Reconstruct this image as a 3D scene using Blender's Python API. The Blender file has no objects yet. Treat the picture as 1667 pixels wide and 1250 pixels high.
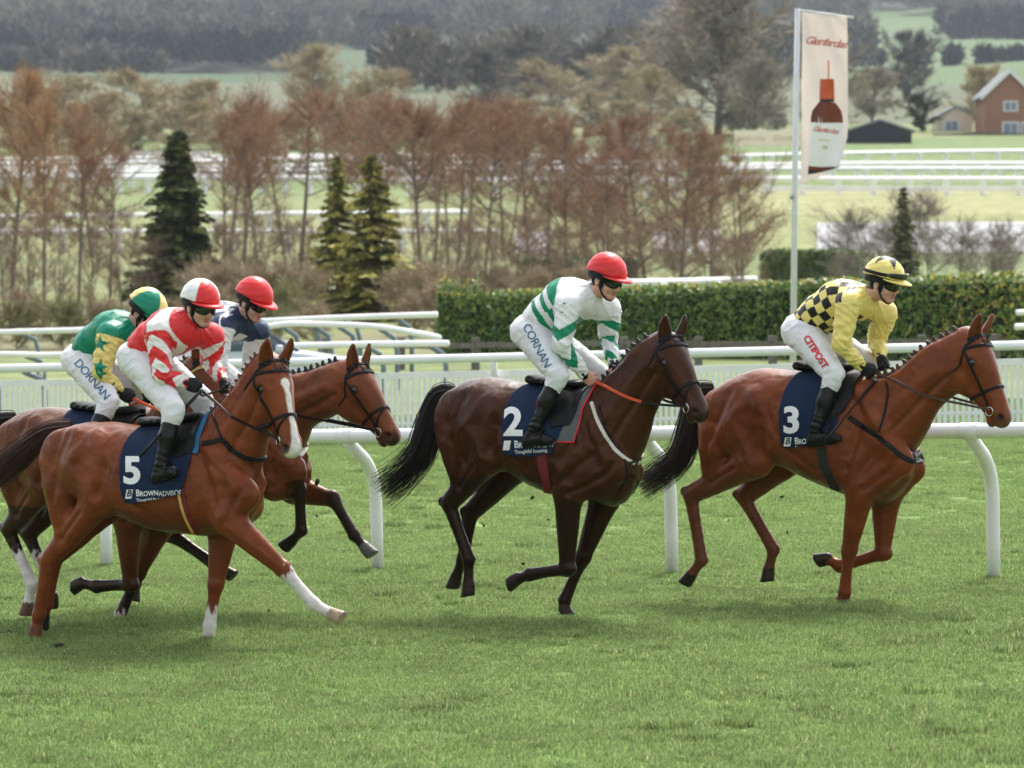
import bpy, bmesh, math, random
import numpy as np
from mathutils import Vector, Matrix
from mathutils.bvhtree import BVHTree

# ------------------------------------------------------------------ camera, sky, sun, exposure
SC = bpy.context.scene
ROOT = SC.collection
R = math.radians
IMW, IMH, FPX, HORIZON, CAMZ = 1667.0, 1250.0, 6110.0, 440.0, 2.44
PITCH = math.atan((IMH / 2 - HORIZON) / FPX)

cam_data = bpy.data.cameras.new('camera')
cam = bpy.data.objects.new('camera', cam_data)
ROOT.objects.link(cam)
cam.location = (0, 0, CAMZ)
cam.rotation_euler = (R(90) - PITCH, 0, 0)
cam_data.sensor_width = 36
cam_data.lens = FPX / IMW * 36
cam_data.clip_start = 0.1
cam_data.clip_end = 12000
cam_data.dof.use_dof = True
cam_data.dof.focus_distance = 26.2
cam_data.dof.aperture_fstop = 4.5
SC.camera = cam

SUN_EL, SUN_AZ = R(56), R(18)      # azimuth measured from +Y (straight ahead) towards +X
world = bpy.data.worlds.new('World')
SC.world = world
world.use_nodes = True
wn = world.node_tree
sky = wn.nodes.new('ShaderNodeTexSky')
sky.sky_type = 'NISHITA'
sky.sun_disc = False
sky.sun_elevation = SUN_EL
sky.sun_rotation = SUN_AZ
sky.air_density = 1.0
sky.dust_density = 3.5
sky.ozone_density = 1.0
hs = wn.nodes.new('ShaderNodeHueSaturation')      # thin bright cloud: the sky is nearly white
hs.inputs['Saturation'].default_value = .32
wn.links.new(sky.outputs[0], hs.inputs['Color'])
wn.links.new(hs.outputs[0], wn.nodes['Background'].inputs[0])
wn.nodes['Background'].inputs[1].default_value = 0.15

sun_data = bpy.data.lights.new('sun', 'SUN')
sun_data.energy = 1.5
sun_data.angle = R(15)
sun_data.color = (1.0, 0.965, 0.91)
sun = bpy.data.objects.new('sun', sun_data)
ROOT.objects.link(sun)
sdir = Vector((math.sin(SUN_AZ) * math.cos(SUN_EL), math.cos(SUN_AZ) * math.cos(SUN_EL), math.sin(SUN_EL)))
sun.rotation_euler = sdir.to_track_quat('Z', 'Y').to_euler()

SC.view_settings.view_transform = 'Standard'
SC.view_settings.look = 'None'
SC.view_settings.gamma = 1
SC.view_settings.exposure = 1.27
try:
    SC.cycles.use_denoising = True
    SC.cycles.denoiser = 'OPENIMAGEDENOISE'
    SC.cycles.max_bounces = 6
    SC.cycles.transparent_max_bounces = 8
    SC.cycles.volume_bounces = 0
except Exception:
    pass

# ------------------------------------------------------------------ photo pixel -> world helpers
_cp, _sp = math.cos(PITCH), math.sin(PITCH)
def ray(px, py):
    """direction (with unit forward depth) of the sight line through photo pixel px, py"""
    u = (px - IMW / 2) / FPX
    v = (IMH / 2 - py) / FPX
    return Vector((u, _cp + v * _sp, -_sp + v * _cp))
def at(px, py, D):
    d = ray(px, py)
    return Vector((0, 0, CAMZ)) + d * (D / d.y)
_PY = [-200, 26.5, 52, 80, 120, 175, 210, 240, 260, 300, 350, 430, 600, 900, 1300, 1600, 2100, 2800, 3600]
_PZ = [-1.5, 0.0, .17, .54, .9, 1.6, 3.5, 5.6, 7.1, 9.4, 12.5, 17.8, 27.5, 46, 74, 102, 158, 228, 300]
_SY = [-200, 30, 52, 80, 200, 4000]
_SX = [.036, .036, .03, .012, 0.004, 0.0]
def gz(x, y):
    x = np.asarray(x, float); y = np.asarray(y, float)
    return np.interp(y, _PY, _PZ) + np.interp(y, _SY, _SX) * (np.clip(x, -40, 40) - .37)
def gp(px, D):
    """ground point below photo column px at distance D"""
    x = (px - IMW / 2) / FPX * D
    return Vector((x, D, float(gz(x, D))))
# ------------------------------------------------------------------ helpers: objects and tags
def tag(o, label=None, cat=None, group=None, kind=None):
    if label: o['label'] = label
    if cat: o['category'] = cat
    if group: o['group'] = group
    if kind: o['kind'] = kind
    return o
def link(name, data, parent=None):
    o = bpy.data.objects.new(name, data)
    ROOT.objects.link(o)
    if parent is not None: o.parent = parent
    return o
def empty(name, loc, rz=0.0):
    o = bpy.data.objects.new(name, None)
    o.empty_display_size = 0.2
    ROOT.objects.link(o)
    o.location = loc
    o.rotation_euler = (0, 0, rz)
    return o
def copy_tree(o, parent=None):
    c = o.copy()
    ROOT.objects.link(c)
    c.parent = parent
    for ch in list(o.children): copy_tree(ch, c)
    return c
def np_mesh(name, V, F, col=None, smooth=False, mat=None, attr='Col'):
    """V (n,3); F (m,k) int array, all faces the same size; col (n,3) per vertex"""
    V = np.asarray(V, np.float32); F = np.asarray(F, np.int32)
    me = bpy.data.meshes.new(name)
    n, m, k = len(V), len(F), F.shape[1]
    me.vertices.add(n); me.vertices.foreach_set('co', V.ravel())
    me.loops.add(m * k); me.loops.foreach_set('vertex_index', F.ravel())
    me.polygons.add(m)
    me.polygons.foreach_set('loop_start', np.arange(0, m * k, k, dtype=np.int32))
    try: me.polygons.foreach_set('loop_total', np.full(m, k, np.int32))
    except Exception: pass
    me.polygons.foreach_set('use_smooth', np.full(m, bool(smooth)))
    if col is not None:
        a = me.color_attributes.new(attr, 'FLOAT_COLOR', 'POINT')
        c4 = np.ones((n, 4), np.float32); c4[:, :3] = col
        a.data.foreach_set('color', c4.ravel())
    me.update(calc_edges=True)
    if mat: me.materials.append(mat)
    return me
class MB:
    """collects boxes, tubes, prisms into one mesh"""
    def __init__(s): s.v = []; s.f = []
    def add(s, v, f):
        o = len(s.v); s.v += [tuple(p) for p in v]; s.f += [tuple(i + o for i in q) for q in f]
    def box(s, c, size, rot=None):
        hx, hy, hz = [q / 2 for q in size]
        v = [Vector((x, y, z)) for x in (-hx, hx) for y in (-hy, hy) for z in (-hz, hz)]
        if rot is not None: v = [rot @ p for p in v]
        c = Vector(c)
        s.add([p + c for p in v], [(0, 1, 3, 2), (4, 6, 7, 5), (0, 4, 5, 1), (2, 3, 7, 6), (0, 2, 6, 4), (1, 5, 7, 3)])
    def tube(s, pts, rad, n=10, caps=True):
        pts = [Vector(p) for p in pts]
        if not hasattr(rad, '__len__'): rad = [rad] * len(pts)
        rings = []; ref = None
        for i, p in enumerate(pts):
            t = (pts[min(i + 1, len(pts) - 1)] - pts[max(i - 1, 0)])
            t.normalize()
            if ref is None:
                ref = t.orthogonal().normalized()
            else:
                ref = (ref - t * ref.dot(t))
                ref = ref.normalized() if ref.length > 1e-6 else t.orthogonal().normalized()
            b = t.cross(ref)
            rings.append([p + (ref * math.cos(2 * math.pi * k / n) + b * math.sin(2 * math.pi * k / n)) * rad[i] for k in range(n)])
        v = [q for r_ in rings for q in r_]
        f = [(i * n + k, i * n + (k + 1) % n, (i + 1) * n + (k + 1) % n, (i + 1) * n + k) for i in range(len(pts) - 1) for k in range(n)]
        if caps:
            f.append(tuple(range(n - 1, -1, -1))); f.append(tuple((len(pts) - 1) * n + k for k in range(n)))
        s.add(v, f)
    def prism(s, poly, y0, y1, M=None):
        """poly of (x,z) extruded along y"""
        n = len(poly)
        v = [Vector((x, y0, z)) for x, z in poly] + [Vector((x, y1, z)) for x, z in poly]
        if M is not None: v = [M @ p for p in v]
        f = [tuple(range(n)), tuple(range(2 * n - 1, n - 1, -1))] + [(i, i + n, (i + 1) % n + n, (i + 1) % n) for i in range(n)]
        s.add(v, f)
    def mesh(s, name, mat=None, smooth=False):
        me = bpy.data.meshes.new(name)
        me.from_pydata(s.v, [], s.f)
        bm = bmesh.new(); bm.from_mesh(me)
        bmesh.ops.recalc_face_normals(bm, faces=bm.faces)
        bm.to_mesh(me); bm.free()
        if smooth:
            me.polygons.foreach_set('use_smooth', [True] * len(me.polygons))
        if mat: me.materials.append(mat)
        return me
    def build(s, name, mat=None, parent=None, smooth=False):
        return link(name, s.mesh(name, mat, smooth), parent)
def bevel(o, w=.01, seg=2):
    m = o.modifiers.new('bevel', 'BEVEL'); m.width = w; m.segments = seg; m.limit_method = 'ANGLE'
    return o

# ------------------------------------------------------------------ helpers: materials
def _principled(name):
    m = bpy.data.materials.new(name); m.use_nodes = True
    nt = m.node_tree
    return m, nt, nt.nodes['Principled BSDF']
def set_in(b, **kw):
    for k, v in kw.items():
        k = k.replace('_', ' ')
        if k in b.inputs: b.inputs[k].default_value = v
def mat_plain(name, col, rough=.6, var=.12, scale=8.0, bump=0.0, bscale=40.0, spec=.4, metal=0.0, coat=0.0, two=None):
    """procedural material: base colour broken up by noise, optional bump"""
    m, nt, b = _principled(name)
    tc = nt.nodes.new('ShaderNodeTexCoord')
    nz = nt.nodes.new('ShaderNodeTexNoise'); nz.inputs['Scale'].default_value = scale; nz.inputs['Detail'].default_value = 4
    nt.links.new(tc.outputs['Object'], nz.inputs['Vector'])
    cr = nt.nodes.new('ShaderNodeValToRGB')
    c0 = [c * (1 - var) for c in col]; c1 = list(two) if two else [min(1, c * (1 + var)) for c in col]
    cr.color_ramp.elements[0].position = .3; cr.color_ramp.elements[1].position = .7
    cr.color_ramp.elements[0].color = (*c0, 1); cr.color_ramp.elements[1].color = (*c1, 1)
    nt.links.new(nz.outputs['Fac'], cr.inputs['Fac'])
    nt.links.new(cr.outputs['Color'], b.inputs['Base Color'])
    set_in(b, Roughness=rough, Metallic=metal, Coat_Weight=coat)
    set_in(b, Specular_IOR_Level=spec)
    if bump:
        n2 = nt.nodes.new('ShaderNodeTexNoise'); n2.inputs['Scale'].default_value = bscale; n2.inputs['Detail'].default_value = 5
        nt.links.new(tc.outputs['Object'], n2.inputs['Vector'])
        bp = nt.nodes.new('ShaderNodeBump'); bp.inputs['Strength'].default_value = bump; bp.inputs['Distance'].default_value = .01
        nt.links.new(n2.outputs['Fac'], bp.inputs['Height']); nt.links.new(bp.outputs['Normal'], b.inputs['Normal'])
    return m
def mat_attr(name, rough=.6, var=.15, scale=12.0, bump=0.0, bscale=60.0, bdist=.01, spec=.3, transl=0.0, sheen=0.0, stretch=None, coords='Object', hsv=0.0):
    """colour comes from the mesh's own colour attribute, broken up by noise"""
    m, nt, b = _principled(name)
    at_ = nt.nodes.new('ShaderNodeAttribute'); at_.attribute_name = 'Col'
    tc = nt.nodes.new('ShaderNodeTexCoord')
    nz = nt.nodes.new('ShaderNodeTexNoise'); nz.inputs['Scale'].default_value = scale; nz.inputs['Detail'].default_value = 5
    src = tc.outputs[coords]
    if stretch:
        mp = nt.nodes.new('ShaderNodeMapping'); mp.inputs['Scale'].default_value = stretch
        nt.links.new(src, mp.inputs['Vector']); src = mp.outputs['Vector']
    nt.links.new(src, nz.inputs['Vector'])
    mr = nt.nodes.new('ShaderNodeMapRange'); mr.inputs['From Min'].default_value = .3; mr.inputs['From Max'].default_value = .7
    mr.inputs['To Min'].default_value = 1 - var; mr.inputs['To Max'].default_value = 1 + var
    nt.links.new(nz.outputs['Fac'], mr.inputs['Value'])
    mx = nt.nodes.new('ShaderNodeVectorMath'); mx.operation = 'SCALE'
    nt.links.new(at_.outputs['Color'], mx.inputs[0]); nt.links.new(mr.outputs['Result'], mx.inputs['Scale'])
    nt.links.new(mx.outputs['Vector'], b.inputs['Base Color'])
    set_in(b, Roughness=rough, Sheen_Weight=sheen)
    set_in(b, Specular_IOR_Level=spec)
    if bump:
        n2 = nt.nodes.new('ShaderNodeTexNoise'); n2.inputs['Scale'].default_value = bscale; n2.inputs['Detail'].default_value = 6
        nt.links.new(src, n2.inputs['Vector'])
        bp = nt.nodes.new('ShaderNodeBump'); bp.inputs['Strength'].default_value = bump; bp.inputs['Distance'].default_value = bdist
        nt.links.new(n2.outputs['Fac'], bp.inputs['Height']); nt.links.new(bp.outputs['Normal'], b.inputs['Normal'])
    if transl:
        tr = nt.nodes.new('ShaderNodeBsdfTranslucent'); ms = nt.nodes.new('ShaderNodeMixShader'); ms.inputs[0].default_value = transl
        nt.links.new(mx.outputs['Vector'], tr.inputs['Color'])
        nt.links.new(b.outputs[0], ms.inputs[1]); nt.links.new(tr.outputs[0], ms.inputs[2])
        nt.links.new(ms.outputs[0], nt.nodes['Material Output'].inputs['Surface'])
    return m
WHITE_PVC = mat_plain('white_plastic', (.84, .845, .85), .32, .05, 3.0, .05, 30, .5)
WHITE_PAINT = mat_plain('white_paint', (.86, .86, .85), .5, .08, 4.0)
GREY_STEEL = mat_plain('grey_blue_steel', (.16, .21, .26), .45, .12, 5.0)
ALU = mat_plain('aluminium', (.66, .67, .68), .4, .06, 6.0)
TIMBER = mat_plain('weathered_timber', (.15, .135, .115), .85, .3, 14.0, .4, 30)
def text_mesh(name, body, size=1.0, bold=0.0, shear=0.0, space=1.0):
    cu = bpy.data.curves.new(name, 'FONT')
    cu.body = body; cu.size = size; cu.align_x = 'CENTER'; cu.align_y = 'CENTER'; cu.offset = bold; cu.shear = shear; cu.space_character = space
    cu.resolution_u = 4
    o = bpy.data.objects.new(name, cu); ROOT.objects.link(o)
    dg = bpy.context.evaluated_depsgraph_get()
    me = bpy.data.meshes.new_from_object(o.evaluated_get(dg))
    bpy.data.objects.remove(o); bpy.data.curves.remove(cu)
    return me
def text_polys(body, size, bold=0.0, shear=0.0, space=1.0, maxlen=None):
    """tessellated 2-D text: (list of (x,y)), (list of faces)"""
    me = text_mesh('lettering', body, size, bold, shear, space)
    bm = bmesh.new(); bm.from_mesh(me); bpy.data.meshes.remove(me)
    bmesh.ops.triangulate(bm, faces=bm.faces)
    bmesh.ops.remove_doubles(bm, verts=bm.verts, dist=size * 1e-4)
    if maxlen:
        for _ in range(4):
            es = [e for e in bm.edges if e.calc_length() > maxlen]
            if not es: break
            bmesh.ops.subdivide_edges(bm, edges=es, cuts=1)
            bmesh.ops.triangulate(bm, faces=bm.faces)
    bm.verts.ensure_lookup_table()
    bm.verts.index_update()
    v = [(q.co.x, q.co.y) for q in bm.verts]; f = [tuple(q.index for q in p.verts) for p in bm.faces]
    bm.free()
    return v, f
# ------------------------------------------------------------------ ground
rng = np.random.default_rng(7)
def vnoise(x, y, seed=0):
    """cheap smooth 2-D value noise in [0,1]"""
    x = np.asarray(x, float); y = np.asarray(y, float)
    xi = np.floor(x).astype(np.int64); yi = np.floor(y).astype(np.int64)
    fx = x - xi; fy = y - yi
    fx = fx * fx * (3 - 2 * fx); fy = fy * fy * (3 - 2 * fy)
    def hsh(a, b):
        n = (a * 374761393 + b * 668265263 + seed * 1442695041) & 0xffffffff
        n = ((n ^ (n >> 13)) * 1274126177) & 0xffffffff
        return ((n ^ (n >> 16)) & 0xffff) / 65535.0
    return (hsh(xi, yi) * (1 - fx) + hsh(xi + 1, yi) * fx) * (1 - fy) + (hsh(xi, yi + 1) * (1 - fx) + hsh(xi + 1, yi + 1) * fx) * fy

GRASS = np.array([.145, .215, .064])
def build_ground():
    ys = np.concatenate([np.linspace(-60, 12, 10), np.linspace(14, 60, 70), np.linspace(62, 300, 160), np.linspace(305, 900, 120), np.linspace(910, 3600, 140)])
    nx = 90
    t = np.linspace(-1, 1, nx)
    Y = np.repeat(ys[:, None], nx, 1)
    X = t[None, :] * (25 + .30 * np.abs(ys))[:, None]
    Z = gz(X, Y)
    Z = Z + np.where(Y > 400, (vnoise(X / 90, Y / 90, 3) - .5) * np.clip((Y - 400) / 60, 0, 9), 0)
    px = X / np.maximum(Y, 1) * FPX + IMW / 2
    col = np.empty(X.shape + (3,))
    col[:] = GRASS
    def put(mask, c): col[mask] = c
    n1 = vnoise(X / 6, Y / 14, 5)
    far = Y > 53
    put(far, (.15, .185, .07))
    put(far & (n1 > .55), (.175, .195, .08))
    scrub = (Y > 85) & (Y < 172) & (px < 1010)
    put(scrub, (.16, .155, .08))
    put(scrub & (n1 > .5), (.17, .19, .07))
    put((Y > 205) & (Y < 246), (.20, .215, .085))
    put((Y >= 246) & (Y < 285) & (px > 1180), (.25, .255, .115))
    put((Y >= 285) & (Y < 420), (.13, .18, .065))
    hill = Y > 520
    put(hill, (.10, .10, .075))
    fld = hill & (Y < 1560)
    put(fld, (.105, .115, .065))
    put((Y > 1000) & (Y < 1270) & (px < 480), (.05, .085, .038)); put((Y > 1230) & (px < 600), (.075, .075, .06))
    put((Y > 900) & (Y < 1480) & (px >= 480) & (px < 770), (.068, .098, .046))
    put((Y > 820) & (Y < 1880) & (px > 1330), (.09, .135, .055))
    put((Y > 1650) & ((px < 1330) | (Y > 1880)), (.075, .075, .06))
    V = np.stack([X, Y, Z], -1).reshape(-1, 3)
    i = np.arange(len(ys) - 1)[:, None] * nx + np.arange(nx - 1)[None, :]
    F = np.stack([i, i + 1, i + nx + 1, i + nx], -1).reshape(-1, 4)
    m = mat_attr('grass_ground', .9, .28, .9, .5, 9.0, .04, .15)
    o = link('ground', np_mesh('ground', V, F, col.reshape(-1, 3), True, m))
    tag(o, kind='structure', label='green turf rising from the racetrack to the wooded hill', cat='ground')
build_ground()

# pale hard standing among the bare bushes
def sheet(name, px0, px1, D0, D1, mat, lift=.03, label=None):
    n = 12
    V = []; F = []
    for j in range(n + 1):
        D = D0 + (D1 - D0) * j / n
        for i in range(n + 1):
            p = gp(px0 + (px1 - px0) * i / n, D); V.append((p.x, p.y, p.z + lift))
    for j in range(n):
        for i in range(n):
            a = j * (n + 1) + i; F.append((a, a + 1, a + n + 2, a + n + 1))
    o = link(name, np_mesh(name, V, F, None, True, mat))
    tag(o, label, 'path', kind='structure')
PALE_ROAD = mat_plain('pale_tarmac', (.29, .29, .29), .8, .25, .35)
sheet('car_park', 1330, 1760, 206, 236, PALE_ROAD, .05, 'pale grey hard standing seen through the bare bushes')
sheet('path', 1062, 1172, 208, 230, PALE_ROAD, .05, 'pale tarmac patch behind the rusty bare trees, right part')
sheet('path', 838, 900, 206, 228, PALE_ROAD, .05, 'pale tarmac patch behind the rusty bare trees, left part')

# ------------------------------------------------------------------ turf of the racetrack: one object, tufts scattered by geometry nodes
def tuft_mesh(name, size, nb, hmin, hmax, seed):
    r = np.random.default_rng(seed)
    x = (r.random(nb) - .5) * size; y = (r.random(nb) - .5) * size
    cl = vnoise(x * 9 + 50, y * 9 + 50, seed)
    h = (hmin + (hmax - hmin) * r.random(nb)) * (.65 + .7 * cl)
    a = r.random(nb) * 2 * math.pi; w = .0017 + .0014 * r.random(nb)
    lean = .15 + .75 * r.random(nb) ** 1.5; la = r.random(nb) * 2 * math.pi
    dx, dy = np.cos(a) * w, np.sin(a) * w
    lx, ly = np.cos(la) * lean * h, np.sin(la) * lean * h
    z0 = np.zeros(nb) - .006
    P = np.stack([np.stack([x - dx, y - dy, z0], 1), np.stack([x + dx, y + dy, z0], 1),
                  np.stack([x + lx * .35 + dx * .8, y + ly * .35 + dy * .8, h * .6], 1),
                  np.stack([x + lx * .35 - dx * .8, y + ly * .35 - dy * .8, h * .6], 1),
                  np.stack([x + lx, y + ly, h * (1 - .25 * lean)], 1)], 1)
    V = P.reshape(-1, 3)
    b = np.arange(nb)[:, None] * 5
    F = np.concatenate([b + [0, 1, 2], b + [0, 2, 3], b + [3, 2, 4]], 0)
    hue = r.random(nb)[:, None]; yel = (r.random(nb) < .045)[:, None]
    c = np.array([.168, .26, .074]) * (1 - hue) + np.array([.275, .36, .138]) * hue
    c = np.where(yel, np.array([.52, .48, .27]), c) * (.5 + .95 * r.random(nb))[:, None]
    col = np.repeat(c, 5, 0)
    return np_mesh(name, V, F, col, False, TURF)
TURF = mat_attr('turf_blades', .55, .22, .8, 0, spec=.25, transl=.55, coords='Generated')
def _turf_mat():
    """patches of darker and lighter grass follow world position"""
    nt = TURF.node_tree
    geo = nt.nodes.new('ShaderNodeNewGeometry')
    mp = nt.nodes.new('ShaderNodeMapping'); mp.inputs['Scale'].default_value = (1.0, .55, 1.0)
    nt.links.new(geo.outputs['Position'], mp.inputs['Vector'])
    nz = [n for n in nt.nodes if n.type == 'TEX_NOISE'][0]
    nz.inputs['Scale'].default_value = 1.5; nz.inputs['Detail'].default_value = 6; nz.inputs['Roughness'].default_value = .62
    nt.links.new(mp.outputs['Vector'], nz.inputs['Vector'])
    mr = [n for n in nt.nodes if n.type == 'MAP_RANGE'][0]
    mr.inputs['From Min'].default_value = .33; mr.inputs['From Max'].default_value = .66
    mr.inputs['To Min'].default_value = .87; mr.inputs['To Max'].default_value = 1.10
_turf_mat()
def build_turf():
    protos = bpy.data.collections.new('turf_tufts')
    S = .5
    for i in range(6):
        o = bpy.data.objects.new('turf_tuft', tuft_mesh('turf_tuft', S * 1.25, 2400, .015, .037, 30 + i)); protos.objects.link(o)
    for i in range(2):
        o = bpy.data.objects.new('turf_tuft', tuft_mesh('turf_tuft', S * .45, 420, .04, .075, 60 + i)); protos.objects.link(o)
    r = np.random.default_rng(3)
    pts = []; sc = []; rot = []; idx = []
    y = 16.6
    while y < 58:
        w = 3.2 + .158 * y
        step = .42 if y < 34 else .55
        xs = np.arange(-w, w, step)
        n = len(xs)
        px_ = xs + (r.random(n) - .5) * .25; py_ = y + (r.random(n) - .5) * .25
        pts.append(np.stack([px_, py_, gz(px_, py_) - .004], 1))
        g = .8 + .5 * vnoise(px_ * .8 + 9, py_ * .5, 11)
        sc.append(g); rot.append(r.random(n) * 6.283); idx.append(r.integers(0, 6, n))
        # longer, coarser clumps here and there
        m = vnoise(px_ * 1.3, py_ * .8, 21) + .25 * r.random(n) > .85
        k = int(m.sum())
        if k:
            qx = px_[m] + (r.random(k) - .5) * .3; qy = py_[m] + (r.random(k) - .5) * .3
            pts.append(np.stack([qx, qy, gz(qx, qy) - .004], 1)); sc.append(.7 + .5 * r.random(k)); rot.append(r.random(k) * 6.283); idx.append(6 + r.integers(0, 2, k))
        y += step
    P = np.concatenate(pts); sc = np.concatenate(sc); rot = np.concatenate(rot); idx = np.concatenate(idx)
    me = bpy.data.meshes.new('turf')
    me.vertices.add(len(P)); me.vertices.foreach_set('co', P.astype(np.float32).ravel())
    for nm, tp, arr in (('sc', 'FLOAT', sc), ('rot', 'FLOAT', rot), ('idx', 'INT', idx)):
        a = me.attributes.new(nm, tp, 'POINT'); a.data.foreach_set('value', arr.astype(np.int32 if tp == 'INT' else np.float32))
    me.materials.append(TURF)
    o = link('turf', me)
    tag(o, 'short green grass blades of the racetrack turf', 'grass', kind='stuff')
    ng = bpy.data.node_groups.new('turf_scatter', 'GeometryNodeTree')
    ng.interface.new_socket('Geometry', in_out='INPUT', socket_type='NodeSocketGeometry')
    ng.interface.new_socket('Geometry', in_out='OUTPUT', socket_type='NodeSocketGeometry')
    N = ng.nodes.new; L = ng.links.new
    gi = N('NodeGroupInput'); go = N('NodeGroupOutput')
    mp = N('GeometryNodeMeshToPoints'); L(gi.outputs[0], mp.inputs['Mesh'])
    ci = N('GeometryNodeCollectionInfo'); ci.inputs['Collection'].default_value = protos
    ci.inputs['Separate Children'].default_value = True; ci.inputs['Reset Children'].default_value = True
    ip = N('GeometryNodeInstanceOnPoints'); L(mp.outputs['Points'], ip.inputs['Points']); L(ci.outputs['Instances'], ip.inputs['Instance'])
    ip.inputs['Pick Instance'].default_value = True
    def attr(nm, tp):
        a = N('GeometryNodeInputNamedAttribute'); a.data_type = tp; a.inputs['Name'].default_value = nm
        return [q for q in a.outputs if q.name == 'Attribute' and q.enabled][0]
    L(attr('idx', 'INT'), ip.inputs['Instance Index'])
    cx = N('ShaderNodeCombineXYZ'); L(attr('rot', 'FLOAT'), cx.inputs['Z']); L(cx.outputs[0], ip.inputs['Rotation'])
    c2 = N('ShaderNodeCombineXYZ'); c2.inputs[0].default_value = 1; c2.inputs[1].default_value = 1
    L(attr('sc', 'FLOAT'), c2.inputs['Z']); L(c2.outputs[0], ip.inputs['Scale'])
    L(ip.outputs[0], go.inputs[0])
    md = o.modifiers.new('turf_scatter', 'NODES'); md.node_group = ng
build_turf()

# ------------------------------------------------------------------ near running rail
def near_rail():
    base = Vector((1.262, 29.5, 0)); d = Vector((1, -.55, 0)).normalized(); n = Vector((-d.y, d.x, 0)) * -1
    if n.y > 0: n = -n                       # towards the track
    def gpt(s, off=0.0):
        p = base + d * s + n * off; p.z = float(gz(p.x, p.y)); return p
    root = empty('running_rail', gpt(0))
    tag(root, 'near white plastic running rail on curved goose-neck posts behind the horses', 'running rail')
    inv = Matrix.Translation(-root.location)
    sp = 2.70
    H = 1.135
    mb = MB()
    pts = [inv @ (gpt(s, .50) + Vector((0, 0, H))) for s in np.arange(-13, 16.1, .5)]
    mb.tube(pts, .058, 16)
    mb.build('rail', WHITE_PVC, root, True)
    for k in range(-4, 6):
        b = gpt(k * sp); p = MB()
        top = gpt(k * sp, .50) + Vector((0, 0, H - .03))
        b2 = b + Vector((0, 0, -.05))
        el = b + n * .05 + Vector((0, 0, .74))
        ctr = []
        ctr += [b2, b + Vector((0, 0, .3)) + n * .015, b + n * .03 + Vector((0, 0, .56))]
        a0 = b + n * .04 + Vector((0, 0, .66)); a1 = b + n * .06 + Vector((0, 0, .80)); a2 = b + n * .22 + Vector((0, 0, .93))
        for t in np.linspace(0, 1, 8): ctr.append(a0 * (1 - t) ** 2 + a1 * 2 * t * (1 - t) + a2 * t * t)
        ctr.append(top)
        p.tube([inv @ q for q in ctr], [.052] * 3 + [.052] * 8 + [.046], 14)
        po = p.build('post', WHITE_PVC, root, True)
        j = MB(); a = gpt(k * sp - .07, .50) + Vector((0, 0, H)); c = gpt(k * sp + .07, .50) + Vector((0, 0, H)); j.tube([inv @ a, inv @ c], .0625, 16); j.build('joint', WHITE_PVC, po, True)
near_rail()

# ------------------------------------------------------------------ picket rail fence across the track
def picket_fence():
    A = Vector((-10.5, 53.4, 0)); B = Vector((10.5, 48.2, 0))
    d = (B - A).normalized(); Lf = (B - A).length
    n = Vector((d.y, -d.x, 0))
    if n.y > 0: n = -n
    def g(s, off=0): 
        p = A + d * s + n * off; p.z = float(gz(p.x, p.y)); return p
    root = empty('picket_fence', g(Lf / 2))
    tag(root, 'white plastic running rail with upright white pickets on the far side of the track', 'fence')
    inv = Matrix.Translation(-root.location)
    mb = MB(); mb.tube([inv @ (g(s, .22) + Vector((0, 0, 1.12))) for s in np.arange(0, Lf + .1, .7)], .062, 12); mb.build('top_rail', WHITE_PVC, root, True)
    s = .4; k = 0
    sp = 2.55
    while s < Lf - sp:
        p = MB()
        b = g(s)
        p.tube([inv @ q for q in (b + Vector((0, 0, -.05)), b + Vector((0, 0, .55)), b + n * .04 + Vector((0, 0, .72)), b + n * .12 + Vector((0, 0, .9)), b + n * .22 + Vector((0, 0, 1.1)))], .05, 10)
        p.build('post', WHITE_PVC, root, True)
        q = MB()
        c = (g(s + sp / 2) + Vector((0, 0, .90))); rz = Matrix.Rotation(math.atan2(d.y, d.x), 3, 'Z')
        slope = (g(s + sp).z - g(s).z) / sp
        rm = rz @ Matrix.Rotation(-math.atan(slope), 3, 'Y')
        q.box(inv @ c, (sp - .02, .05, .085), rm)
        q.box(inv @ (c - Vector((0, 0, .66))), (sp - .02, .02, .045), rm)
        nn = int(sp / .079)
        for i in range(nn):
            sc_ = s + (i + .5) * sp / nn
            c = g(sc_, .024) + Vector((0, 0, .45))
            q.box(inv @ c, (.046 + .003 * math.sin(i * 7.1), .016, .86), rz @ Matrix.Rotation(.008 * math.sin(i * 3.3 + k), 3, 'Y'))
        q.build('picket_panel', WHITE_PVC, root)
        s += sp; k += 1
picket_fence()

# ------------------------------------------------------------------ timber post-and-rail fence in front of the hedge
def timber_fence():
    D0, D1 = 76, 71
    root = empty('timber_fence', gp(1000, 73))
    tag(root, 'low weathered timber post and rail fence in front of the green hedge', 'fence')
    inv = Matrix.Translation(-root.location)
    def pt(px): return gp(px, D0 + (D1 - D0) * (px - 520) / 1200)
    x = 532; 
    while x < 1760:
        b = pt(x); m = MB(); m.box(inv @ (b + Vector((0, 0, .17))), (.16, .14, .95), Matrix.Rotation(.1 * math.sin(x), 3, 'Z')); bevel(m.build('post', TIMBER, root))
        b2 = pt(x + 121); c = (b + b2) / 2 + Vector((0, -.09, .50 + .02 * math.sin(x * 3)))
        dd = b2 - b; m = MB()
        rm = Matrix.Rotation(math.atan2(dd.y, dd.x), 3, 'Z') @ Matrix.Rotation(-math.atan2(dd.z, dd.xy.length), 3, 'Y')
        m.box(inv @ c, (dd.length * 1.0 - .01, .05, .11), rm); m.build('fence_rail', TIMBER, root)
        x += 121
timber_fence()

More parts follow.
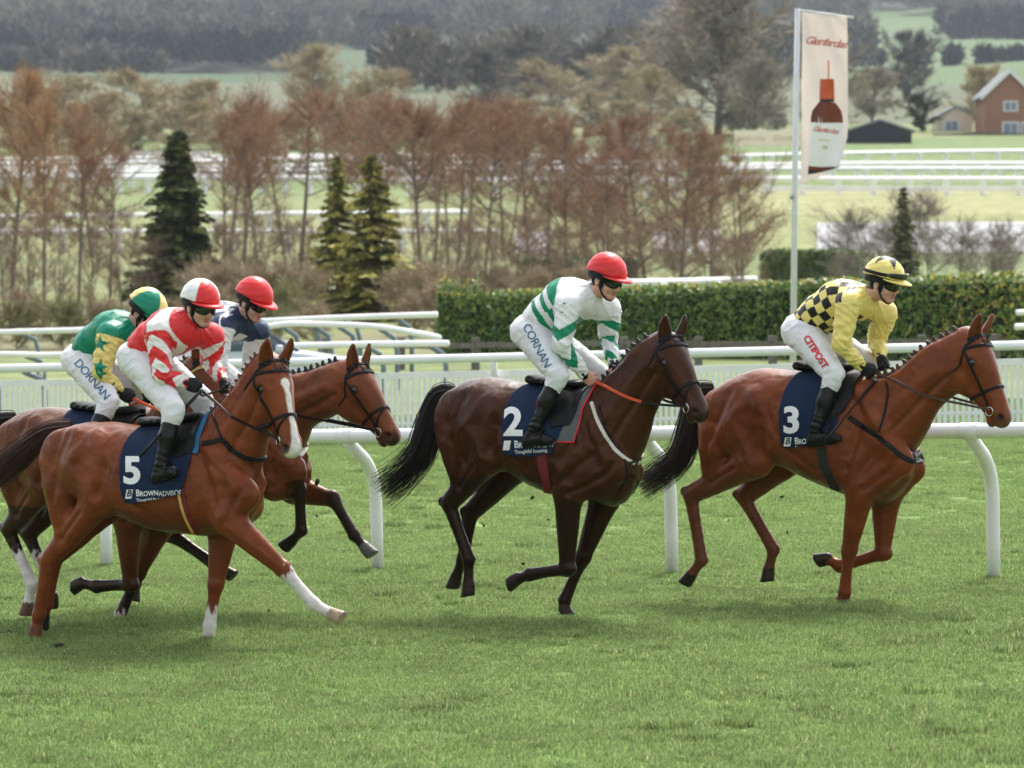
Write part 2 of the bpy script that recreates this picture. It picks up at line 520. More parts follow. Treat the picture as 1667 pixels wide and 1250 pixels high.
# ------------------------------------------------------------------ white rails on grey-blue goose-neck legs, left of the hedge
def mid_rail(label, ctrl, legs, rad=.058, group='white rails beyond the left end of the hedge'):
    """ctrl: (px, py, D) of the rail's centre line; legs: list of px"""
    P = [at(*c) for c in ctrl]
    dense = []
    for i in range(len(P) - 1):
        p0, p1, p2, p3 = P[max(i - 1, 0)], P[i], P[i + 1], P[min(i + 2, len(P) - 1)]
        for t in np.linspace(0, 1, 8, endpoint=False):
            dense.append(.5 * ((2 * p1) + (p2 - p0) * t + (2 * p0 - 5 * p1 + 4 * p2 - p3) * t * t + (3 * p1 - p0 - 3 * p2 + p3) * t ** 3))
    dense.append(P[-1])
    mid = dense[len(dense) // 2]
    root = empty('running_rail', (mid.x, mid.y, float(gz(mid.x, mid.y))))
    tag(root, label, 'running rail', group)
    inv = Matrix.Translation(-root.location)
    m = MB(); m.tube([inv @ q for q in dense], rad, 10); m.build('rail', WHITE_PVC, root, True)
    for lx in legs:
        q = min(dense, key=lambda v: abs(v.x / v.y * FPX + IMW / 2 - lx))
        b = q + Vector((.30, .25, 0)); b.z = float(gz(b.x, b.y)) - .05
        e = Vector((b.x, b.y, b.z + .68)) ; h = q.z - b.z
        e.z = b.z + h * .62
        m = MB(); m.tube([inv @ v for v in (b, e, e.lerp(q, .3) + Vector((.03, .03, h * .1)), q - Vector((0, 0, .03)))], .045, 8); m.build('post', GREY_STEEL, root, True)
mid_rail('uppermost white rail ending at the left end of the hedge', [(-160, 548, 74), (0, 541, 74), (136, 537, 73.5), (300, 530, 73), (431, 523, 72), (560, 517, 71.5), (712, 512, 71)], [30, 120, 300, 500, 560, 640])
mid_rail('curving white rail that drops towards the hedge, between two straight ones', [(-160, 580, 69), (0, 577, 69), (111, 577, 69), (300, 560, 68), (446, 530, 67), (520, 528, 67), (602, 531, 66.5), (660, 539, 66), (716, 550, 65.5)], [40, 160, 462, 512, 556, 620], .055)
mid_rail('lowest of the white rails left of the hedge, just above the timber posts', [(420, 565, 63), (520, 562, 63), (620, 560, 62.5), (730, 559, 62)], [470, 590, 700], .055)
mid_rail('thin grey white rail on the grass at the left edge behind the green jockey', [(-160, 606, 58.5), (0, 604, 58.5), (58, 602, 58.5), (68, 611, 58.6)], [-40, 40], .03)
mid_rail('short white rail at the right edge, past the end of the long hedge', [(1652, 532, 68), (1700, 531, 68), (1790, 529, 68)], [1676, 1760])
mid_rail('higher short white rail at the right edge, past the end of the long hedge', [(1654, 509, 74), (1700, 508, 74), (1790, 506, 74)], [1690, 1770])
# ------------------------------------------------------------------ trees
BARK = mat_plain('bark', (.15, .12, .095), .9, .35, 5.0, .3, 12)
PALE_BARK = mat_plain('pale_bark', (.30, .27, .21), .9, .3, 5.0, .3, 12)
TWIG = mat_attr('twigs', .85, .2, 1.2, spec=.1)
NEEDLE = mat_attr('needles', .7, .25, 1.5, spec=.2)
LEAF = mat_attr('hedge_leaves', .38, .15, 2.0, spec=.5, transl=.25)
rnd = random.Random(5)

def ribbons(A, B, w, r):
    """flat tapered twigs from points A to B, turned at random about their own axis"""
    n = len(A); d = B - A; ln = np.linalg.norm(d, axis=1, keepdims=True) + 1e-9; d = d / ln
    q = r.normal(size=(n, 3)); s = np.cross(d, q); s /= np.linalg.norm(s, axis=1, keepdims=True) + 1e-9
    w = np.asarray(w).reshape(-1, 1)
    V = np.stack([A - s * w, A + s * w, B + s * w * .45, B - s * w * .45], 1).reshape(-1, 3)
    F = np.arange(4 * n).reshape(n, 4)
    return V, F
def bare_tree(seed, h=10.0, spread=.28, crown0=.25, cols=((.26, .12, .075), (.36, .20, .12)), ntw=5200, upright=.8, trunks=1, tw=(.012, .03), tl=(.25, .8), limb=26, trunk_r=.012):
    """trunk+limbs as tubes, crown of thousands of thin twigs; returns two meshes"""
    r = np.random.default_rng(seed); mb = MB(); ends = []
    for k in range(trunks):
        bx, by = (r.random(2) - .5) * (.5 if trunks > 1 else 0)
        lean = (r.random(2) - .5) * .26
        ax = [Vector((bx + lean[0] * h * t + math.sin(t * 5 + seed) * .06 * t * h * .15, by + lean[1] * h * t, h * t * (.96 if k == 0 else .85))) for t in np.linspace(0, 1, 9)]
        r0 = h * trunk_r * (1 if k == 0 else .7)
        mb.tube(ax, [r0 * (1 - .9 * t) + .01 for t in np.linspace(0, 1, 9)], 6)
        nl = int(limb / trunks)
        for i in range(nl):
            t = crown0 + (1 - crown0) * (i + r.random()) / nl * .96
            f = t * 8; j = min(int(f), 7); p = ax[j].lerp(ax[j + 1], f - j)
            az = r.random() * 6.283
            prof = math.sin(math.pi * min(1, (t - crown0) / (1 - crown0) * .85 + .18)) ** .7
            L = h * spread * prof * (.4 + 1.0 * r.random())
            up = upright * (.5 + .8 * r.random())
            dr = Vector((math.cos(az), math.sin(az), up)).normalized()
            pts = [p]; cur = Vector(dr)
            for s_ in range(5):
                cur = (cur + Vector(r.normal(size=3)) * .16 + Vector((0, 0, .06 * upright))).normalized()
                pts.append(pts[-1] + cur * L / 5)
            mb.tube(pts, [r0 * .38 * (1 - .8 * q) * (1 - .5 * t) + .008 for q in np.linspace(0, 1, 6)], 4)
            ends.append(np.array([tuple(q) for q in pts]))
            for c in range(2):                       # secondary limbs
                b = pts[2 + c]; d2 = (cur + Vector(r.normal(size=3)) * .7).normalized(); L2 = L * .5
                sub = [b, b + d2 * L2 * .5, b + (d2 + Vector((0, 0, .25))).normalized() * L2]
                mb.tube(sub, [.02, .014, .008], 3); ends.append(np.array([tuple(q) for q in sub]))
    # twigs: start along the limbs, grow outwards and upwards
    wts = np.array([len(e) for e in ends], float); pick = r.choice(len(ends), ntw, p=wts / wts.sum())
    A = np.empty((ntw, 3)); D = np.empty((ntw, 3))
    for i, e in enumerate(pick):
        E = ends[e]; t = r.random() ** .7 * (len(E) - 1); j = min(int(t), len(E) - 2)
        A[i] = E[j] + (E[j + 1] - E[j]) * (t - j); D[i] = E[j + 1] - E[j]
    D /= np.linalg.norm(D, axis=1, keepdims=True) + 1e-9
    D = D * .6 + r.normal(size=(ntw, 3)) * .55 + np.array([0, 0, .45 * upright])
    D /= np.linalg.norm(D, axis=1, keepdims=True)
    A = A + r.normal(size=(ntw, 3)) * .10 * h / 10
    L = (tl[0] + (tl[1] - tl[0]) * r.random(ntw)) * h / 10
    V, F = ribbons(A, A + D * L[:, None], (tw[0] + (tw[1] - tw[0]) * r.random(ntw)) * h / 10, r)
    m = r.random(ntw)[:, None]
    c = np.array(cols[0]) * (1 - m) + np.array(cols[1]) * m
    col = np.repeat(c, 4, 0)
    return mb, V, F, col
def tree_proto(name, seed, crown_name='crown', bark=None, **kw):
    mb, V, F, col = bare_tree(seed, **kw)
    return (name, mb.mesh('trunk', bark or BARK, True), np_mesh(crown_name, V, F, col, False, TWIG))
def place(proto, px, D, h, label, cat='tree', group=None, rz=None, h0=10.0, sx=1.0, sink=.05):
    name, tm, cm = proto
    p = gp(px, D)
    e = empty(name, (p.x, p.y, p.z - sink), rnd.random() * 6.283 if rz is None else rz)
    s = h / h0; e.scale = (s * sx, s * sx, s)
    tag(e, label, cat, group)
    link('trunk', tm, e); link('crown', cm, e)
    return e

RUST = [tree_proto('birch_tree', 100 + i, cols=((.21, .115, .068), (.38, .22, .13)), spread=.40, ntw=3900, tw=(.006, .014), tl=(.25, .85), upright=.7, trunks=1 + (i % 2), crown0=.46, limb=32) for i in range(4)]
RUSTR = [tree_proto('birch_tree', 110 + i, cols=((.19, .10, .062), (.36, .205, .125)), spread=.46, ntw=5200, tw=(.006, .014), tl=(.25, .85), upright=.5, trunks=1 + (i % 2), crown0=.10, limb=38) for i in range(3)]
ORNG = [tree_proto('birch_tree', 120 + i, cols=((.30, .17, .09), (.48, .31, .17)), spread=.34, ntw=4600, tw=(.007, .016), upright=1.0, crown0=.34, limb=34) for i in range(2)]
def hpx(y0, y1, D): return (y1 - y0) / FPX * D
GR = 'bare rusty trees in a loose row below the far rails'
def rust(i, px, ytop, D, label, kind=RUST, sx=1.0):
    if kind is RUST and px > 845: kind = RUSTR
    g = gp(px, D); ybase = HORIZON + (CAMZ - g.z) / D * FPX
    place(kind[i % len(kind)], px, D, hpx(ytop, ybase, D), label, 'tree', GR, sx=sx)
rust(0, 18, 112, 150, 'tallest orange-tinted bare tree at the left edge of the photo', ORNG)
rust(1, 72, 165, 140, 'slim rusty bare tree standing just right of the tallest orange one', ORNG, .8)
rust(1, 128, 205, 118, 'pale-stemmed bare sapling in front of the scrub, first from the left', RUST, .8)
rust(2, 178, 232, 132, 'thin brown bare tree left of the darkest spruce', RUST, .75)
rust(3, 372, 152, 165, 'rusty bare tree immediately right of the darkest spruce', RUST)
rust(0, 425, 205, 150, 'low twiggy bare tree between the dark spruce and the two yellowish spruces', RUST, .9)
rust(1, 478, 140, 178, 'broad reddish bare tree rising above the long row of white rails', RUST, 1.1)
rust(2, 545, 160, 185, 'reddish bare tree standing behind the slimmer yellowish spruce', RUST)
rust(3, 622, 150, 175, 'reddish bare tree standing behind the bushier yellowish spruce', RUST)
rust(0, 688, 165, 160, 'bare rusty tree just right of the bushier yellowish spruce', RUST)
rust(1, 738, 152, 168, 'tall bare rusty tree above the blue parked boards', RUST, .9)
rust(2, 786, 190, 150, 'dark-stemmed bare tree behind the left end of the hedge', RUST, .85)
rust(3, 862, 152, 172, 'tall rusty tree above the white and green jockey, left of his cap', RUST)
rust(0, 921, 182, 158, 'rusty tree directly behind the plain red cap of the white and green jockey', RUST, .95)
rust(1, 985, 190, 165, 'rusty tree just right of the white and green jockey, before the turquoise board', RUST)
rust(2, 1052, 178, 170, 'forked pale-stemmed bare tree over the middle of the hedge', RUST)
rust(3, 1108, 200, 150, 'leaning pale-stemmed bare tree over the middle of the hedge', RUST, .95)
rust(0, 1158, 212, 160, 'dense reddish bare tree left of the flag pole', RUST, 1.05)
rust(1, 1205, 235, 148, 'lowest reddish bare tree of the row, nearest the flag pole', RUST, .95)

for i_, (px_, yt_, D_, lab_) in enumerate(((150, 170, 205, 'bare tree behind the straw trees left of the darkest spruce'), (400, 165, 200, 'rusty tree a step behind the gap between the spruces'), (580, 175, 208, 'rusty tree between the tops of the two yellowish spruces'),
        (712, 190, 200, 'rusty tree between the two tall ones over the left end of the hedge'), (762, 165, 205, 'rusty tree a step behind the blue parked boards'), (825, 175, 205, 'rusty tree a step behind, left of the white and green jockey'),
        (892, 175, 205, 'rusty tree a step behind, straight above the white and green jockey'), (952, 200, 208, 'bare tree with its top against the turquoise board, left part'), (1020, 205, 205, 'bare tree with its top against the turquoise board, right part'), (1085, 195, 205, 'rusty tree a step behind the leaning pale-stemmed one'), (1132, 225, 200, 'rusty tree a step behind the dense reddish one'))):
    rust(i_, px_, yt_, D_, lab_, RUST, 1.0)
# brushwood below the trees
BRUSH = [tree_proto('shrub', 140 + i, h=10, cols=((.25, .195, .13), (.44, .35, .24)), spread=.75, crown0=.03, ntw=2600, tw=(.03, .06), tl=(.8, 2.4), upright=1.0, trunks=3, limb=30, trunk_r=.006) for i in range(3)]
BRUSHG = [tree_proto('shrub', 150 + i, h=10, cols=((.17, .17, .08), (.31, .30, .15)), spread=.7, crown0=.03, ntw=2600, tw=(.03, .06), tl=(.8, 2.2), upright=.9, trunks=3, limb=30, trunk_r=.006) for i in range(2)]
GREYB = [tree_proto('shrub', 160 + i, h=10, cols=((.17, .145, .12), (.33, .29, .24)), spread=.6, crown0=.04, ntw=1700, tw=(.018, .035), tl=(.8, 2.2), upright=.8, trunks=3, limb=30, trunk_r=.007) for i in range(2)]
bl = 0
for D, y, x0, x1, step in ((150, 425, 345, 505, 52), (112, 445, 345, 505, 50), (100, 476, 345, 480, 50), (100, 482, -30, 235, 60), (92, 500, -30, 520, 64), (112, 448, 655, 720, 40), (100, 470, 675, 725, 40), (150, 432, 690, 960, 56), (130, 440, 690, 1005, 56)):
    x = x0
    while x < x1:
        kind = BRUSHG if rnd.random() < .25 else BRUSH
        ytop = y + rnd.uniform(-12, 16)
        g = gp(x, D); yb = HORIZON + (CAMZ - g.z) / D * FPX
        place(kind[bl % len(kind)], x, D, hpx(ytop, yb, D), 'straw-brown leafless scrub bush in the thicket below the bare trees', 'bush', 'scrub bushes of the thicket behind the rails', sx=1.25)
        bl += 1; x += step * rnd.uniform(.8, 1.2)
for px, yt, D, lab in ((1395, 345, 172, 'grey leafless bush left of the small dark spruce over the hedge'), (1440, 360, 165, 'low grey leafless bush against the foot of the small dark spruce'),
                       (1515, 318, 178, 'tallest grey leafless bush, just right of the small dark spruce'), (1560, 372, 165, 'broad grey-brown bush in front of the pale hard standing'),
                       (1612, 380, 168, 'grey-brown bush over the right end of the hedge'), (1650, 372, 172, 'grey-brown bush at the right edge of the photo'), (1385, 412, 150, 'lowest grey-brown bush right of the flag pole')):
    g = gp(px, D); yb = HORIZON + (CAMZ - g.z) / D * FPX
    place(GREYB[int(px) % 2], px, D, hpx(yt, yb, D), lab, 'bush', 'grey leafless bushes behind the hedge', sx=1.35)

SAPL = [tree_proto('sapling', 170 + i, h=10, cols=((.17, .115, .08), (.33, .235, .165)), spread=.40, crown0=.10, ntw=1900, tw=(.009, .02), tl=(.4, 1.3), upright=.9, trunks=3, limb=30, trunk_r=.006) for i in range(3)]
for i_, (px_, yt_, D_) in enumerate(((8, 330, 128), (48, 345, 125), (96, 340, 130), (150, 350, 126), (196, 338, 132), (228, 372, 120), (358, 345, 128), (402, 330, 132), (446, 350, 126), (492, 338, 130), (676, 335, 128), (716, 350, 130), (756, 340, 132), (800, 352, 128), (846, 345, 134), (905, 355, 136), (968, 348, 134), (1040, 350, 136), (1102, 355, 134), (1160, 360, 132), (1208, 372, 130))):
    g = gp(px_, D_); yb = HORIZON + (CAMZ - g.z) / D_ * FPX
    place(SAPL[i_ % 3], px_, D_, hpx(yt_, yb, D_), 'thin brown many-stemmed sapling filling the gaps between the bare trunks', 'sapling', 'brown saplings between the trunks of the bare trees', sx=1.1)
# conifers
def conifer(seed, h=8.0, base_r=1.9, cols=((.06, .08, .035), (.20, .22, .085)), n_lev=32, per=12, q=40, tip=(.12, .13, .035)):
    r = np.random.default_rng(seed); mb = MB()
    mb.tube([(0, 0, 0), (0.03, 0, h * .5), (0, .02, h * .99)], [h * .016, h * .01, .012], 7)
    A = []; B = []; W = []; C = []
    for l in range(n_lev):
        t = (l + .3) / n_lev; z = h * (.05 + .93 * t)
        rad = base_r * (1 - t) ** .85 * (.75 + .4 * r.random()) + .06
        for k in range(max(4, int(per * (1 - .5 * t)))):
            az = r.random() * 6.283; L = rad * (.6 + .5 * r.random())
            d = np.array([math.cos(az), math.sin(az)])
            p0 = np.array([0, 0, z + r.normal() * .08])
            droop = .28 * L + .1 * r.random()
            mb.tube([tuple(p0), (d[0] * L * .55, d[1] * L * .55, z - droop * .5), (d[0] * L, d[1] * L, z - droop * .75)], [.022 * (1 - t) + .008, .012, .005], 3, False)
            for i in range(q):
                s = .12 + .9 * r.random()
                c = np.array([d[0] * L * s, d[1] * L * s, z - droop * (s if s < .6 else .6 + (s - .6) * .3)])
                side = np.array([-d[1], d[0], 0]) * (1 if r.random() < .5 else -1)
                ln = (.16 + .30 * r.random()) * (.55 + .6 * (1 - t))
                e = c + (np.array([d[0], d[1], 0]) * .6 + side * (.3 + .8 * r.random()) + np.array([0, 0, -.55 + .5 * r.random()])) * ln
                A.append(c); B.append(e); W.append(.085 + .085 * r.random())
                m = r.random() ** 2
                cc = np.array(cols[0]) * (1 - m) + np.array(cols[1]) * m
                if s > .75 and r.random() < .6: cc = np.array(tip) * (.6 + .6 * r.random())
                C.append(cc)
    V, F = ribbons(np.array(A), np.array(B), np.array(W), r)
    return ('spruce_tree', mb.mesh('trunk', BARK, True), np_mesh('crown', V, F, np.repeat(np.array(C), 4, 0), False, NEEDLE))
CON_D = conifer(1)
CON_Y = [conifer(2, cols=((.11, .115, .03), (.33, .31, .08)), tip=(.50, .45, .12), n_lev=24), conifer(3, base_r=2.4, cols=((.11, .115, .03), (.33, .31, .08)), tip=(.50, .45, .12), n_lev=24)]
GC = 'spruces among the bare trees'
def con(proto, px, y0, y1, D, w, label):
    h = hpx(y0, y1, D); g = gp(px, D); yb = HORIZON + (CAMZ - g.z) / D * FPX
    h = hpx(y0, yb, D)
    place(proto, px, D, h, label, 'spruce', GC, h0=8.0, sx=w)
con(CON_D, 290, 203, 470, 122, 1.28, 'darkest spruce, standing alone left of the other spruces')
con(CON_Y[0], 549, 243, 500, 124, .95, 'slimmer yellow-green spruce, left of its bushier neighbour')
con(CON_Y[1], 606, 240, 505, 118, 1.18, 'bushier yellow-green spruce, touching the slimmer one on its left')
con(conifer(4, base_r=1.5, cols=((.07, .075, .03), (.20, .20, .08)), tip=(.26, .25, .10), n_lev=24, per=10, q=40), 1470, 297, 440, 158, 1.0, 'smallest spruce, among grey bushes above the checked jockey')

# ------------------------------------------------------------------ hedges
def leafy_box(name, corners, h, depth, nleaf, leaf, cols, label, yellow=None, seed=1, cat='hedge', hend=None):
    """corners: two ground points; leaves through the skin of a clipped box, twiggy core inside"""
    A, B = corners; r = np.random.default_rng(seed)
    d = (B - A); L = d.length; ux = np.array([d.x / L, d.y / L, 0]); uy = np.array([-ux[1], ux[0], 0])
    hend = hend or h
    n = nleaf
    f = r.random(n); s = r.random(n) * L
    hh = h + (hend - h) * s / L
    a = r.random(n)
    skin = np.abs(r.normal(size=n)) * leaf * 1.1
    z = np.empty(n); o = np.empty(n)
    front = f < .62; top = (f >= .62) & (f < .86); end = f >= .86
    wob = (vnoise(s * 2.1, a * 5, seed) - .5) * leaf * 2.2
    z[front] = (a * hh)[front]; o[front] = (skin - wob)[front]
    z[top] = (hh - skin + wob * .8)[top]; o[top] = (a * depth)[top]
    z[end] = (a * hh)[end]; o[end] = (r.random(n) * depth)[end]
    side = r.random(n) < .5
    s[end] = np.where(side, skin, L - skin)[end]
    base = np.array([A.x, A.y, 0]) + ux[None] * s[:, None] + uy[None] * o[:, None]
    gzv = A.z + (B.z - A.z) * s / L
    P = base + np.array([0, 0, 1.0])[None] * (gzv + z)[:, None]
    nrm = r.normal(size=(n, 3)) * .75
    nrm[front] -= uy * 1.0; nrm[top] += np.array([0, 0, 1.0]); nrm[:, 2] += .35
    nrm /= np.linalg.norm(nrm, axis=1, keepdims=True)
    t = np.cross(nrm, r.normal(size=(n, 3))); t /= np.linalg.norm(t, axis=1, keepdims=True); b = np.cross(nrm, t)
    sz = leaf * (.55 + .7 * r.random(n))[:, None]
    V = np.stack([P - t * sz, P - b * sz * .42 + nrm * sz * .12, P + t * sz, P + b * sz * .42 + nrm * sz * .12], 1).reshape(-1, 3)
    F = np.arange(4 * n).reshape(n, 4)
    m = r.random(n)[:, None] ** 1.3
    c = np.array(cols[0]) * (1 - m) + np.array(cols[1]) * m
    if yellow is not None:
        c = np.where((yellow(s / L, z / hh, r.random(n)))[:, None], np.array([.48, .42, .09]) * (.7 + .5 * r.random(n))[:, None], c)
    mid = (A + B) / 2
    root = empty(name, mid); tag(root, label, cat)
    V -= np.array([mid.x, mid.y, mid.z])
    link('leaves', np_mesh('leaves', V, F, np.repeat(c, 4, 0), False, LEAF), root)
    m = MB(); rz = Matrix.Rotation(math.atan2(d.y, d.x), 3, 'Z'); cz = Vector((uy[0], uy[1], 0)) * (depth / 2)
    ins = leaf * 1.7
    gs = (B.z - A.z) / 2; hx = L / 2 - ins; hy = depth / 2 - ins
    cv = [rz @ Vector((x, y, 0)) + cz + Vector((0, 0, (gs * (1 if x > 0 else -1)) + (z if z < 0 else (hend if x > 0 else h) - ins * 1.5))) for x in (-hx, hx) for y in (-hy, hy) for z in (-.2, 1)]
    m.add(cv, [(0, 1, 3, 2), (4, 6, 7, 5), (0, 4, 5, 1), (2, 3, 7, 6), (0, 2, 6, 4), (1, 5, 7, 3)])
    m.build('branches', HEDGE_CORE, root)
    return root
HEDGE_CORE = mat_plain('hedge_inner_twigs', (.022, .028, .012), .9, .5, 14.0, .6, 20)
A_ = gp(709, 84); B_ = gp(1650, 75)
leafy_box('hedge', (A_, B_), 1.36, 1.5, 20000, .074, ((.038, .10, .018), (.25, .36, .075)),
          'clipped evergreen hedge with yellow-tinged top, behind the two leading jockeys',
          yellow=lambda s, z, q: ((z > .955) & (q < .30)) | ((s > .88) & (q < .26) & (z > .25)) | (q < .006), hend=1.78)
leafy_box('hedge', (gp(898, 152), gp(1040, 156)), 1.55, 2, 6000, .13, ((.035, .05, .02), (.11, .14, .045)), 'dark clipped hedge half hidden by the bare trees, left of the flag pole', seed=4)
leafy_box('hedge', (gp(1238, 172), gp(1356, 168)), 1.75, 2, 5000, .13, ((.06, .11, .03), (.22, .30, .07)), 'smaller green hedge block beside the flag pole, beyond the long hedge', seed=5)

# ------------------------------------------------------------------ far white rails
def far_rail(label, pts, H=1.1, rad=.10, sp=2.6, low=None, posts=True):
    """pts: (px, D); the rail follows the ground"""
    P = []
    for i in range(len(pts) - 1):
        for t in np.linspace(0, 1, 10, endpoint=False):
            P.append(gp(pts[i][0] + (pts[i + 1][0] - pts[i][0]) * t, pts[i][1] + (pts[i + 1][1] - pts[i][1]) * t))
    P.append(gp(*pts[-1]))
    root = empty('running_rail', P[len(P) // 2]); tag(root, label, 'running rail', 'white running rails across the far side of the racecourse')
    inv = Matrix.Translation(-root.location)
    m = MB(); m.tube([inv @ (p + Vector((0, 0, H))) for p in P], rad * 1.7, 6)
    m.build('rail', WHITE_PAINT, root, True)
    if low:
        m = MB(); m.tube([inv @ (p + Vector((0, 0, low))) for p in P], rad * .8, 6); m.build('lower_rail', WHITE_PAINT, root, True)
    if not posts: return
    acc = 0; pm = None; q = Vector(P[0]); k = 0
    for a, b in zip(P[:-1], P[1:]):
        L = (b - a).length; s = sp - acc if k else 0
        while s < L:
            p = a.lerp(b, s / L); k += 1
            if pm is None:
                mm = MB(); mm.tube([(0, 0, -.1), (0, 0, H * .6), (0, -.1, H - .05)], .22, 6); pm = mm.mesh('post', WHITE_PAINT)
            o = link('post', pm, root); o.location = inv @ p
            acc = 0; s += sp
        acc = L - (s - sp)
far_rail('far white rail highest up the slope, passing just below the dark barn', [(1180, 330), (1400, 338), (1760, 345)], 1.1, .11)
far_rail('far white rail second from the top, crossing behind the flag banner', [(1100, 304), (1400, 308), (1760, 306)], 1.15, .12)
far_rail('far white rail third from the top, its posts doubled with the one above', [(1090, 296), (1300, 297), (1760, 293)], 1.15, .12)
far_rail('far white rail fourth from the top on the right, above the low boards', [(1190, 274), (1450, 272), (1760, 270)], 1.15, .11)
far_rail('long white rail on the left crossing behind the darkest spruce, upper of the left rails', [(-80, 312), (300, 318), (620, 330), (1000, 328)], 1.15, .15, 2.4, .62)
far_rail('long white rail on the left running into the reddish trees, second of the left rails', [(-80, 300), (330, 304), (700, 310), (1100, 312)], 1.15, .15, 2.4, .62)
far_rail('long white rail on the left, third of the left rails and densest with posts', [(-80, 291), (320, 294), (640, 296), (1080, 296)], 1.15, .16, 2.0, .62)
far_rail('white rail on the left lowest of the far ones, in front of the green slope', [(-80, 284), (420, 280), (700, 272), (1180, 268)], 1.15, .15, 2.2)
far_rail('white rail high up on the left, just below the white and cream boards', [(-80, 326), (300, 330), (720, 338)], 1.15, .13, 2.4, .6)
far_rail('white rail on the near left field glimpsed between thin trunks, upper of two', [(-80, 226), (280, 228), (760, 230)], 1.1, .11, 3.2)
far_rail('white rail on the near left field glimpsed between thin trunks, lower of two', [(-80, 212), (420, 211), (820, 210)], 1.1, .09, 3.2)
far_rail('white rail glimpsed just above the hedge between the two leading jockeys', [(960, 126), (1100, 128), (1230, 132)], 1.0, .07, 3.0)

# ------------------------------------------------------------------ boards, buildings
def board(label, px0, px1, D, y0, y1, col, cat='advertising board', text=None, tcol=None, legs=True):
    p0 = at(px0, (y0 + y1) / 2, D); p1 = at(px1, (y0 + y1) / 2, D); H = (y1 - y0) / FPX * D
    c = (p0 + p1) / 2; g = float(gz(c.x, c.y))
    root = empty('advertising_board', (c.x, c.y, g)); tag(root, label, cat)
    W = (p1 - p0).length; zc = c.z - g
    m = MB(); m.box((0, 0, zc), (W, .12, H)); bevel(m.build('panel', col, root), .02)
    if legs:
        for sx in (-.42, .42):
            m = MB(); m.box((W * sx, .12, (zc - H / 2) / 2), (.14, .1, max(.2, zc - H / 2) + .3)); m.build('post', ALU, root)
    if text:
        v, f = text_polys(text, H * .5, shear=.3)
        m = MB(); m.add([(x, -.065, zc + y) for x, y in v], f); m.build('lettering', tcol, root)
BEIGE = mat_plain('cream_board', (.90, .77, .60), .6, .06, .5)
WHITEB = mat_plain('white_board', (.86, .82, .80), .6, .08, .6)
BLUEB = mat_plain('blue_board', (.10, .15, .26), .6, .35, .5)
CYANB = mat_plain('pale_blue_board', (.50, .66, .70), .6, .2, .7)
GOLD = mat_plain('ochre_print', (.52, .34, .16), .6, .1)
REDP = mat_plain('red_print', (.55, .07, .05), .6, .1)
board('long cream advertising board left of the flag banner', 1195, 1308, 360, 212, 238, BEIGE, text='Glenfarclas   Glenfarclas', tcol=GOLD)
board('white advertising board behind the darkest spruce', 197, 345, 350, 246, 272, WHITEB)
board('dark blue and white parked board behind the reddish trees, left of centre', 716, 858, 372, 231, 251, BLUEB)
board('pale turquoise board behind the reddish trees, right of centre', 978, 1068, 368, 221, 243, CYANB)
board('low cream board among the trees, right of the white one', 402, 470, 368, 240, 256, BEIGE)
board('low pale strip board on the straw-coloured grass at the right', 1238, 1760, 263, 303, 311, WHITEB, legs=False)

BRICK = mat_plain('red_brick', (.29, .145, .09), .85, .22, 9.0)
RENDERW = mat_plain('cream_render', (.66, .58, .47), .85, .1, 1.0)
SLATE = mat_plain('slate_roof', (.20, .21, .23), .8, .15, 1.0)
BLACKB = mat_plain('black_boarding', (.018, .02, .026), .8, .2, 1.0)
GLASSF = mat_plain('window_panes', (.20, .24, .29), .2, .3, .8)
FASCIA = mat_plain('white_fascia', (.75, .75, .74), .6, .05)
def house(name, label, px, D, yb, yt_e, yt_r, wpx, depth, wallm, roofm, wins, cat='house', overhang=.35, fascia=True):
    """gable towards the camera; wins: list of (x fraction, y0, y1, w px)"""
    c = at(px, yb, D); g = c.z
    S = D / FPX
    W = wpx * S; He = (yb - yt_e) * S; Hr = (yb - yt_r) * S
    root = empty(name, (c.x, c.y, g)); tag(root, label, cat)
    m = MB(); m.prism([(-W / 2, -1.2), (W / 2, -1.2), (W / 2, He), (0, Hr), (-W / 2, He)], 0, depth); m.build('wall', wallm, root)
    sl = (Hr - He) / (W / 2); t = .22; oh = overhang
    m = MB()
    for s in (-1, 1):
        m.prism([(0, Hr + .02), (0, Hr + t + .02), (s * (W / 2 + oh), He - oh * sl + t + .02), (s * (W / 2 + oh), He - oh * sl + .02)], -.3, depth + .3)
    m.build('roof', roofm, root)
    if fascia:
        m = MB()
        for s in (-1, 1):
            m.prism([(0, Hr - .22), (0, Hr + t + .05), (s * (W / 2 + oh), He - oh * sl + t + .05), (s * (W / 2 + oh), He - oh * sl - .22)], -.42, -.303)
        m.build('barge_board', FASCIA, root)
    for fx, y0, y1, ww in wins:
        x = fx * W / 2; z0 = (yb - y1) * S; z1 = (yb - y0) * S; w = ww * S
        m = MB(); m.box((x, -.03, (z0 + z1) / 2), (w + .24, .14, z1 - z0 + .24)); wo = m.build('window', FASCIA, root)
        m = MB()
        for i in (-1, 1):
            m.box((x + i * w / 4, -.11, (z0 + z1) / 2), (w / 2 - .08, .03, z1 - z0 - .05))
        m.build('pane', GLASSF, wo)
    return root
house('brick_house', 'red brick house with white barge boards at the right edge of the photo', 1643, 430, 223, 154, 116, 80, 9, BRICK, SLATE, [(.05, 166, 180, 20), (.05, 200, 218, 24), (.72, 200, 218, 16)], overhang=.5)
m_ = house('cottage', 'small cream cottage left of the brick house', 1556, 440, 220, 190, 174, 56, 7, RENDERW, SLATE, [(-.25, 197, 213, 20)], fascia=False)
house('barn', 'low black boarded barn with a grey roof, right of the flag banner', 1432, 400, 226, 214, 197, 104, 10, BLACKB, SLATE, [], 'barn', fascia=False)
house('brick_house', 'low dark stone wall building below the brick house', 1600, 425, 232, 221, 219, 150, 2, TIMBER, TIMBER, [], 'building', fascia=False)

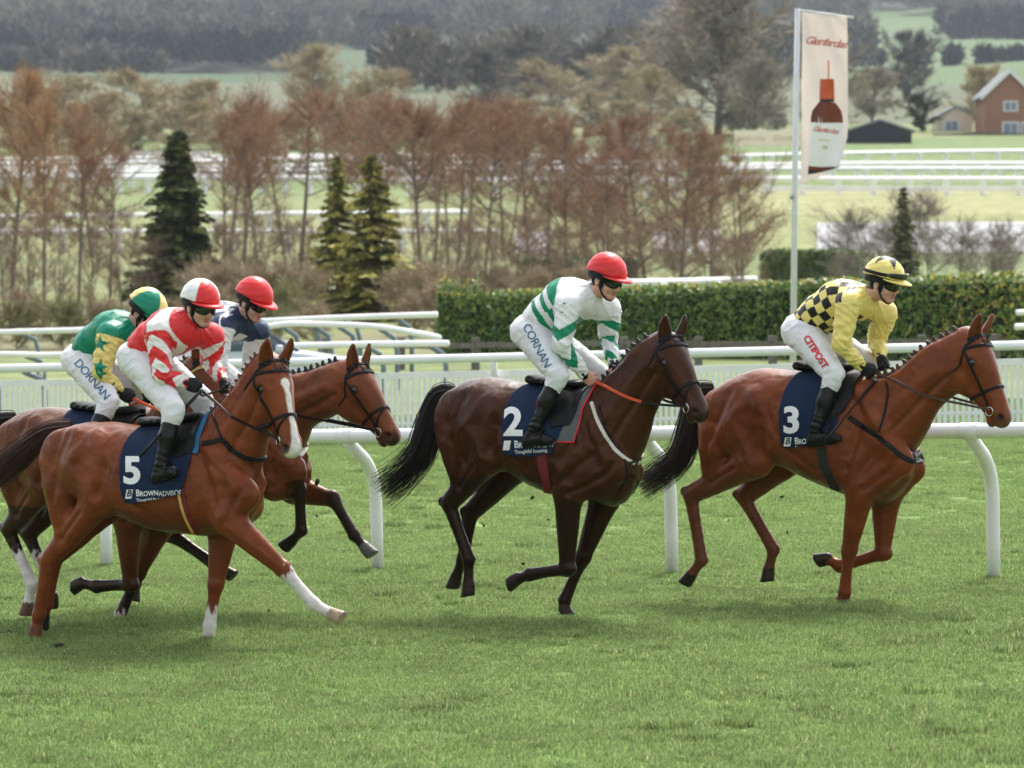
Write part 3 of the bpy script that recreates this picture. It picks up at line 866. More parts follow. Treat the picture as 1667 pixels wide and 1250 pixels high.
# ------------------------------------------------------------------ trees further off, each a thing
STRAW = [tree_proto('willow_tree', 200 + i, cols=((.30, .25, .15), (.52, .43, .27)), spread=.46, crown0=.02, ntw=4200, tw=(.03, .06), tl=(.5, 1.3), upright=.6, limb=40) for i in range(2)]
OAK = [tree_proto('oak_tree', 210 + i, cols=((.23, .20, .15), (.36, .31, .23)), spread=.46, crown0=.07, ntw=6000, tw=(.025, .05), tl=(.4, 1.1), upright=.5, limb=50, trunk_r=.022) for i in range(2)]
GREYT = [tree_proto('ash_tree', 220 + i, cols=((.10, .095, .085), (.18, .165, .145)), spread=.44, crown0=.06, ntw=3200, tw=(.035, .07), tl=(.5, 1.2), upright=.5, limb=44) for i in range(2)]
EVG = [tree_proto('evergreen_tree', 230, cols=((.025, .04, .015), (.09, .09, .03)), spread=.42, crown0=.05, ntw=4000, tw=(.05, .1), tl=(.4, .9), upright=.4, limb=44)]
def ftree(kind, i, px, y0, D, label, sx=1.0, grp='larger trees between the racecourse and the hill'):
    g = gp(px, D); yb = HORIZON + (CAMZ - g.z) / D * FPX
    place(kind[i % len(kind)], px, D, hpx(y0, yb, D), label, 'tree', grp, sx=sx)
ftree(OAK, 0, 1168, -45, 430, 'very large grey-brown bare oak left of the flag banner', 1.35)
ftree(OAK, 1, 1225, 90, 410, 'smaller bare oak tucked under the very large one, next to the banner', 1.0)
for i_, (px_, yt_, D_, w_, lab_) in enumerate(((15, 170, 380, 1.9, 'low straw tree at the left edge behind the tallest orange one'), (60, 200, 350, 1.8, 'low straw-brown tree below the pale straw one at the left'), (140, 185, 370, 1.9, 'low straw-brown tree left of the white board'),
        (215, 180, 385, 2.0, 'straw tree standing just behind the left end of the white board'), (290, 165, 390, 2.0, 'straw tree rising behind the tip of the darkest spruce'), (365, 185, 385, 1.9, 'straw-brown tree over the right end of the white board'), (425, 170, 395, 1.9, 'straw-brown tree over the low cream board, left part'),
        (480, 185, 385, 1.9, 'straw-brown tree over the low cream board, right part'), (550, 160, 400, 1.9, 'straw-brown tree above the slimmer yellowish spruce'), (610, 190, 385, 1.8, 'straw-brown tree above the bushier yellowish spruce'), (700, 190, 390, 1.9, 'straw-brown tree left of the dark blue board'),
        (770, 175, 400, 1.9, 'straw-brown tree over the dark blue board, left part'), (880, 175, 400, 1.9, 'straw-brown tree just right of the dark blue board'), (1010, 165, 410, 1.9, 'straw-brown tree over the turquoise board'), (1105, 175, 405, 1.8, 'straw-brown tree left of the long cream board'))):
    ftree(STRAW, i_, px_, yt_, D_, lab_, w_)
ftree(STRAW, 0, 250, 118, 420, 'broad straw-yellow tree left of centre below the hill wood', 1.9)
ftree(STRAW, 1, 175, 150, 400, 'straw-yellow tree left of the broadest one', 1.4)
ftree(STRAW, 0, 90, 125, 410, 'pale straw tree behind the tallest orange tree', 1.5)
ftree(STRAW, 1, 330, 130, 415, 'straw-yellow tree right of the broadest one', 1.5)
ftree(STRAW, 1, 510, 75, 520, 'tall pale straw tree standing against the dark hill wood', 1.3)
ftree(STRAW, 0, 595, 115, 430, 'pale straw tree right of the tall one against the hill wood', 1.5)
ftree(STRAW, 0, 660, 165, 400, 'low straw tree in front of the small green hill field', 1.3)
ftree(GREYT, 0, 790, 85, 620, 'grey-brown tree at the left of the mid-slope clump', 1.7)
ftree(GREYT, 1, 860, 72, 640, 'grey-brown tree second from the left in the mid-slope clump', 1.7)
ftree(STRAW, 0, 905, 100, 560, 'straw-brown tree in the middle of the mid-slope clump', 1.7)
ftree(GREYT, 0, 960, 68, 640, 'tallest grey-brown tree of the mid-slope clump', 1.7)
ftree(STRAW, 1, 1010, 78, 580, 'straw-brown tree right in the mid-slope clump', 1.7)
ftree(GREYT, 0, 1128, 182, 424, 'low grey-brown thicket tree at the left foot of the large oak', 1.5)
ftree(GREYT, 1, 1200, 178, 426, 'low grey-brown thicket tree at the foot of the large oak, over the cream board', 1.5)
ftree(GREYT, 0, 1262, 184, 424, 'low grey-brown thicket tree just left of the flag banner', 1.5)
ftree(STRAW, 0, 1060, 110, 480, 'straw-brown tree below the very large oak', 1.5)
ftree(STRAW, 1, 960, 150, 430, 'low straw tree in front of the mid-slope clump', 1.6)
ftree(STRAW, 0, 830, 160, 420, 'low straw tree above the dark blue board', 1.6)
ftree(GREYT, 1, 1478, 50, 640, 'rounded dark grey tree alone on the green hill field', 1.15)
ftree(OAK, 1, 1418, 108, 500, 'bare tree between the flag banner and the lone field tree', 1.2)
ftree(OAK, 0, 1345, 60, 470, 'bare brown tree mostly behind the flag banner', 1.0)
ftree(EVG, 0, 1505, 152, 440, 'dark evergreen with yellow tips left of the cream cottage', 1.2)
ftree(STRAW, 1, 1590, 108, 470, 'rounded olive tree behind the brick house', 1.3)
ftree(EVG, 0, 1615, 172, 436, 'clipped dark evergreen bush against the brick house', .8)

# ------------------------------------------------------------------ woodland on the hill: one mass nobody could count
def woodland():
    r = np.random.default_rng(77); Vs = []; Cs = []
    def stand(n, px0, px1, D0, D1, hmin, hmax, cols, keep=None):
        for i in range(n):
            px = px0 + (px1 - px0) * r.random(); D = D0 + (D1 - D0) * r.random()
            if keep and not keep(px, D): continue
            g = gp(px, D); h = hmin + (hmax - hmin) * r.random(); w = h * (.26 + .14 * r.random())
            k = 130
            a = r.random(k) * 6.283; u = r.random(k); zc = u ** .75
            rad = w * np.sin(np.pi * np.clip(zc * .86 + .12, 0, 1)) ** .6 * np.sqrt(r.random(k))
            A = np.stack([g.x + np.cos(a) * rad, g.y + np.sin(a) * rad, g.z + h * (.1 + .86 * zc)], 1)
            d = np.stack([np.cos(a) * .5, np.sin(a) * .5, .8 + 0 * a], 1) + r.normal(size=(k, 3)) * .35
            d /= np.linalg.norm(d, axis=1, keepdims=True)
            V, F = ribbons(A, A + d * (1.5 + 2.2 * r.random(k))[:, None], .28 + .35 * r.random(k), r)
            m = r.random((k, 1)); base = cols[r.integers(0, len(cols))]
            Vs.append(V); Cs.append(np.repeat(np.array(base) * (.7 + .6 * m), 4, 0))
    br = ((.14, .13, .11), (.19, .168, .135), (.10, .102, .092), (.215, .19, .145), (.125, .12, .108))
    dk = ((.03, .035, .03), (.05, .05, .042))
    stand(520, -120, 490, 1255, 1560, 11, 17, br)
    stand(900, -120, 640, 1560, 2500, 11, 17, br)
    stand(1000, 560, 1330, 1470, 2500, 11, 17, br)
    stand(520, 1230, 1570, 1840, 2700, 12, 17, br)
    stand(420, 1540, 1800, 1500, 2600, 12, 17, br)
    stand(70, 480, 620, 1400, 1640, 10, 15, br)
    stand(46, -120, 480, 1240, 1260, 8, 12, dk)
    stand(50, 1530, 1800, 1470, 1560, 10, 15, dk)
    stand(60, 1300, 1410, 1050, 1900, 10, 15, br)
    stand(40, 560, 700, 1440, 1480, 9, 13, dk)
    stand(60, 1150, 1320, 900, 1450, 10, 14, br)
    stand(36, 600, 790, 1180, 1200, 4, 6, dk)       # hedgerow across the small field
    stand(30, 1330, 1800, 1180, 1200, 4, 6, dk)
    stand(24, 0, 260, 1060, 1100, 5, 8, br)
    stand(90, 640, 1300, 760, 1150, 8, 14, ((.17, .145, .11), (.13, .115, .09)))
    V = np.concatenate(Vs); F = np.arange(len(V)).reshape(-1, 4)
    o = link('woodland', np_mesh('woodland', V, F, np.concatenate(Cs), False, TWIG))
    tag(o, 'leafless grey-brown woodland covering the hill across the top of the photo', 'woodland', kind='stuff')
woodland()

# ------------------------------------------------------------------ flag banner
def flag():
    D = 60.0
    base = gp(1290.5, D); S = D / FPX
    root = empty('flag_pole', base); tag(root, 'tall grey flag pole with a cream bottle-print banner, standing in front of the hedge', 'flag pole')
    def loc(px, py, dy=0.0):
        p = at(px, py, D); p.y += dy; return p - base
    m = MB(); m.tube([Vector((0, 0, -.1)), loc(1294, 300), loc(1298.5, 14)], [.055, .050, .045], 12); m.build('pole', ALU, root, True)
    m = MB(); m.tube([loc(1294, 15.5), loc(1390, 28.5)], .018, 8); m.build('crossbar', ALU, root, True)
    m = MB(); m.tube([loc(1290, 321, 0), loc(1291.2, 321)], [.075, .075], 10); m.tube([loc(1286, 321), loc(1298, 321)], .03, 8)
    m.build('cleat', GREY_STEEL, root)
    # cloth grid: left edge along the pole, right edge free, the foot blown to a slant
    nu, nv = 40, 130
    def cl(u, v):
        """u 0..1 across, v 0..1 down; returns px, py, dy"""
        xl = 1305 - 4.5 * v + 3 * math.sin(v * 2.2) ; xr = 1378 + 4 * math.sin(min(v * 2.6, 3.0)) - 3 * v * v
        yb = 300 - (300 - 272) * u ** 1.2
        yt = 19 + (27.5 - 19) * u
        py = yt + (yb - yt) * v
        if v > .8: xr -= (v - .8) * 5 * 12
        px = xl + (xr - xl) * u
        dy = .10 * math.sin(u * 5.5 + v * 5.0) * (.35 + .65 * u) * (.4 + .6 * v) + .05 * math.sin(u * 12 - v * 9) * (1 - v)
        return px, py, dy
    def P(u, v, off=0.0):
        px, py, dy = cl(u, v); return loc(px, py, dy - off)
    V = [P(i / nu, j / nv) for j in range(nv + 1) for i in range(nu + 1)]
    F = [(j * (nu + 1) + i, j * (nu + 1) + i + 1, (j + 1) * (nu + 1) + i + 1, (j + 1) * (nu + 1) + i) for j in range(nv) for i in range(nu)]
    ban = link('banner', np_mesh('banner', [tuple(v) for v in V], F, None, True, BANNERM), root)
    sm = ban.modifiers.new('thickness', 'SOLIDIFY'); sm.thickness = .004
    def shape(name, poly, mat, off):
        """flat print on the cloth: polygon in (u,v) filled by scanlines"""
        vs = []; fs = []
        ys = np.linspace(min(p[1] for p in poly), max(p[1] for p in poly), 44)
        rows = []
        for y in ys:
            xs = []
            for (x0, y0), (x1, y1) in zip(poly, poly[1:] + poly[:1]):
                if (y0 <= y < y1) or (y1 <= y < y0) or (y == ys[-1] and (y0 == y or y1 == y) and y0 != y1): xs.append(x0 + (x1 - x0) * (y - y0) / (y1 - y0))
            if len(xs) >= 2: rows.append((y, min(xs), max(xs)))
        k = 10
        for y, a, b in rows:
            for i in range(k + 1): vs.append(tuple(P(a + (b - a) * i / k, y, off)))
        for j in range(len(rows) - 1):
            for i in range(k): q = j * (k + 1) + i; fs.append((q, q + 1, q + k + 2, q + k + 1))
        return link(name, np_mesh(name, vs, fs, None, True, mat), ban)
    def uv(px, py):
        u = .5; v = .5
        for _ in range(30):
            x, y, _d = cl(u, v); u += (px - x) / 76; v += (py - y) / 270
            u = min(1, max(0, u)); v = min(1, max(0, v))
        return u, v
    cx = 1346
    half = [(0, 128), (11, 128.5), (12.5, 160), (11.5, 164), (17, 171), (24, 180), (26.5, 192), (26.5, 284), (25, 287), (0, 287)]
    def sil(a, b, sl=0.0):
        h = [(x, y) for x, y in half]
        pts = []
        for y in np.linspace(a, b, 26):
            w = np.interp(y, [q[1] for q in half[:-1]], [q[0] for q in half[:-1]])
            pts.append((w, y))
        shift = lambda y: -4.5 * max(0, (y - 200) / 87)
        return [uv(cx + shift(y) + w * (1 - .12 * max(0, (y - 240) / 45)), y - .0 * w) for w, y in pts] + [uv(cx + shift(y) - w, y) for w, y in reversed(pts)]
    shape('bottle_print', sil(166, 281), BOTTLE, .006)
    shape('cap_print', sil(128.5, 161), CAPRED, .006)
    shape('stem_print', [uv(1347, 98), uv(1349, 98), uv(1349, 130), uv(1347, 130)], CAPRED, .006)
    shape('neck_band_print', sil(161, 166), BOTTLE_DK, .007)
    lb = sil(199, 270)
    shape('label_print', lb, LABELM, .009)
    shape('base_print', sil(276, 284), BOTTLE_DK, .009)
    def script(t, px, py, size, rot, off, mat=None):
        v, f = text_polys(t, size, bold=size * .01, shear=.35, space=.86, maxlen=size * .3)
        c, s = math.cos(rot), math.sin(rot)
        q = [tuple(P(*uv(px + x * c + y * s, py - (y * c - x * s)), off)) for x, y in v]
        mm = MB(); mm.add(q, f); mm.build('lettering', mat or REDP, ban)
    script('Glenfarclas', 1344, 69, 18, R(7), .007)
    script('Glenfarclas', 1344, 212, 11.5, R(6), .012)
    script('105', 1342, 240, 7.5, R(4), .012, GOLD)
    script('SINGLE MALT', 1342, 228, 3.6, R(4), .012, GOLD)
BANNERM = mat_plain('banner_cloth', (.88, .80, .765), .7, .04, 2.0)
def translucent(m, f):
    nt = m.node_tree; b = nt.nodes['Principled BSDF']; tr = nt.nodes.new('ShaderNodeBsdfTranslucent'); ms = nt.nodes.new('ShaderNodeMixShader'); ms.inputs[0].default_value = f
    nt.links.new(b.inputs['Base Color'].links[0].from_socket, tr.inputs['Color'])
    nt.links.new(b.outputs[0], ms.inputs[1]); nt.links.new(tr.outputs[0], ms.inputs[2]); nt.links.new(ms.outputs[0], nt.nodes['Material Output'].inputs['Surface'])
translucent(BANNERM, .36)
BOTTLE = mat_plain('bottle_print', (.16, .035, .018), .5, .35, 2.5)
BOTTLE_DK = mat_plain('bottle_base_print', (.03, .02, .025), .5, .2, 2.0)
CAPRED = mat_plain('cap_print', (.56, .095, .03), .5, .2, 3.0)
LABELM = mat_plain('label_print', (.85, .83, .83), .6, .04, 2.0)
flag()

# ------------------------------------------------------------------ parked car behind the picket fence (mostly hidden by the jockeys)
def car():
    D = 60.0; c = gp(384, D)
    root = empty('parked_car', c, R(2)); tag(root, 'silver and blue parked hatchback behind the red and white jockeys, seen through the rails', 'car')
    prof = [(-1.98, .32), (1.98, .32), (2.02, .62), (1.95, .86), (1.15, .98), (.75, 1.02), (.18, 1.42), (-.25, 1.47), (-1.15, 1.43), (-1.75, 1.05), (-1.98, .95)]
    m = MB(); m.prism([(x, z) for x, z in prof], -.85, .85); o = m.build('body', CARP, root); bevel(o, .07, 3)
    def glass(name, poly, y0, y1): m = MB(); m.prism(poly, y0, y1); return m.build(name, CARG, root)
    glass('side_window', [(.95, 1.02), (.22, 1.38), (-.22, 1.41), (-.22, 1.0)], -.862, -.80)
    glass('side_window', [(-.30, 1.0), (-.30, 1.41), (-1.1, 1.37), (-1.5, 1.05)], -.862, -.80)
    m = MB(); m.add([(1.02, -.66, 1.03), (1.02, .66, 1.03), (.24, .6, 1.43), (.24, -.6, 1.43)], [(0, 1, 2, 3)]); wsd = m.build('windscreen', CARG, root)
    wsd.modifiers.new('thickness', 'SOLIDIFY').thickness = .05
    for x in (-1.25, 1.3):
        for y in (-.86, .72):
            m = MB(); m.tube([(x, y, .31), (x, y + .16, .31)], [.31, .31], 20); w = m.build('wheel', RUBBER, root)
            m = MB(); m.tube([(x, y - .012, .31), (x, y + .05, .31)], [.19, .19], 16); m.build('rim', ALU, w)
    m = MB(); m.box((1.93, -.62, .74), (.12, .32, .13)); bevel(m.build('headlight', CARL, root), .02)
    m = MB(); m.box((1.93, .62, .74), (.12, .32, .13)); bevel(m.build('headlight', CARL, root), .02)
    m = MB(); m.box((2.0, -.84, .86), (.10, .08, .10)); bevel(m.build('indicator', REDP, root), .02)
    m = MB(); m.box((.72, -.95, 1.05), (.12, .16, .12)); bevel(m.build('mirror', CARP, root), .03)
CARP = mat_plain('silver_car_paint', (.52, .58, .64), .25, .05, 2.0, spec=.6, coat=.6)
CARG = mat_plain('car_glass', (.035, .07, .11), .06, .3, 1.0, spec=.8)
CARL = mat_plain('lamp_glass', (.75, .77, .8), .15, .1)
RUBBER = mat_plain('rubber', (.02, .02, .02), .8, .2)
car()

# ------------------------------------------------------------------ air: even haze over everything up to the hill
def haze():
    x0, x1, y0, y1, z0, z1 = -1150, 1150, -62, 3650, -6, 340
    m = MB(); m.box(((x0 + x1) / 2, (y0 + y1) / 2, (z0 + z1) / 2), (x1 - x0, y1 - y0, z1 - z0))
    mt = bpy.data.materials.new('haze'); mt.use_nodes = True; nt = mt.node_tree
    nt.nodes.remove(nt.nodes['Principled BSDF'])
    v = nt.nodes.new('ShaderNodeVolumePrincipled')
    v.inputs['Color'].default_value = (.74, .83, .92, 1); v.inputs['Density'].default_value = .00009; v.inputs['Anisotropy'].default_value = .2
    nt.links.new(v.outputs[0], nt.nodes['Material Output'].inputs['Volume'])
    o = m.build('haze', mt); tag(o, 'thin bluish haze over the far fields and hill', 'haze', kind='stuff')
haze()
# ------------------------------------------------------------------ smooth solid modelling on a grid (for bodies)
def v3(p): return np.array([p[0], p[1], p[2]], float)
def nrm(v):
    v = np.asarray(v, float); return v / (np.linalg.norm(v) + 1e-12)
class Field:
    """signed distance on a grid; solids are blended in one after another and the skin is extracted once"""
    def __init__(s, lo, hi, h):
        s.lo = np.asarray(lo, float); s.h = h
        s.n = np.ceil((np.asarray(hi, float) - s.lo) / h).astype(int) + 1
        s.F = np.full(tuple(s.n), .5, np.float32); s.L = np.zeros(tuple(s.n), np.int16); s.M = np.full(tuple(s.n), .5, np.float32)
    def box(s, lo, hi):
        a = np.clip(np.floor((np.asarray(lo) - s.lo) / s.h).astype(int), 0, s.n - 1); b = np.clip(np.ceil((np.asarray(hi) - s.lo) / s.h).astype(int) + 1, 1, s.n)
        sl = tuple(slice(i, j) for i, j in zip(a, b))
        if any(j <= i for i, j in zip(a, b)): return None, None
        g = [s.lo[k] + s.h * np.arange(a[k], b[k], dtype=np.float32) for k in range(3)]
        return sl, (g[0][:, None, None], g[1][None, :, None], g[2][None, None, :])
    def put(s, sl, d, k, lab, op='add'):
        f = s.F[sl]; d = d.astype(np.float32)
        if op == 'add':
            if k > 0:
                h = np.clip(.5 + .5 * (f - d) / k, 0, 1); out = f + (d - f) * h - k * h * (1 - h)
            else: out = np.minimum(f, d)
            m = d < s.M[sl]
            s.L[sl][m] = lab; s.M[sl][m] = d[m]
        else:
            d = -d
            if k > 0:
                h = np.clip(.5 - .5 * (f - d) / k, 0, 1); out = f + (d - f) * h + k * h * (1 - h)
            else: out = np.maximum(f, d)
        s.F[sl] = out
    def cone(s, a, ra, b, rb, k=.02, lab=0, side=None, q=1.0, op='add', cut=None):
        """tapered capsule; side/q squash it along one direction; cut=(point, normal) trims what lies beyond"""
        a = v3(a); b = v3(b); m = max(ra, rb) * max(1, q) + k * 1.5 + 2 * s.h
        sl, g = s.box(np.minimum(a, b) - m, np.maximum(a, b) + m)
        if sl is None: return
        d = b - a; L2 = float(d @ d) + 1e-12
        X, Y, Z = g[0] - a[0], g[1] - a[1], g[2] - a[2]
        t = np.clip((X * d[0] + Y * d[1] + Z * d[2]) / L2, 0, 1)
        r = ra + (rb - ra) * t
        X = X - t * d[0]; Y = Y - t * d[1]; Z = Z - t * d[2]
        if side is not None and q != 1.0:
            u = nrm(side); pl = X * u[0] + Y * u[1] + Z * u[2]; c = (1 / q ** 2 - 1)
            dd = np.sqrt(np.maximum(X * X + Y * Y + Z * Z + c * pl * pl, 0)) - r
            if q < 1: dd = dd * (.5 + .5 * q)
        else:
            dd = np.sqrt(X * X + Y * Y + Z * Z) - r
        if cut is not None:
            c, n = v3(cut[0]), nrm(cut[1])
            dd = np.maximum(dd, (g[0] - c[0]) * n[0] + (g[1] - c[1]) * n[1] + (g[2] - c[2]) * n[2])
        s.put(sl, dd, k, lab, op)
    def ell(s, c, rad, axes=None, k=.02, lab=0, op='add'):
        c = v3(c); m = max(rad) + k * 1.5 + 2 * s.h
        sl, g = s.box(c - m, c + m)
        if sl is None: return
        X, Y, Z = g[0] - c[0], g[1] - c[1], g[2] - c[2]
        if axes is None: axes = np.eye(3)
        acc = 0; acc2 = 0
        for i in range(3):
            u = nrm(axes[i]); w = X * u[0] + Y * u[1] + Z * u[2]; acc = acc + (w / rad[i]) ** 2; acc2 = acc2 + (w / rad[i] ** 2) ** 2
        k0 = np.sqrt(acc); k1 = np.sqrt(acc2) + 1e-9
        s.put(sl, k0 * (k0 - 1) / k1, k, lab, op)
    def chain(s, P, rad, k=.02, lab=0, side=None, q=1.0, sub=4, op='add'):
        P = np.array([v3(p) for p in P]); rad = np.asarray(rad, float); n = len(P); pts = []; rs = []
        qq = np.full(n, q) if np.isscalar(q) else np.asarray(q, float); qs = []
        for i in range(n - 1):
            p0, p1, p2, p3 = P[max(i - 1, 0)], P[i], P[i + 1], P[min(i + 2, n - 1)]
            for t in np.linspace(0, 1, sub, endpoint=False):
                pts.append(.5 * (2 * p1 + (p2 - p0) * t + (2 * p0 - 5 * p1 + 4 * p2 - p3) * t * t + (3 * p1 - p0 - 3 * p2 + p3) * t ** 3))
                rs.append(rad[i] + (rad[i + 1] - rad[i]) * t); qs.append(qq[i] + (qq[i + 1] - qq[i]) * t)
        pts.append(P[-1]); rs.append(rad[-1]); qs.append(qq[-1])
        for i in range(len(pts) - 1):
            s.cone(pts[i], rs[i], pts[i + 1], rs[i + 1], k if i == 0 else min(k, .012 + .2 * rs[i]), lab, side, .5 * (qs[i] + qs[i + 1]), op)
        return pts
    def loft_x(s, st, k=.02, lab=0, e=2.2):
        """body lofted along x through stations (x, z_top, z_bottom, half width)"""
        st = sorted([tuple(q) for q in st]); A = np.array(st, float)
        xs = np.linspace(A[0, 0], A[-1, 0], 80)
        def cr(col):
            # monotone-ish cubic through the stations
            y = A[:, col]; x = A[:, 0]; m = np.gradient(y, x); i = np.clip(np.searchsorted(x, xs) - 1, 0, len(x) - 2)
            hh = x[i + 1] - x[i]; t = (xs - x[i]) / hh
            return (2 * t ** 3 - 3 * t ** 2 + 1) * y[i] + (t ** 3 - 2 * t ** 2 + t) * hh * m[i] + (-2 * t ** 3 + 3 * t ** 2) * y[i + 1] + (t ** 3 - t ** 2) * hh * m[i + 1]
        zt, zb, bb = cr(1), cr(2), cr(3)
        wmax = A[:, 3].max() + .1
        sl, g = s.box((A[0, 0] - .12, -wmax, zb.min() - .1), (A[-1, 0] + .12, wmax, zt.max() + .1))
        gx = g[0][:, 0, 0]
        it = lambda arr: np.interp(gx, xs, arr)[:, None, None].astype(np.float32)
        T, B_, W = it(zt), it(zb), it(bb)
        c = (T + B_) / 2; a = np.maximum((T - B_) / 2, .01); W = np.maximum(W, .01)
        # a little wider below the middle than above, as a barrel is
        zz = (g[2] - c) / a
        wid = W * (1.0 - .13 * np.clip(zz, -1, 1.3))
        r = (np.abs(g[1] / wid) ** e + np.abs(zz) ** e) ** (1 / e)
        d = (r - 1) * np.minimum(a, W) * .9
        ex = np.maximum(np.maximum(A[0, 0] - gx, gx - A[-1, 0]), 0)[:, None, None]
        d = np.where(ex > 0, np.sqrt(np.maximum(d, 0) ** 2 + ex ** 2), d)
        s.put(sl, d, k, lab)
    def skin(s):
        F = s.F; S = F < 0; h = s.h
        c = np.zeros(tuple(s.n - 1), np.int8)
        for i in (0, 1):
            for j in (0, 1):
                for k in (0, 1): c += S[i:i + s.n[0] - 1, j:j + s.n[1] - 1, k:k + s.n[2] - 1]
        m = (c > 0) & (c < 8); idx = np.full(c.shape, -1, np.int32); I, J, K = np.nonzero(m); idx[m] = np.arange(len(I))
        acc = np.zeros((len(I), 3), np.float32); cnt = np.zeros(len(I), np.float32)
        cor = [(i, j, k) for i in (0, 1) for j in (0, 1) for k in (0, 1)]
        for a in cor:
            for ax in range(3):
                if a[ax] == 1: continue
                b = list(a); b[ax] = 1
                fa = F[I + a[0], J + a[1], K + a[2]]; fb = F[I + b[0], J + b[1], K + b[2]]
                x = (fa < 0) != (fb < 0); t = fa / np.where(x, fa - fb, 1)
                for q in range(3): acc[:, q] += np.where(x, a[q] + (t if q == ax else 0), 0)
                cnt += x
        V = s.lo + h * (np.stack([I, J, K], 1) + acc / cnt[:, None])
        Q = []
        for ax in range(3):
            sl0 = [slice(1, -1)] * 3; sl1 = [slice(1, -1)] * 3; sl0[ax] = slice(0, -1); sl1[ax] = slice(1, None)
            A = S[tuple(sl0)]; B = S[tuple(sl1)]; x = A != B
            P = np.array(np.nonzero(x)).T
            off = np.ones(3, int); off[ax] = 0
            P = P + off
            ins = A[x]; u, w = (ax + 1) % 3, (ax + 2) % 3
            def cell(du, dw):
                q = P.copy(); q[:, u] += du; q[:, w] += dw; return idx[q[:, 0], q[:, 1], q[:, 2]]
            quad = np.stack([cell(-1, -1), cell(0, -1), cell(0, 0), cell(-1, 0)], 1)
            quad[~ins] = quad[~ins][:, ::-1]
            Q.append(quad)
        Q = np.concatenate(Q); Q = Q[(Q >= 0).all(1)]
        G = np.clip(np.round((V - s.lo) / h).astype(int), 0, s.n - 1)
        return V, Q, s.L[G[:, 0], G[:, 1], G[:, 2]]
def smooth_mesh(V, Q, it=1, lam=.5):
    E = np.concatenate([Q[:, [0, 1]], Q[:, [1, 2]], Q[:, [2, 3]], Q[:, [3, 0]]])
    n = len(V)
    for _ in range(it):
        acc = np.zeros((n, 3)); cnt = np.bincount(E[:, 0], minlength=n) + np.bincount(E[:, 1], minlength=n)
        for k in range(3):
            acc[:, k] = np.bincount(E[:, 0], V[E[:, 1], k], n) + np.bincount(E[:, 1], V[E[:, 0], k], n)
        V = V + lam * (acc / np.maximum(cnt, 1)[:, None] - V)
    return V
def vnormals(V, Q):
    N = np.cross(V[Q[:, 2]] - V[Q[:, 0]], V[Q[:, 3]] - V[Q[:, 1]]); out = np.zeros_like(V)
    for c in range(4):
        for k in range(3): out[:, k] += np.bincount(Q[:, c], N[:, k], len(V))
    return out / (np.linalg.norm(out, axis=1, keepdims=True) + 1e-12)
def noise3(P, seed=0):
    """3-D value noise 0..1"""
    P = np.asarray(P, float); i = np.floor(P).astype(np.int64); f = P - i; f = f * f * (3 - 2 * f)
    def hs(a, b, c):
        n = (a * 374761393 + b * 668265263 + c * 2147483647 + seed * 974634777) & 0xffffffff
        n = ((n ^ (n >> 13)) * 1274126177) & 0xffffffff
        return ((n ^ (n >> 16)) & 0xffff) / 65535.0
    r = 0
    for a in (0, 1):
        for b in (0, 1):
            for c in (0, 1):
                w = (f[:, 0] if a else 1 - f[:, 0]) * (f[:, 1] if b else 1 - f[:, 1]) * (f[:, 2] if c else 1 - f[:, 2])
                r = r + w * hs(i[:, 0] + a, i[:, 1] + b, i[:, 2] + c)
    return r
def polydist(P2, line):
    """distance of 2-D points to a polyline and the running parameter (0..n-1)"""
    P2 = np.asarray(P2, float); line = np.asarray(line, float); best = np.full(len(P2), 1e9); par = np.zeros(len(P2))
    for i in range(len(line) - 1):
        a, b = line[i], line[i + 1]; d = b - a; t = np.clip(((P2 - a) @ d) / (d @ d + 1e-12), 0, 1)
        dist = np.linalg.norm(P2 - a - t[:, None] * d, axis=1); m = dist < best
        best[m] = dist[m]; par[m] = i + t[m]
    return best, par
class Frame:
    """a root Empty turned to the running direction, with photo-pixel lookup in its own coordinates"""
    def __init__(s, px, D, yaw):
        g = gp(px, D); s.o = g; s.yaw = yaw
        s.M = Matrix.Translation(g) @ Matrix.Rotation(yaw, 4, 'Z'); s.I = s.M.inverted()
        s.c = s.I @ Vector((0, 0, CAMZ)); s.S = FPX / D
    def ray(s, px, py): return (s.I.to_3x3() @ ray(px, py)).normalized()
    def p(s, px, py, lat=0.0):
        r = s.ray(px, py); t = (lat - s.c.y) / r.y
        return np.array(s.c + r * t)
    def off(s, px, py, P0, dd):
        """point on the sight line at the depth of local point P0 plus dd metres (towards the camera negative)"""
        w = s.M @ Vector(P0); D = w.y + dd
        return np.array(s.I @ at(px, py, D))
    def root(s, name): return empty(name, s.o, s.yaw)
# ------------------------------------------------------------------ horses
COAT = mat_attr('horse_coat', .30, .18, 22.0, .22, 120, .006, .27, stretch=(.5, 1, 1))
set_in(COAT.node_tree.nodes['Principled BSDF'], Coat_Weight=.0, Coat_Roughness=.28)
COAT.node_tree.nodes['Principled BSDF'].inputs['Specular Tint'].default_value = (1.0, .72, .52, 1)
HAIR = mat_attr('horse_hair', .5, .25, 30.0, spec=.4)
EYE = mat_plain('eye', (.006, .004, .003), .06, .1, spec=.8)
LEATHER = mat_plain('black_leather', (.005, .0047, .0047), .45, .3, 30.0, .15, 90, .22)
BROWN_LEATHER = mat_plain('brown_leather', (.06, .03, .017), .5, .3, 30.0, .15, 90)
METAL = mat_plain('polished_steel', (.62, .62, .60), .22, .1, metal=1.0)
CLOTH_NAVY = mat_plain('navy_number_cloth', (.008, .021, .056), .75, .14, 5.0, .25, 120, .2)
PRINT = mat_plain('white_print', (.80, .80, .80), .6, .03)
BLACKGIRTH = mat_plain('black_webbing', (.02, .018, .018), .8, .3, 30)

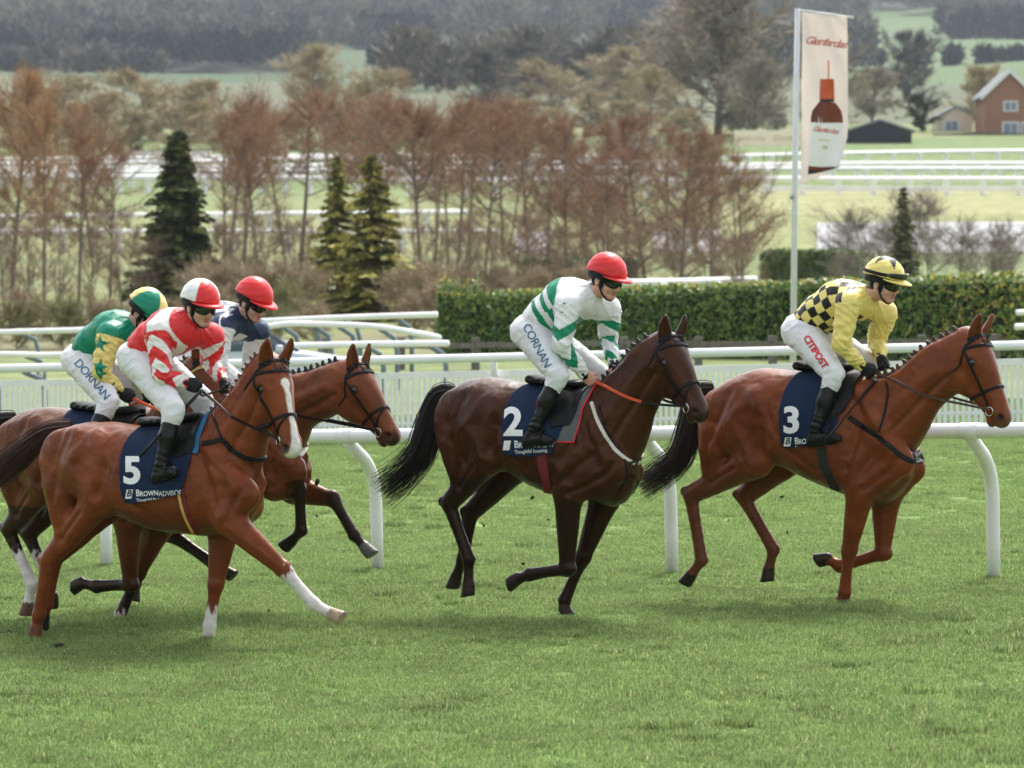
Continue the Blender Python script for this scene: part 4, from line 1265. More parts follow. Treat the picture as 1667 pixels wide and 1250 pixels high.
LEGS = ('RH', 'LH', 'RF', 'LF')
def lat_of(leg, i):
    h = {'H': (.13, .19, .125, .115, .115, .115), 'F': (.16, .165, .125, .105, .10, .10)}[leg[1]][i]
    return h * (-1 if leg[0] == 'R' else 1)
def build_horse(sp):
    fr = Frame(sp['at'][0], sp['at'][1], R(-sp.get('yaw', 30)))
    sp['fr'] = fr; S = fr.S; P = fr.p
    tor = [(P(px, (a + b) / 2)[0], P(px, a)[2], P(px, b)[2], w) for px, a, b, w in sp['torso']]
    J = {}
    for lg in LEGS:
        J[lg] = [P(px, py, lat_of(lg, i) * sp.get('latk', {}).get(lg, 1)) for i, (px, py) in enumerate(sp[lg])]
    for lg in LEGS:                      # hoof of real height, pastern up to it
        j = J[lg]; hv = j[5] - j[4]; hl = np.linalg.norm(hv)
        if hl > .088: j[4] = j[5] - hv / hl * .088
    sp['J'] = J
    nk_ = (.93, .86, .82, .86)
    neck = [(P(px, py), hd / S * k_, w * .92) for (px, py, hd, w), k_ in zip(sp['neck'], nk_)]
    hp, hm, hy = sp['head'][:3]; roll = sp['head'][3] if len(sp['head']) > 3 else 0
    A = P(*hp); dx = (hm[0] - hp[0]) / S
    B = fr.off(hm[0], hm[1], A, -dx * math.tan(R(hy)))
    ax = nrm(B - A); HL = float(np.linalg.norm(B - A)); k6 = HL / .60 * sp.get('hk', 1.14)
    # forehead normal: perpendicular to the face line, upward in its own vertical plane, then rolled
    yw = R(-hy) - fr.yaw
    fw = np.array([math.cos(yw), math.sin(yw), 0])
    lt = np.cross([0, 0, 1.0], fw); up = nrm(np.cross(ax, lt)); up = up if up @ fw > 0 or up[2] > 0 else -up
    lt = nrm(np.cross(up, ax)); 
    if roll:
        c, s_ = math.cos(R(roll)), math.sin(R(roll)); up, lt = up * c + lt * s_, lt * c - up * s_
    def hp3(t, v, l=0.0): return A + ax * (t * HL) + up * (v * k6) + lt * (l * k6)
    sp['hp3'] = hp3; sp['hax'] = (A, ax, up, lt, HL, k6)
    pts = [v for l in J.values() for v in l] + [A, B] + [n[0] for n in neck] + [np.array([t[0], 0, t[1]]) for t in tor]
    pts = np.array(pts)
    lo = pts.min(0) - [.2, .12, .16]; hi = pts.max(0) + [.2, .12, .3]; lo[1] = min(lo[1], -.42); hi[1] = max(hi[1], .42)
    F = Field(lo, hi, sp.get('h', .0095))
    Y = (0, 1, 0)
    F.loft_x(tor, .03, 1)
    # neck
    F.chain([n[0] for n in neck], [n[1] for n in neck], .07, 2, Y, [n[2] / n[1] for n in neck], 5)
    # thighs, shoulders, legs
    for li, lg in enumerate(LEGS):
        j = J[lg]; b = 10 + li * 10; sgn = -1 if lg[0] == 'R' else 1
        near = sgn < 0
        if lg[1] == 'H':
            hip, stf, hock, fet, cor, toe = j
            bk = nrm(hip - stf); 
            F.cone(hip + [0, 0, .02], .155, stf, .125, .07, b, Y, .72)
            # buttock / hamstring from the rear of the croup to the gaskin
            rear = np.array([tor[0][0] + .06, sgn * .12, hip[2] - .02])
            mid = rear * .45 + (stf + hock) / 2 * .55 + np.array([-.03, sgn * .02, 0])
            F.chain([rear + [0.03, 0, .06], rear + [.01, 0, -.06], mid, stf * .35 + hock * .65], [.11, .12, .105, .066], .06, b, Y, .75)
            F.chain([stf, stf * .5 + hock * .5, hock], [.112, .086, .058], .05, b + 1, Y, .78)
            gd = nrm(hock - stf); cd = nrm(fet - hock)
            # point of hock (heel) behind, tendon from it up the back of the gaskin
            heel = hock - nrm(cd - gd * .4) * .035 + nrm(np.cross(np.cross(gd, cd), cd)) * 0
            bkw = nrm(-(cd * 0.2) + nrm((hock - stf) - (fet - hock)) * .9) if np.linalg.norm((hock - stf) - (fet - hock)) > .02 else np.array([-1, 0, 0])
            heel = hock + bkw * .062
            F.cone(heel, .030, hock, .052, .022, b + 1, Y, .8)
            F.cone(heel, .020, hock + (stf - hock) * .38 + bkw * .055, .030, .03, b + 1, Y, .6)
            F.cone(heel, .018, fet - cd * .1 + bkw * .012, .020, .02, b + 2, Y, .8)
            rr = (.047, .038, .043)
        else:
            sho, elb, knee, fet, cor, toe = j
            top = np.array([tor[-4][0] - .10 if len(tor) > 4 else sho[0], sgn * .10, tor[-4][1] - .12])
            F.cone(sho, .105, elb, .095, .06, b, Y, .7)
            F.chain([top, top * .45 + sho * .55 + np.array([0, sgn * .03, 0]), sho], [.06, .12, .10], .07, b, Y, .55)
            F.cone(np.array([elb[0] - .03, sgn * .14, elb[2] + .14]), .10, elb, .085, .06, b, Y, .7)
            fm = elb * .55 + knee * .45
            F.chain([elb, fm, knee + (elb - knee) * .12, knee], [.098, .076, .052, .052], .045, b + 1, Y, .8)
            cd = nrm(fet - knee)
            fwd = nrm(nrm(knee - elb) - cd) if np.linalg.norm(nrm(knee - elb) - cd) > .15 else np.array([1, 0, 0.])
            F.cone(knee - cd * .02 + fwd * .006, .051, knee + cd * .025, .046, .015, b + 1, Y, .95)
            bk2 = -fwd if np.linalg.norm(nrm(knee - elb) - cd) > .15 else np.array([-1., 0, 0])
            F.cone(knee - cd * .03 + bk2 * .040, .022, knee - cd * .01 + bk2 * .02, .03, .015, b + 1, Y, .7)
            rr = (.043, .034, .041)
        hk = j[2]; pd = nrm(cor - fet); hd = nrm(toe - cor)
        cd = nrm(fet - hk)
        F.chain([hk, hk * .5 + fet * .5, fet], rr, .02, b + 2, Y, .85)
        # flexor tendon behind the cannon
        bkd = nrm(np.cross(np.array([0, 1.0, 0]), cd));  bkd = bkd if (bkd @ (fet - cor) < 0) == (np.dot(cd, pd) > 0.999) else bkd
        bsig = -1 if (bkd @ (toe - cor)) > 0 else 1
        bkd = bkd * bsig
        F.chain([hk + cd * .05 + bkd * .014, hk * .5 + fet * .5 + bkd * .017, fet + bkd * .014], [.024, .022, .031], .012, b + 2, Y, .8)
        F.cone(fet, .049, fet + pd * .012, .044, .012, b + 3, Y, .92)
        F.cone(fet + bkd * .030, .024, fet + bkd * .024 + pd * .03, .016, .012, b + 3, Y, .9)
        F.cone(fet, .041, fet * .45 + cor * .55, .035, .012, b + 3, Y, .95); F.cone(fet * .45 + cor * .55, .035, cor, .043, .01, b + 3, Y, .95)
        L = float(np.linalg.norm(toe - cor))
        hw = .054
        F.cone(cor - hd * .004, hw * .82, cor + hd * (L + .05), hw * 1.13, .006, b + 4, Y, .92, cut=(toe, nrm(hd + bkd * .25)))
        F.cone(cor + bkd * .022, .026, cor + bkd * .03 + hd * L * .5, .024, .01, b + 4, Y, 1.1)
    # head
    kk = k6
    hc = lambda L, r, k, lab, q, **kw: F.chain([hp3(*p) for p in L], [x * kk for x in r], k, lab, lt, q, 4, **kw)
    hc([(-.02, -.085), (.10, -.075), (.24, -.075), (.42, -.066), (.62, -.056), (.80, -.050), (.93, -.052)], [.070, .088, .094, .080, .060, .051, .047], .03, 3, [.95, 1.02, 1.04, .84, .80, .90, 1.0])
    hc([(.12, -.175), (.25, -.20), (.38, -.18), (.56, -.135), (.78, -.100), (.90, -.095)], [.078, .094, .078, .050, .040, .033], .03, 3, [.72, .74, .72, .74, .85, .9])
    F.cone(hp3(.0, -.09), .080 * kk, hp3(.15, -.12), .085 * kk, .03, 3, lt, .8)
    F.chain([neck[-2][0], neck[-1][0], hp3(.04, -.11)], [neck[-2][1], neck[-1][1], .10 * kk], .05, 2, lt, [neck[-2][2] / neck[-2][1], .70, .66], 4)
    for s_ in (-1, 1):
        F.ell(hp3(.25, -.050, s_ * .076), [.045 * kk, .030 * kk, .024 * kk], [ax, up, lt], .02, 3)          # brow
        F.cone(hp3(.32, -.095, s_ * .070), .013 * kk, hp3(.54, -.075, s_ * .050), .009 * kk, .018, 3)         # facial crest
        F.ell(hp3(.29, -.185, s_ * .060), [.098 * kk, .088 * kk, .026 * kk], [ax, up, lt], .014, 3)           # cheek
        F.ell(hp3(.90, -.040, s_ * .036), [.042 * kk, .034 * kk, .022 * kk], [nrm(ax + up * .3), up, lt], .02, 3)  # nostril wing
    F.ell(hp3(.955, -.062), [.036 * kk, .040 * kk, .046 * kk], [ax, up, lt], .02, 3)
    F.ell(hp3(.905, -.125), [.036 * kk, .026 * kk, .034 * kk], [ax, up, lt], .015, 3)
    for s_ in (-1, 1):
        F.ell(hp3(.925, -.036, s_ * .058), [.021 * kk, .013 * kk, .020 * kk], [nrm(ax + up * .7), nrm(up - ax * .7), lt], .008, 3, op='sub')
        F.ell(hp3(.262, -.062, s_ * .108), [.026 * kk, .016 * kk, .012 * kk], [ax, up, lt], .012, 3, op='sub')    # eye socket
        F.cone(hp3(.985, -.104, s_ * .03), .004, hp3(.80, -.098, s_ * .052), .005, .006, 3, op='sub')         # mouth line
    # ears
    ea = sp.get('ears', 0.0)
    for s_ in (-1, 1):
        b0 = hp3(.015, -.03, s_ * .052)
        d = nrm(-ax * (.62 - ea) + up * (.62 + ea) + lt * s_ * .22)
        fd = nrm(up + ax * .5 + lt * s_ * .55); fd = nrm(fd - d * (fd @ d))
        L = .160 * kk
        F.chain([b0, b0 + d * L * .3, b0 + d * L * .65, b0 + d * L + lt * (-s_) * .016], [.031 * kk, .038 * kk, .028 * kk, .006], .014, 4, fd, [.75, .62, .6, .9], 5)
        F.chain([b0 + d * L * .18 + fd * .034, b0 + d * L * .45 + fd * .032, b0 + d * L * .86 + fd * .012], [.017 * kk, .022 * kk, .006], .006, 4, None, 1, 4, 'sub')
    # muscle relief: grooves and swellings following the photo
    V, Q, Lb = F.skin()
    V = smooth_mesh(V, Q, 2, .5)
    N = vnormals(V, Q)
    for amp, wid, line in relief(sp, tor, J, neck):
        d, _ = polydist(V[:, [0, 2]], [(q[0], q[2]) for q in line])
        sidew = np.clip(np.abs(N[:, 1]) * 1.6, 0, 1)
        legok = np.isin(Lb, (1, 2)) | ((Lb >= 10) & (Lb % 10 <= 1))
        V = V + N * (2.1 * amp * np.exp(-(d / wid) ** 2) * sidew * legok)[:, None]
    V = V + N * (((noise3(V * [11, 14, 14], 3) - .5) * .009 + (noise3(V * 30, 6) - .5) * .0035) * (np.isin(Lb, (1, 2)) | (Lb % 10 == 0)))[:, None]
    fm_ = np.isin(Lb, (1, 2)) | ((Lb >= 10) & (Lb % 10 == 0))
    u1 = noise3(V * 3.1, 41)
    rg = 1 - np.abs(2 * noise3(np.stack([V[:, 0] * 24 + V[:, 2] * 5, V[:, 1] * 8, V[:, 2] * 5.5], 1), 17) - 1)
    rg2 = 1 - np.abs(2 * noise3(np.stack([V[:, 0] * 10 - V[:, 2] * 8, V[:, 1] * 8, V[:, 2] * 13 + V[:, 0] * 6], 1), 18) - 1)
    V = V + N * ((rg ** 4 * .0045 * np.clip(u1 * 2.4 - .7, 0, 1) + rg2 ** 4 * .0055 * np.clip(1.3 - u1 * 2.2, 0, 1)) * fm_ * np.clip(np.abs(N[:, 1]) * 1.6, 0, 1))[:, None]
    for line, sc_ in veins(sp, tor, J, hp3):
        d, _ = polydist(V[:, [0, 2]], [(q[0], q[2]) for q in line]); V = V + N * (sc_ * np.exp(-(d / .008) ** 2) * np.clip(np.abs(N[:, 1]) * 1.8, 0, 1) * np.isin(Lb, (1, 2, 3, 10, 20, 30, 40, 31, 41)))[:, None]
    N = vnormals(V, Q)
    # colour: coat, tone of downward-facing skin, and markings
    C = np.empty((len(V), 3)); C[:] = sp['coat']
    nz = noise3(V * 5, 8)[:, None]; fine = noise3(V * [60, 60, 20], 4)
    C *= (.74 + .52 * nz) * (.88 + .24 * noise3(V * [16, 16, 26], 31)[:, None])
    low = sp.get('under')  # darker tone blended in where trunk and neck surfaces face down
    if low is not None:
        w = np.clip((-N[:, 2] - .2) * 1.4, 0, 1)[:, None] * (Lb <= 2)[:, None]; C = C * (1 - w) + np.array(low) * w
    def stepc(val, edge, soft): return np.clip((val - edge) / soft + .5, 0, 1)
    for li, lg in enumerate(LEGS):
        m = (Lb >= 10 + li * 10) & (Lb < 20 + li * 10); j = J[lg]
        d, par = polydist(V[:, [0, 2]], [(q[0], q[2]) for q in j])
        cz = sp.get('clip', {}).get(lg[1])
        if cz is not None:
            zc = P(cz[0], cz[1], lat_of(lg, 1))[2] + .006 * np.sin(V[:, 0] * 30)
            w = (m & (V[:, 2] < zc))[:, None]; C = np.where(w, np.array(sp['leg']) * (.85 + .3 * nz), C)
        pt = sp.get('points')
        if pt is not None:
            w = (stepc(par + (fine - .5) * .25, pt[0], pt[1]) * m)[:, None]; C = C * (1 - w) + np.array(sp['black']) * w
        mk = sp.get('socks', {}).get(lg)
        if mk is not None:
            w = (stepc(par + (fine - .5) * .34, mk, .10) * m)[:, None]; C = C * (1 - w) + np.array((.62, .58, .54)) * (.85 + .25 * nz) * w
        hf = m & (Lb == 14 + li * 10)
        C[hf] = np.array(sp.get('hoof', {}).get(lg, (.018, .015, .013))) * (.7 + .6 * fine[hf][:, None])
    # head markings
    rel = V - A; t = rel @ ax / HL; vv = rel @ up / k6; ll = rel @ lt / k6
    hd_ = np.isin(Lb, (3, 4))
    mz = sp['muzzle']
    w = (stepc(t + (fine - .5) * .05 - vv * .3, .93, .12) * hd_)[:, None] * .9; C = C * (1 - w) + np.array(mz) * w
    if 'face' in sp:
        w = (np.exp(-((ll) / .05) ** 2) * np.clip(vv / .03 + 1.6, 0, 1) * hd_ * (t < .9))[:, None] * .75; C = C * (1 - w) + np.array(sp['face']) * w
    if 'blaze' in sp:
        tt, ww, cc = zip(*sp['blaze']); wd = np.interp(t, tt, ww) ; ce = np.interp(t, tt, cc)
        w = (stepc(wd - np.abs(ll - ce) + (fine - .5) * .008, 0, .006) * hd_ * (vv > -.085))[:, None]; C = C * (1 - w) + np.array((.66, .62, .58)) * w
    for s_ in (-1, 1):
        d = np.linalg.norm(V - hp3(.925, -.036, s_ * .056), axis=1); w = np.clip(1.9 - d / (.016 * kk), 0, 1)[:, None]; C = C * (1 - w) + np.array((.016, .010, .009)) * w
        d = np.linalg.norm(V - hp3(.262, -.062, s_ * .1), axis=1); w = np.clip(2.0 - d / (.017 * kk), 0, 1)[:, None] * .8; C = C * (1 - w) + np.array((.015, .010, .008)) * w
    earm = Lb == 4
    C[earm] *= .8
    root = fr.root('racehorse'); sp['root'] = root
    tag(root, sp['label'], 'horse', 'racehorses galloping to the right')
    body = link('body', np_mesh('body', V, Q, C, True, COAT), root); sp['body'] = body
    sp['bvh'] = BVHTree.FromPolygons([Vector(v) for v in V], [tuple(q) for q in Q.tolist()])
    sp['Vb'] = V
    hq = [tuple(x) for x in Q[np.isin(Lb[Q], (3, 4)).all(1)].tolist()]
    sp['hbvh'] = BVHTree.FromPolygons([Vector(v) for v in V], hq)
    for s_ in (-1, 1):
        m = MB(); c = Vector(hp3(.262, -.063, s_ * .0885))
        bm = bmesh.new(); bmesh.ops.create_uvsphere(bm, u_segments=14, v_segments=10, radius=.0235 * kk)
        me = bpy.data.meshes.new('eye'); bm.to_mesh(me); bm.free(); me.materials.append(EYE)
        me.polygons.foreach_set('use_smooth', [True] * len(me.polygons)); e = link('eye', me, root); e.location = c
    # mane: plaited knobs along the crest, forelock
    cr = [P(px, py) for px, py in sp['crest']]
    cr = np.array([crest_top(sp['bvh'], q) for q in cr]); seg = np.linalg.norm(np.diff(cr, axis=0), axis=1); cum = np.concatenate([[0], np.cumsum(seg)])
    nk = sp.get('knobs', 13); m = Field(cr.min(0) - .08, cr.max(0) + .08, .0065)
    mc = lambda s: np.array([np.interp(s, cum, cr[:, q]) for q in range(3)])
    for i in range(60):
        s0 = cum[-1] * i / 60; s1 = cum[-1] * (i + 1) / 60
        m.cone(mc(s0) + [0, 0, -.012], .016, mc(s1) + [0, 0, -.012], .016, .01, 0, (0, 1, 0), .7)
    for i in range(nk):
        s0 = cum[-1] * (i + .3) / nk; c = mc(s0); t_ = nrm(mc(s0 + .01) - mc(s0 - .01)); n_ = nrm(np.cross(t_, [0, 1, 0])); n_ = n_ if n_[2] > 0 else -n_
        m.ell(c + n_ * .014 + t_ * .004 * (-1) ** i, [.017, .013, .021], [t_, [0, 1, 0], n_], .006)
        m.ell(c + n_ * .032, [.012, .011, .011], [t_, [0, 1, 0], n_], .004)
    mv, mq, _ = m.skin()
    if len(mv): link('mane', np_mesh('mane', mv, mq, np.tile(np.array(sp['hair']), (len(mv), 1)) * (.7 + .6 * noise3(mv * 60, 2)[:, None]), True, HAIR), root)
    fl = []
    r = np.random.default_rng(5)
    for i in range(46):
        a0 = hp3(-.01 + .03 * r.random(), .008, (r.random() - .5) * .06); a1 = hp3(.09 + .05 * r.random(), .03, (r.random() - .5) * .09); a2 = hp3(.13 + .09 * r.random(), .016 + .01 * r.random(), (r.random() - .3) * .11)
        fl.append([a0, a1, a2])
    hair_mesh('forelock', fl, .003, sp['hair'], root, r)
    if 'tail' in sp: make_tail(sp, root)
    return sp
def crest_top(bvh, q):
    h = bvh.ray_cast(Vector((q[0], 0, q[2] + .25)), Vector((0, 0, -1)))
    return np.array(h[0]) if h[0] is not None and abs(h[0].z - q[2]) < .2 else q
def hair_mesh(name, strands, rad, col, parent, r, taper=.25):
    V = []; F = []; C = []
    for st in strands:
        st = np.asarray(st, float); n = len(st); o = len(V)
        w = rad * (.6 + .8 * r.random()); c = np.array(col) * (.55 + .9 * r.random())
        t = np.gradient(st, axis=0); t /= np.linalg.norm(t, axis=1, keepdims=True) + 1e-9
        ref = nrm(r.normal(size=3)); s1 = np.cross(t, ref); s1 /= np.linalg.norm(s1, axis=1, keepdims=True) + 1e-9; s2 = np.cross(t, s1)
        for i in range(n):
            q = w * (1 - (1 - taper) * i / (n - 1))
            for k in range(3):
                a = 2.094 * k; V.append(st[i] + (s1[i] * math.cos(a) + s2[i] * math.sin(a)) * q); C.append(c)
        for i in range(n - 1):
            for k in range(3): F.append((o + i * 3 + k, o + i * 3 + (k + 1) % 3, o + i * 3 + 3 + (k + 1) % 3, o + i * 3 + 3 + k))
    return link(name, np_mesh(name, np.array(V), np.array(F), np.array(C), True, HAIR), parent)
def make_tail(sp, root):
    fr = sp['fr']; r = np.random.default_rng(12)
    G = np.array([fr.p(px, py, lat) for px, py, lat, _ in sp['tail']]); Wd = np.array([w / fr.S for *_, w in sp['tail']])
    n = len(G); u = np.linspace(0, n - 1, 22)
    def cat(A, u):
        i = np.clip(u.astype(int), 0, n - 2); t = (u - i)[:, None]
        g = lambda k: A[np.clip(i + k, 0, n - 1)]
        p0, p1, p2, p3 = g(-1), g(0), g(1), g(2)
        return .5 * (2 * p1 + (p2 - p0) * t + (2 * p0 - 5 * p1 + 4 * p2 - p3) * t ** 2 + (3 * p1 - p0 - 3 * p2 + p3) * t ** 3)
    C0 = cat(G, u); W0 = np.interp(u, np.arange(n), Wd)
    T = np.gradient(C0, axis=0); T /= np.linalg.norm(T, axis=1, keepdims=True)
    side = np.tile([0, 1.0, 0], (len(u), 1)); side -= T * (side * T).sum(1)[:, None]; side /= np.linalg.norm(side, axis=1, keepdims=True); oth = np.cross(T, side)
    st = []
    for i in range(620):
        a = r.random() * 6.283; q = math.sqrt(r.random()); end = int(22 * (1 - .55 * r.random() ** 2.2)); end = max(end, 8)
        ph = r.random() * 6.283; am = .10 * r.random()
        uu = np.arange(end) / 21
        off = W0[:end] * (1.0 + .35 * r.normal() * uu)
        ca = math.cos(a) + am * np.sin(uu * 7 + ph) * 2 * uu; sa = math.sin(a) + am * np.cos(uu * 6 + ph) * 2 * uu
        s = C0[:end] + oth[:end] * (off * q * ca)[:, None] + side[:end] * (off * q * sa * .75)[:, None] + r.normal(size=3) * .004
        s[:, 2] -= .03 * r.random() * uu ** 2
        st.append(s)
    hair_mesh('tail', st, .0032, sp['hair_tail'] if 'hair_tail' in sp else sp['hair'], root, r, .35)
def veins(sp, tor, J, hp3):
    out = []; r = np.random.default_rng(len(sp['label']))
    def wander(a, b, n=9, am=.02):
        a = v3(a); b = v3(b); return [a + (b - a) * t + np.array([r.normal() * am, 0, r.normal() * am]) * math.sin(math.pi * t) for t in np.linspace(0, 1, n)]
    el = J['RF'][1]; sh = J['RF'][0]; st = J['RH'][1]
    bx = lambda f: tor[0][0] + f * (tor[-1][0] - tor[0][0])
    zb = lambda x: np.interp(x, [t[0] for t in tor], [t[2] for t in tor])
    out.append((wander((bx(.36), 0, zb(bx(.36)) + .10), (bx(.70), 0, zb(bx(.70)) + .10), 12, .012), .0035))
    out.append((wander((bx(.45), 0, zb(bx(.45)) + .09), (bx(.52), 0, zb(bx(.52)) + .20), 6, .01), .0028))
    out.append((wander(sh + [-.02, 0, .02], el + [.04, 0, -.02], 8, .012), .0035))
    out.append((wander(el + [.03, 0, -.04], J['RF'][2] + [0, 0, .03], 9, .008), .003))
    out.append((wander(st + [-.02, 0, .02], J['RH'][2] + [.03, 0, .06], 9, .010), .003))
    for a, b in (((.36, -.10), (.70, -.05)), ((.45, -.085), (.52, -.16)), ((.34, -.15), (.40, -.24))):
        out.append((wander(hp3(*a), hp3(*b), 7, .006), .0024))
    return out
def relief(sp, tor, J, neck):
    """(amplitude, width, polyline in local coordinates): generic muscle lines placed from the landmarks"""
    out = []
    x0 = tor[0][0]; x1 = tor[-1][0]; Lx = x1 - x0
    zt = lambda x: np.interp(x, [t[0] for t in tor], [t[1] for t in tor]); zb = lambda x: np.interp(x, [t[0] for t in tor], [t[2] for t in tor])
    pt = lambda fx, fz: np.array([x0 + fx * Lx, 0, zb(x0 + fx * Lx) + fz * (zt(x0 + fx * Lx) - zb(x0 + fx * Lx))])
    for lg in ('RF',):
        sho, elb, knee = J[lg][:3]
        wit = pt(.74, .93)
        out += [(-.009, .034, [wit, wit * .5 + sho * .5 + np.array([-.07, 0, 0]), elb + np.array([-.07, 0, .13])]),      # behind shoulder blade
                (.010, .05, [wit + np.array([.05, 0, -.05]), sho + np.array([-.02, 0, .06])]),                               # scapular ridge
                (-.008, .030, [pt(.80, .80), sho + np.array([-.10, 0, .12]), elb + np.array([-.02, 0, .06])]),                # triceps front edge
                (.010, .05, [elb + np.array([-.03, 0, .17]), elb + np.array([.0, 0, .05])]),
                (-.009, .024, [sho + np.array([.02, 0, .03]), sho + np.array([-.05, 0, -.06]), elb + np.array([.05, 0, -.01])]),
                (-.006, .016, [sho + np.array([-.01, 0, .20]), sho + np.array([.05, 0, .05])])]
    for lg in ('RH',):
        hip, stf, hock = J[lg][:3]
        out += [(-.014, .034, [stf + np.array([.10, 0, .22]), stf + np.array([.08, 0, .10]), stf + np.array([.03, 0, .03])]),      # flank fold
                (-.009, .034, [hip + np.array([-.02, 0, .12]), hip + np.array([-.09, 0, -.06]), (hip + hock) / 2 + np.array([-.01, 0, .05]), stf * .35 + hock * .65]),   # between thigh muscles
                (-.005, .034, [hip + np.array([-.09, 0, .10]), hip + np.array([-.15, 0, -.08])]),
                (.010, .05, [hip + np.array([.10, 0, .03]), hip + np.array([.03, 0, -.08]), stf]),
                (.012, .06, [hip + np.array([.18, 0, .12]), hip + np.array([.25, 0, .04])]),                                     # point of hip
                (-.006, .018, [stf * .8 + hock * .2 + np.array([-.02, 0, .0]), stf * .35 + hock * .65])]
    for i in range(5):                                                                                                        # ribs
        f = .40 + i * .055
        out.append((-.0022, .022, [pt(f + .015, .72), pt(f, .5), pt(f - .03, .25)]))
    out.append((-.006, .03, [pt(.36, .62), pt(.45, .30), pt(.60, .16)]))
    n = [q[0] for q in neck]; hd = [q[1] for q in neck]
    if len(n) >= 4:
        dn = nrm(n[1] - n[0]); un = np.array([-dn[2], 0, dn[0]])
        out += [(-.009, .022, [n[0] - un * hd[0] * .45, n[1] - un * hd[1] * .55, n[2] - un * hd[2] * .6, n[3] - un * hd[3] * .55]),    # jugular groove
                (-.005, .025, [n[0] + un * hd[0] * .35, n[1] + un * hd[1] * .45, n[2] + un * hd[2] * .45]),
                (.006, .04, [n[0], n[1], n[2], n[3]])]
    return out
# chestnut 5
CHEST = (.205, .066, .026)
H5 = dict(at=(232, 25.8), label='chestnut racehorse with white blaze and white fore socks in the number 5 cloth',
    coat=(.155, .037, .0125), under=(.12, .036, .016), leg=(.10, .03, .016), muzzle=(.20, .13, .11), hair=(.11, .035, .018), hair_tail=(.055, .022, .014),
    torso=[(97, 715, 775, .13), (111, 699, 800, .21), (140, 688, 815, .27), (175, 687, 822, .28), (213, 691, 842, .31), (259, 696, 862, .32), (300, 694, 868, .30), (340, 690, 872, .26), (375, 702, 866, .22), (402, 732, 850, .17), (418, 765, 825, .09)],
    neck=[(372, 735, 66, .19), (392, 694, 51, .145), (412, 660, 44, .12), (426, 630, 38, .075)],
    crest=[(345, 668), (362, 657), (380, 640), (394, 620), (407, 603), (424, 590)],
    head=((450, 588), (486, 735), 52), knobs=12,
    RH=[(128, 738), (163, 812), (78, 912), (63, 1001), (59, 1019), (57, 1041)], LH=[(150, 742), (185, 815), (92, 905), (76, 984), (71, 1002), (68, 1021)],
    RF=[(398, 806), (372, 846), (464, 929), (511, 983), (532, 996), (557, 1007)], LF=[(404, 820), (364, 862), (351, 953), (341, 1021), (340, 1032), (340, 1045)],
    socks={'RF': 2.1, 'LF': 2.55}, hoof={'RF': (.34, .25, .18), 'LF': (.55, .48, .42), 'RH': (.13, .045, .022)},
    blaze=[(-.1, -.02, 0), (.20, -.02, 0), (.22, .022, .004), (.27, .030, .004), (.32, .016, .006), (.6, .020, .004), (.75, .019, .0), (.86, .026, 0), (.95, .04, 0), (1.1, .06, 0)],
    tail=[(116, 694, 0, 8), (75, 703, -.02, 13), (42, 730, -.04, 20), (5, 760, -.05, 24), (-40, 790, -.06, 26)])
H2 = dict(at=(890, 26.5), label='dark bay racehorse with black legs and orange reins in the number 2 cloth',
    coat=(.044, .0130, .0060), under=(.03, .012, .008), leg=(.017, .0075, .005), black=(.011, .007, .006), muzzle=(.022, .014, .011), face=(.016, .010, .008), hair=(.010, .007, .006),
    points=(2.0, .9), clip={'H': (735, 776), 'F': (930, 815)},
    torso=[(735, 650, 720, .14), (750, 628, 745, .22), (785, 615, 760, .27), (820, 617, 760, .28), (860, 625, 783, .31), (900, 632, 802, .32), (940, 636, 808, .29), (975, 642, 816, .25), (1003, 667, 824, .21), (1022, 705, 808, .15), (1034, 732, 780, .08)],
    neck=[(988, 706, 70, .19), (1013, 665, 56, .15), (1039, 627, 48, .115), (1063, 595, 44, .078)],
    crest=[(962, 641), (989, 627), (1010, 607), (1027, 589), (1043, 572), (1058, 559)],
    head=((1097, 549), (1152, 674), 48), knobs=11,
    RH=[(772, 672), (797, 742), (731, 820), (763, 911), (763, 937), (762, 971)], LH=[(790, 690), (846, 752), (768, 834), (753, 911), (745, 930), (736, 958)],
    RF=[(1001, 762), (925, 800), (923, 926), (862, 936), (845, 941), (828, 952)], LF=[(1022, 768), (984, 812), (948, 910), (919, 978), (919, 991), (926, 1005)],
    tail=[(741, 637, 0, 8), (716, 645, -.02, 18), (699, 690, -.06, 24), (684, 736, -.08, 25), (652, 772, -.09, 27), (615, 800, -.1, 30)])
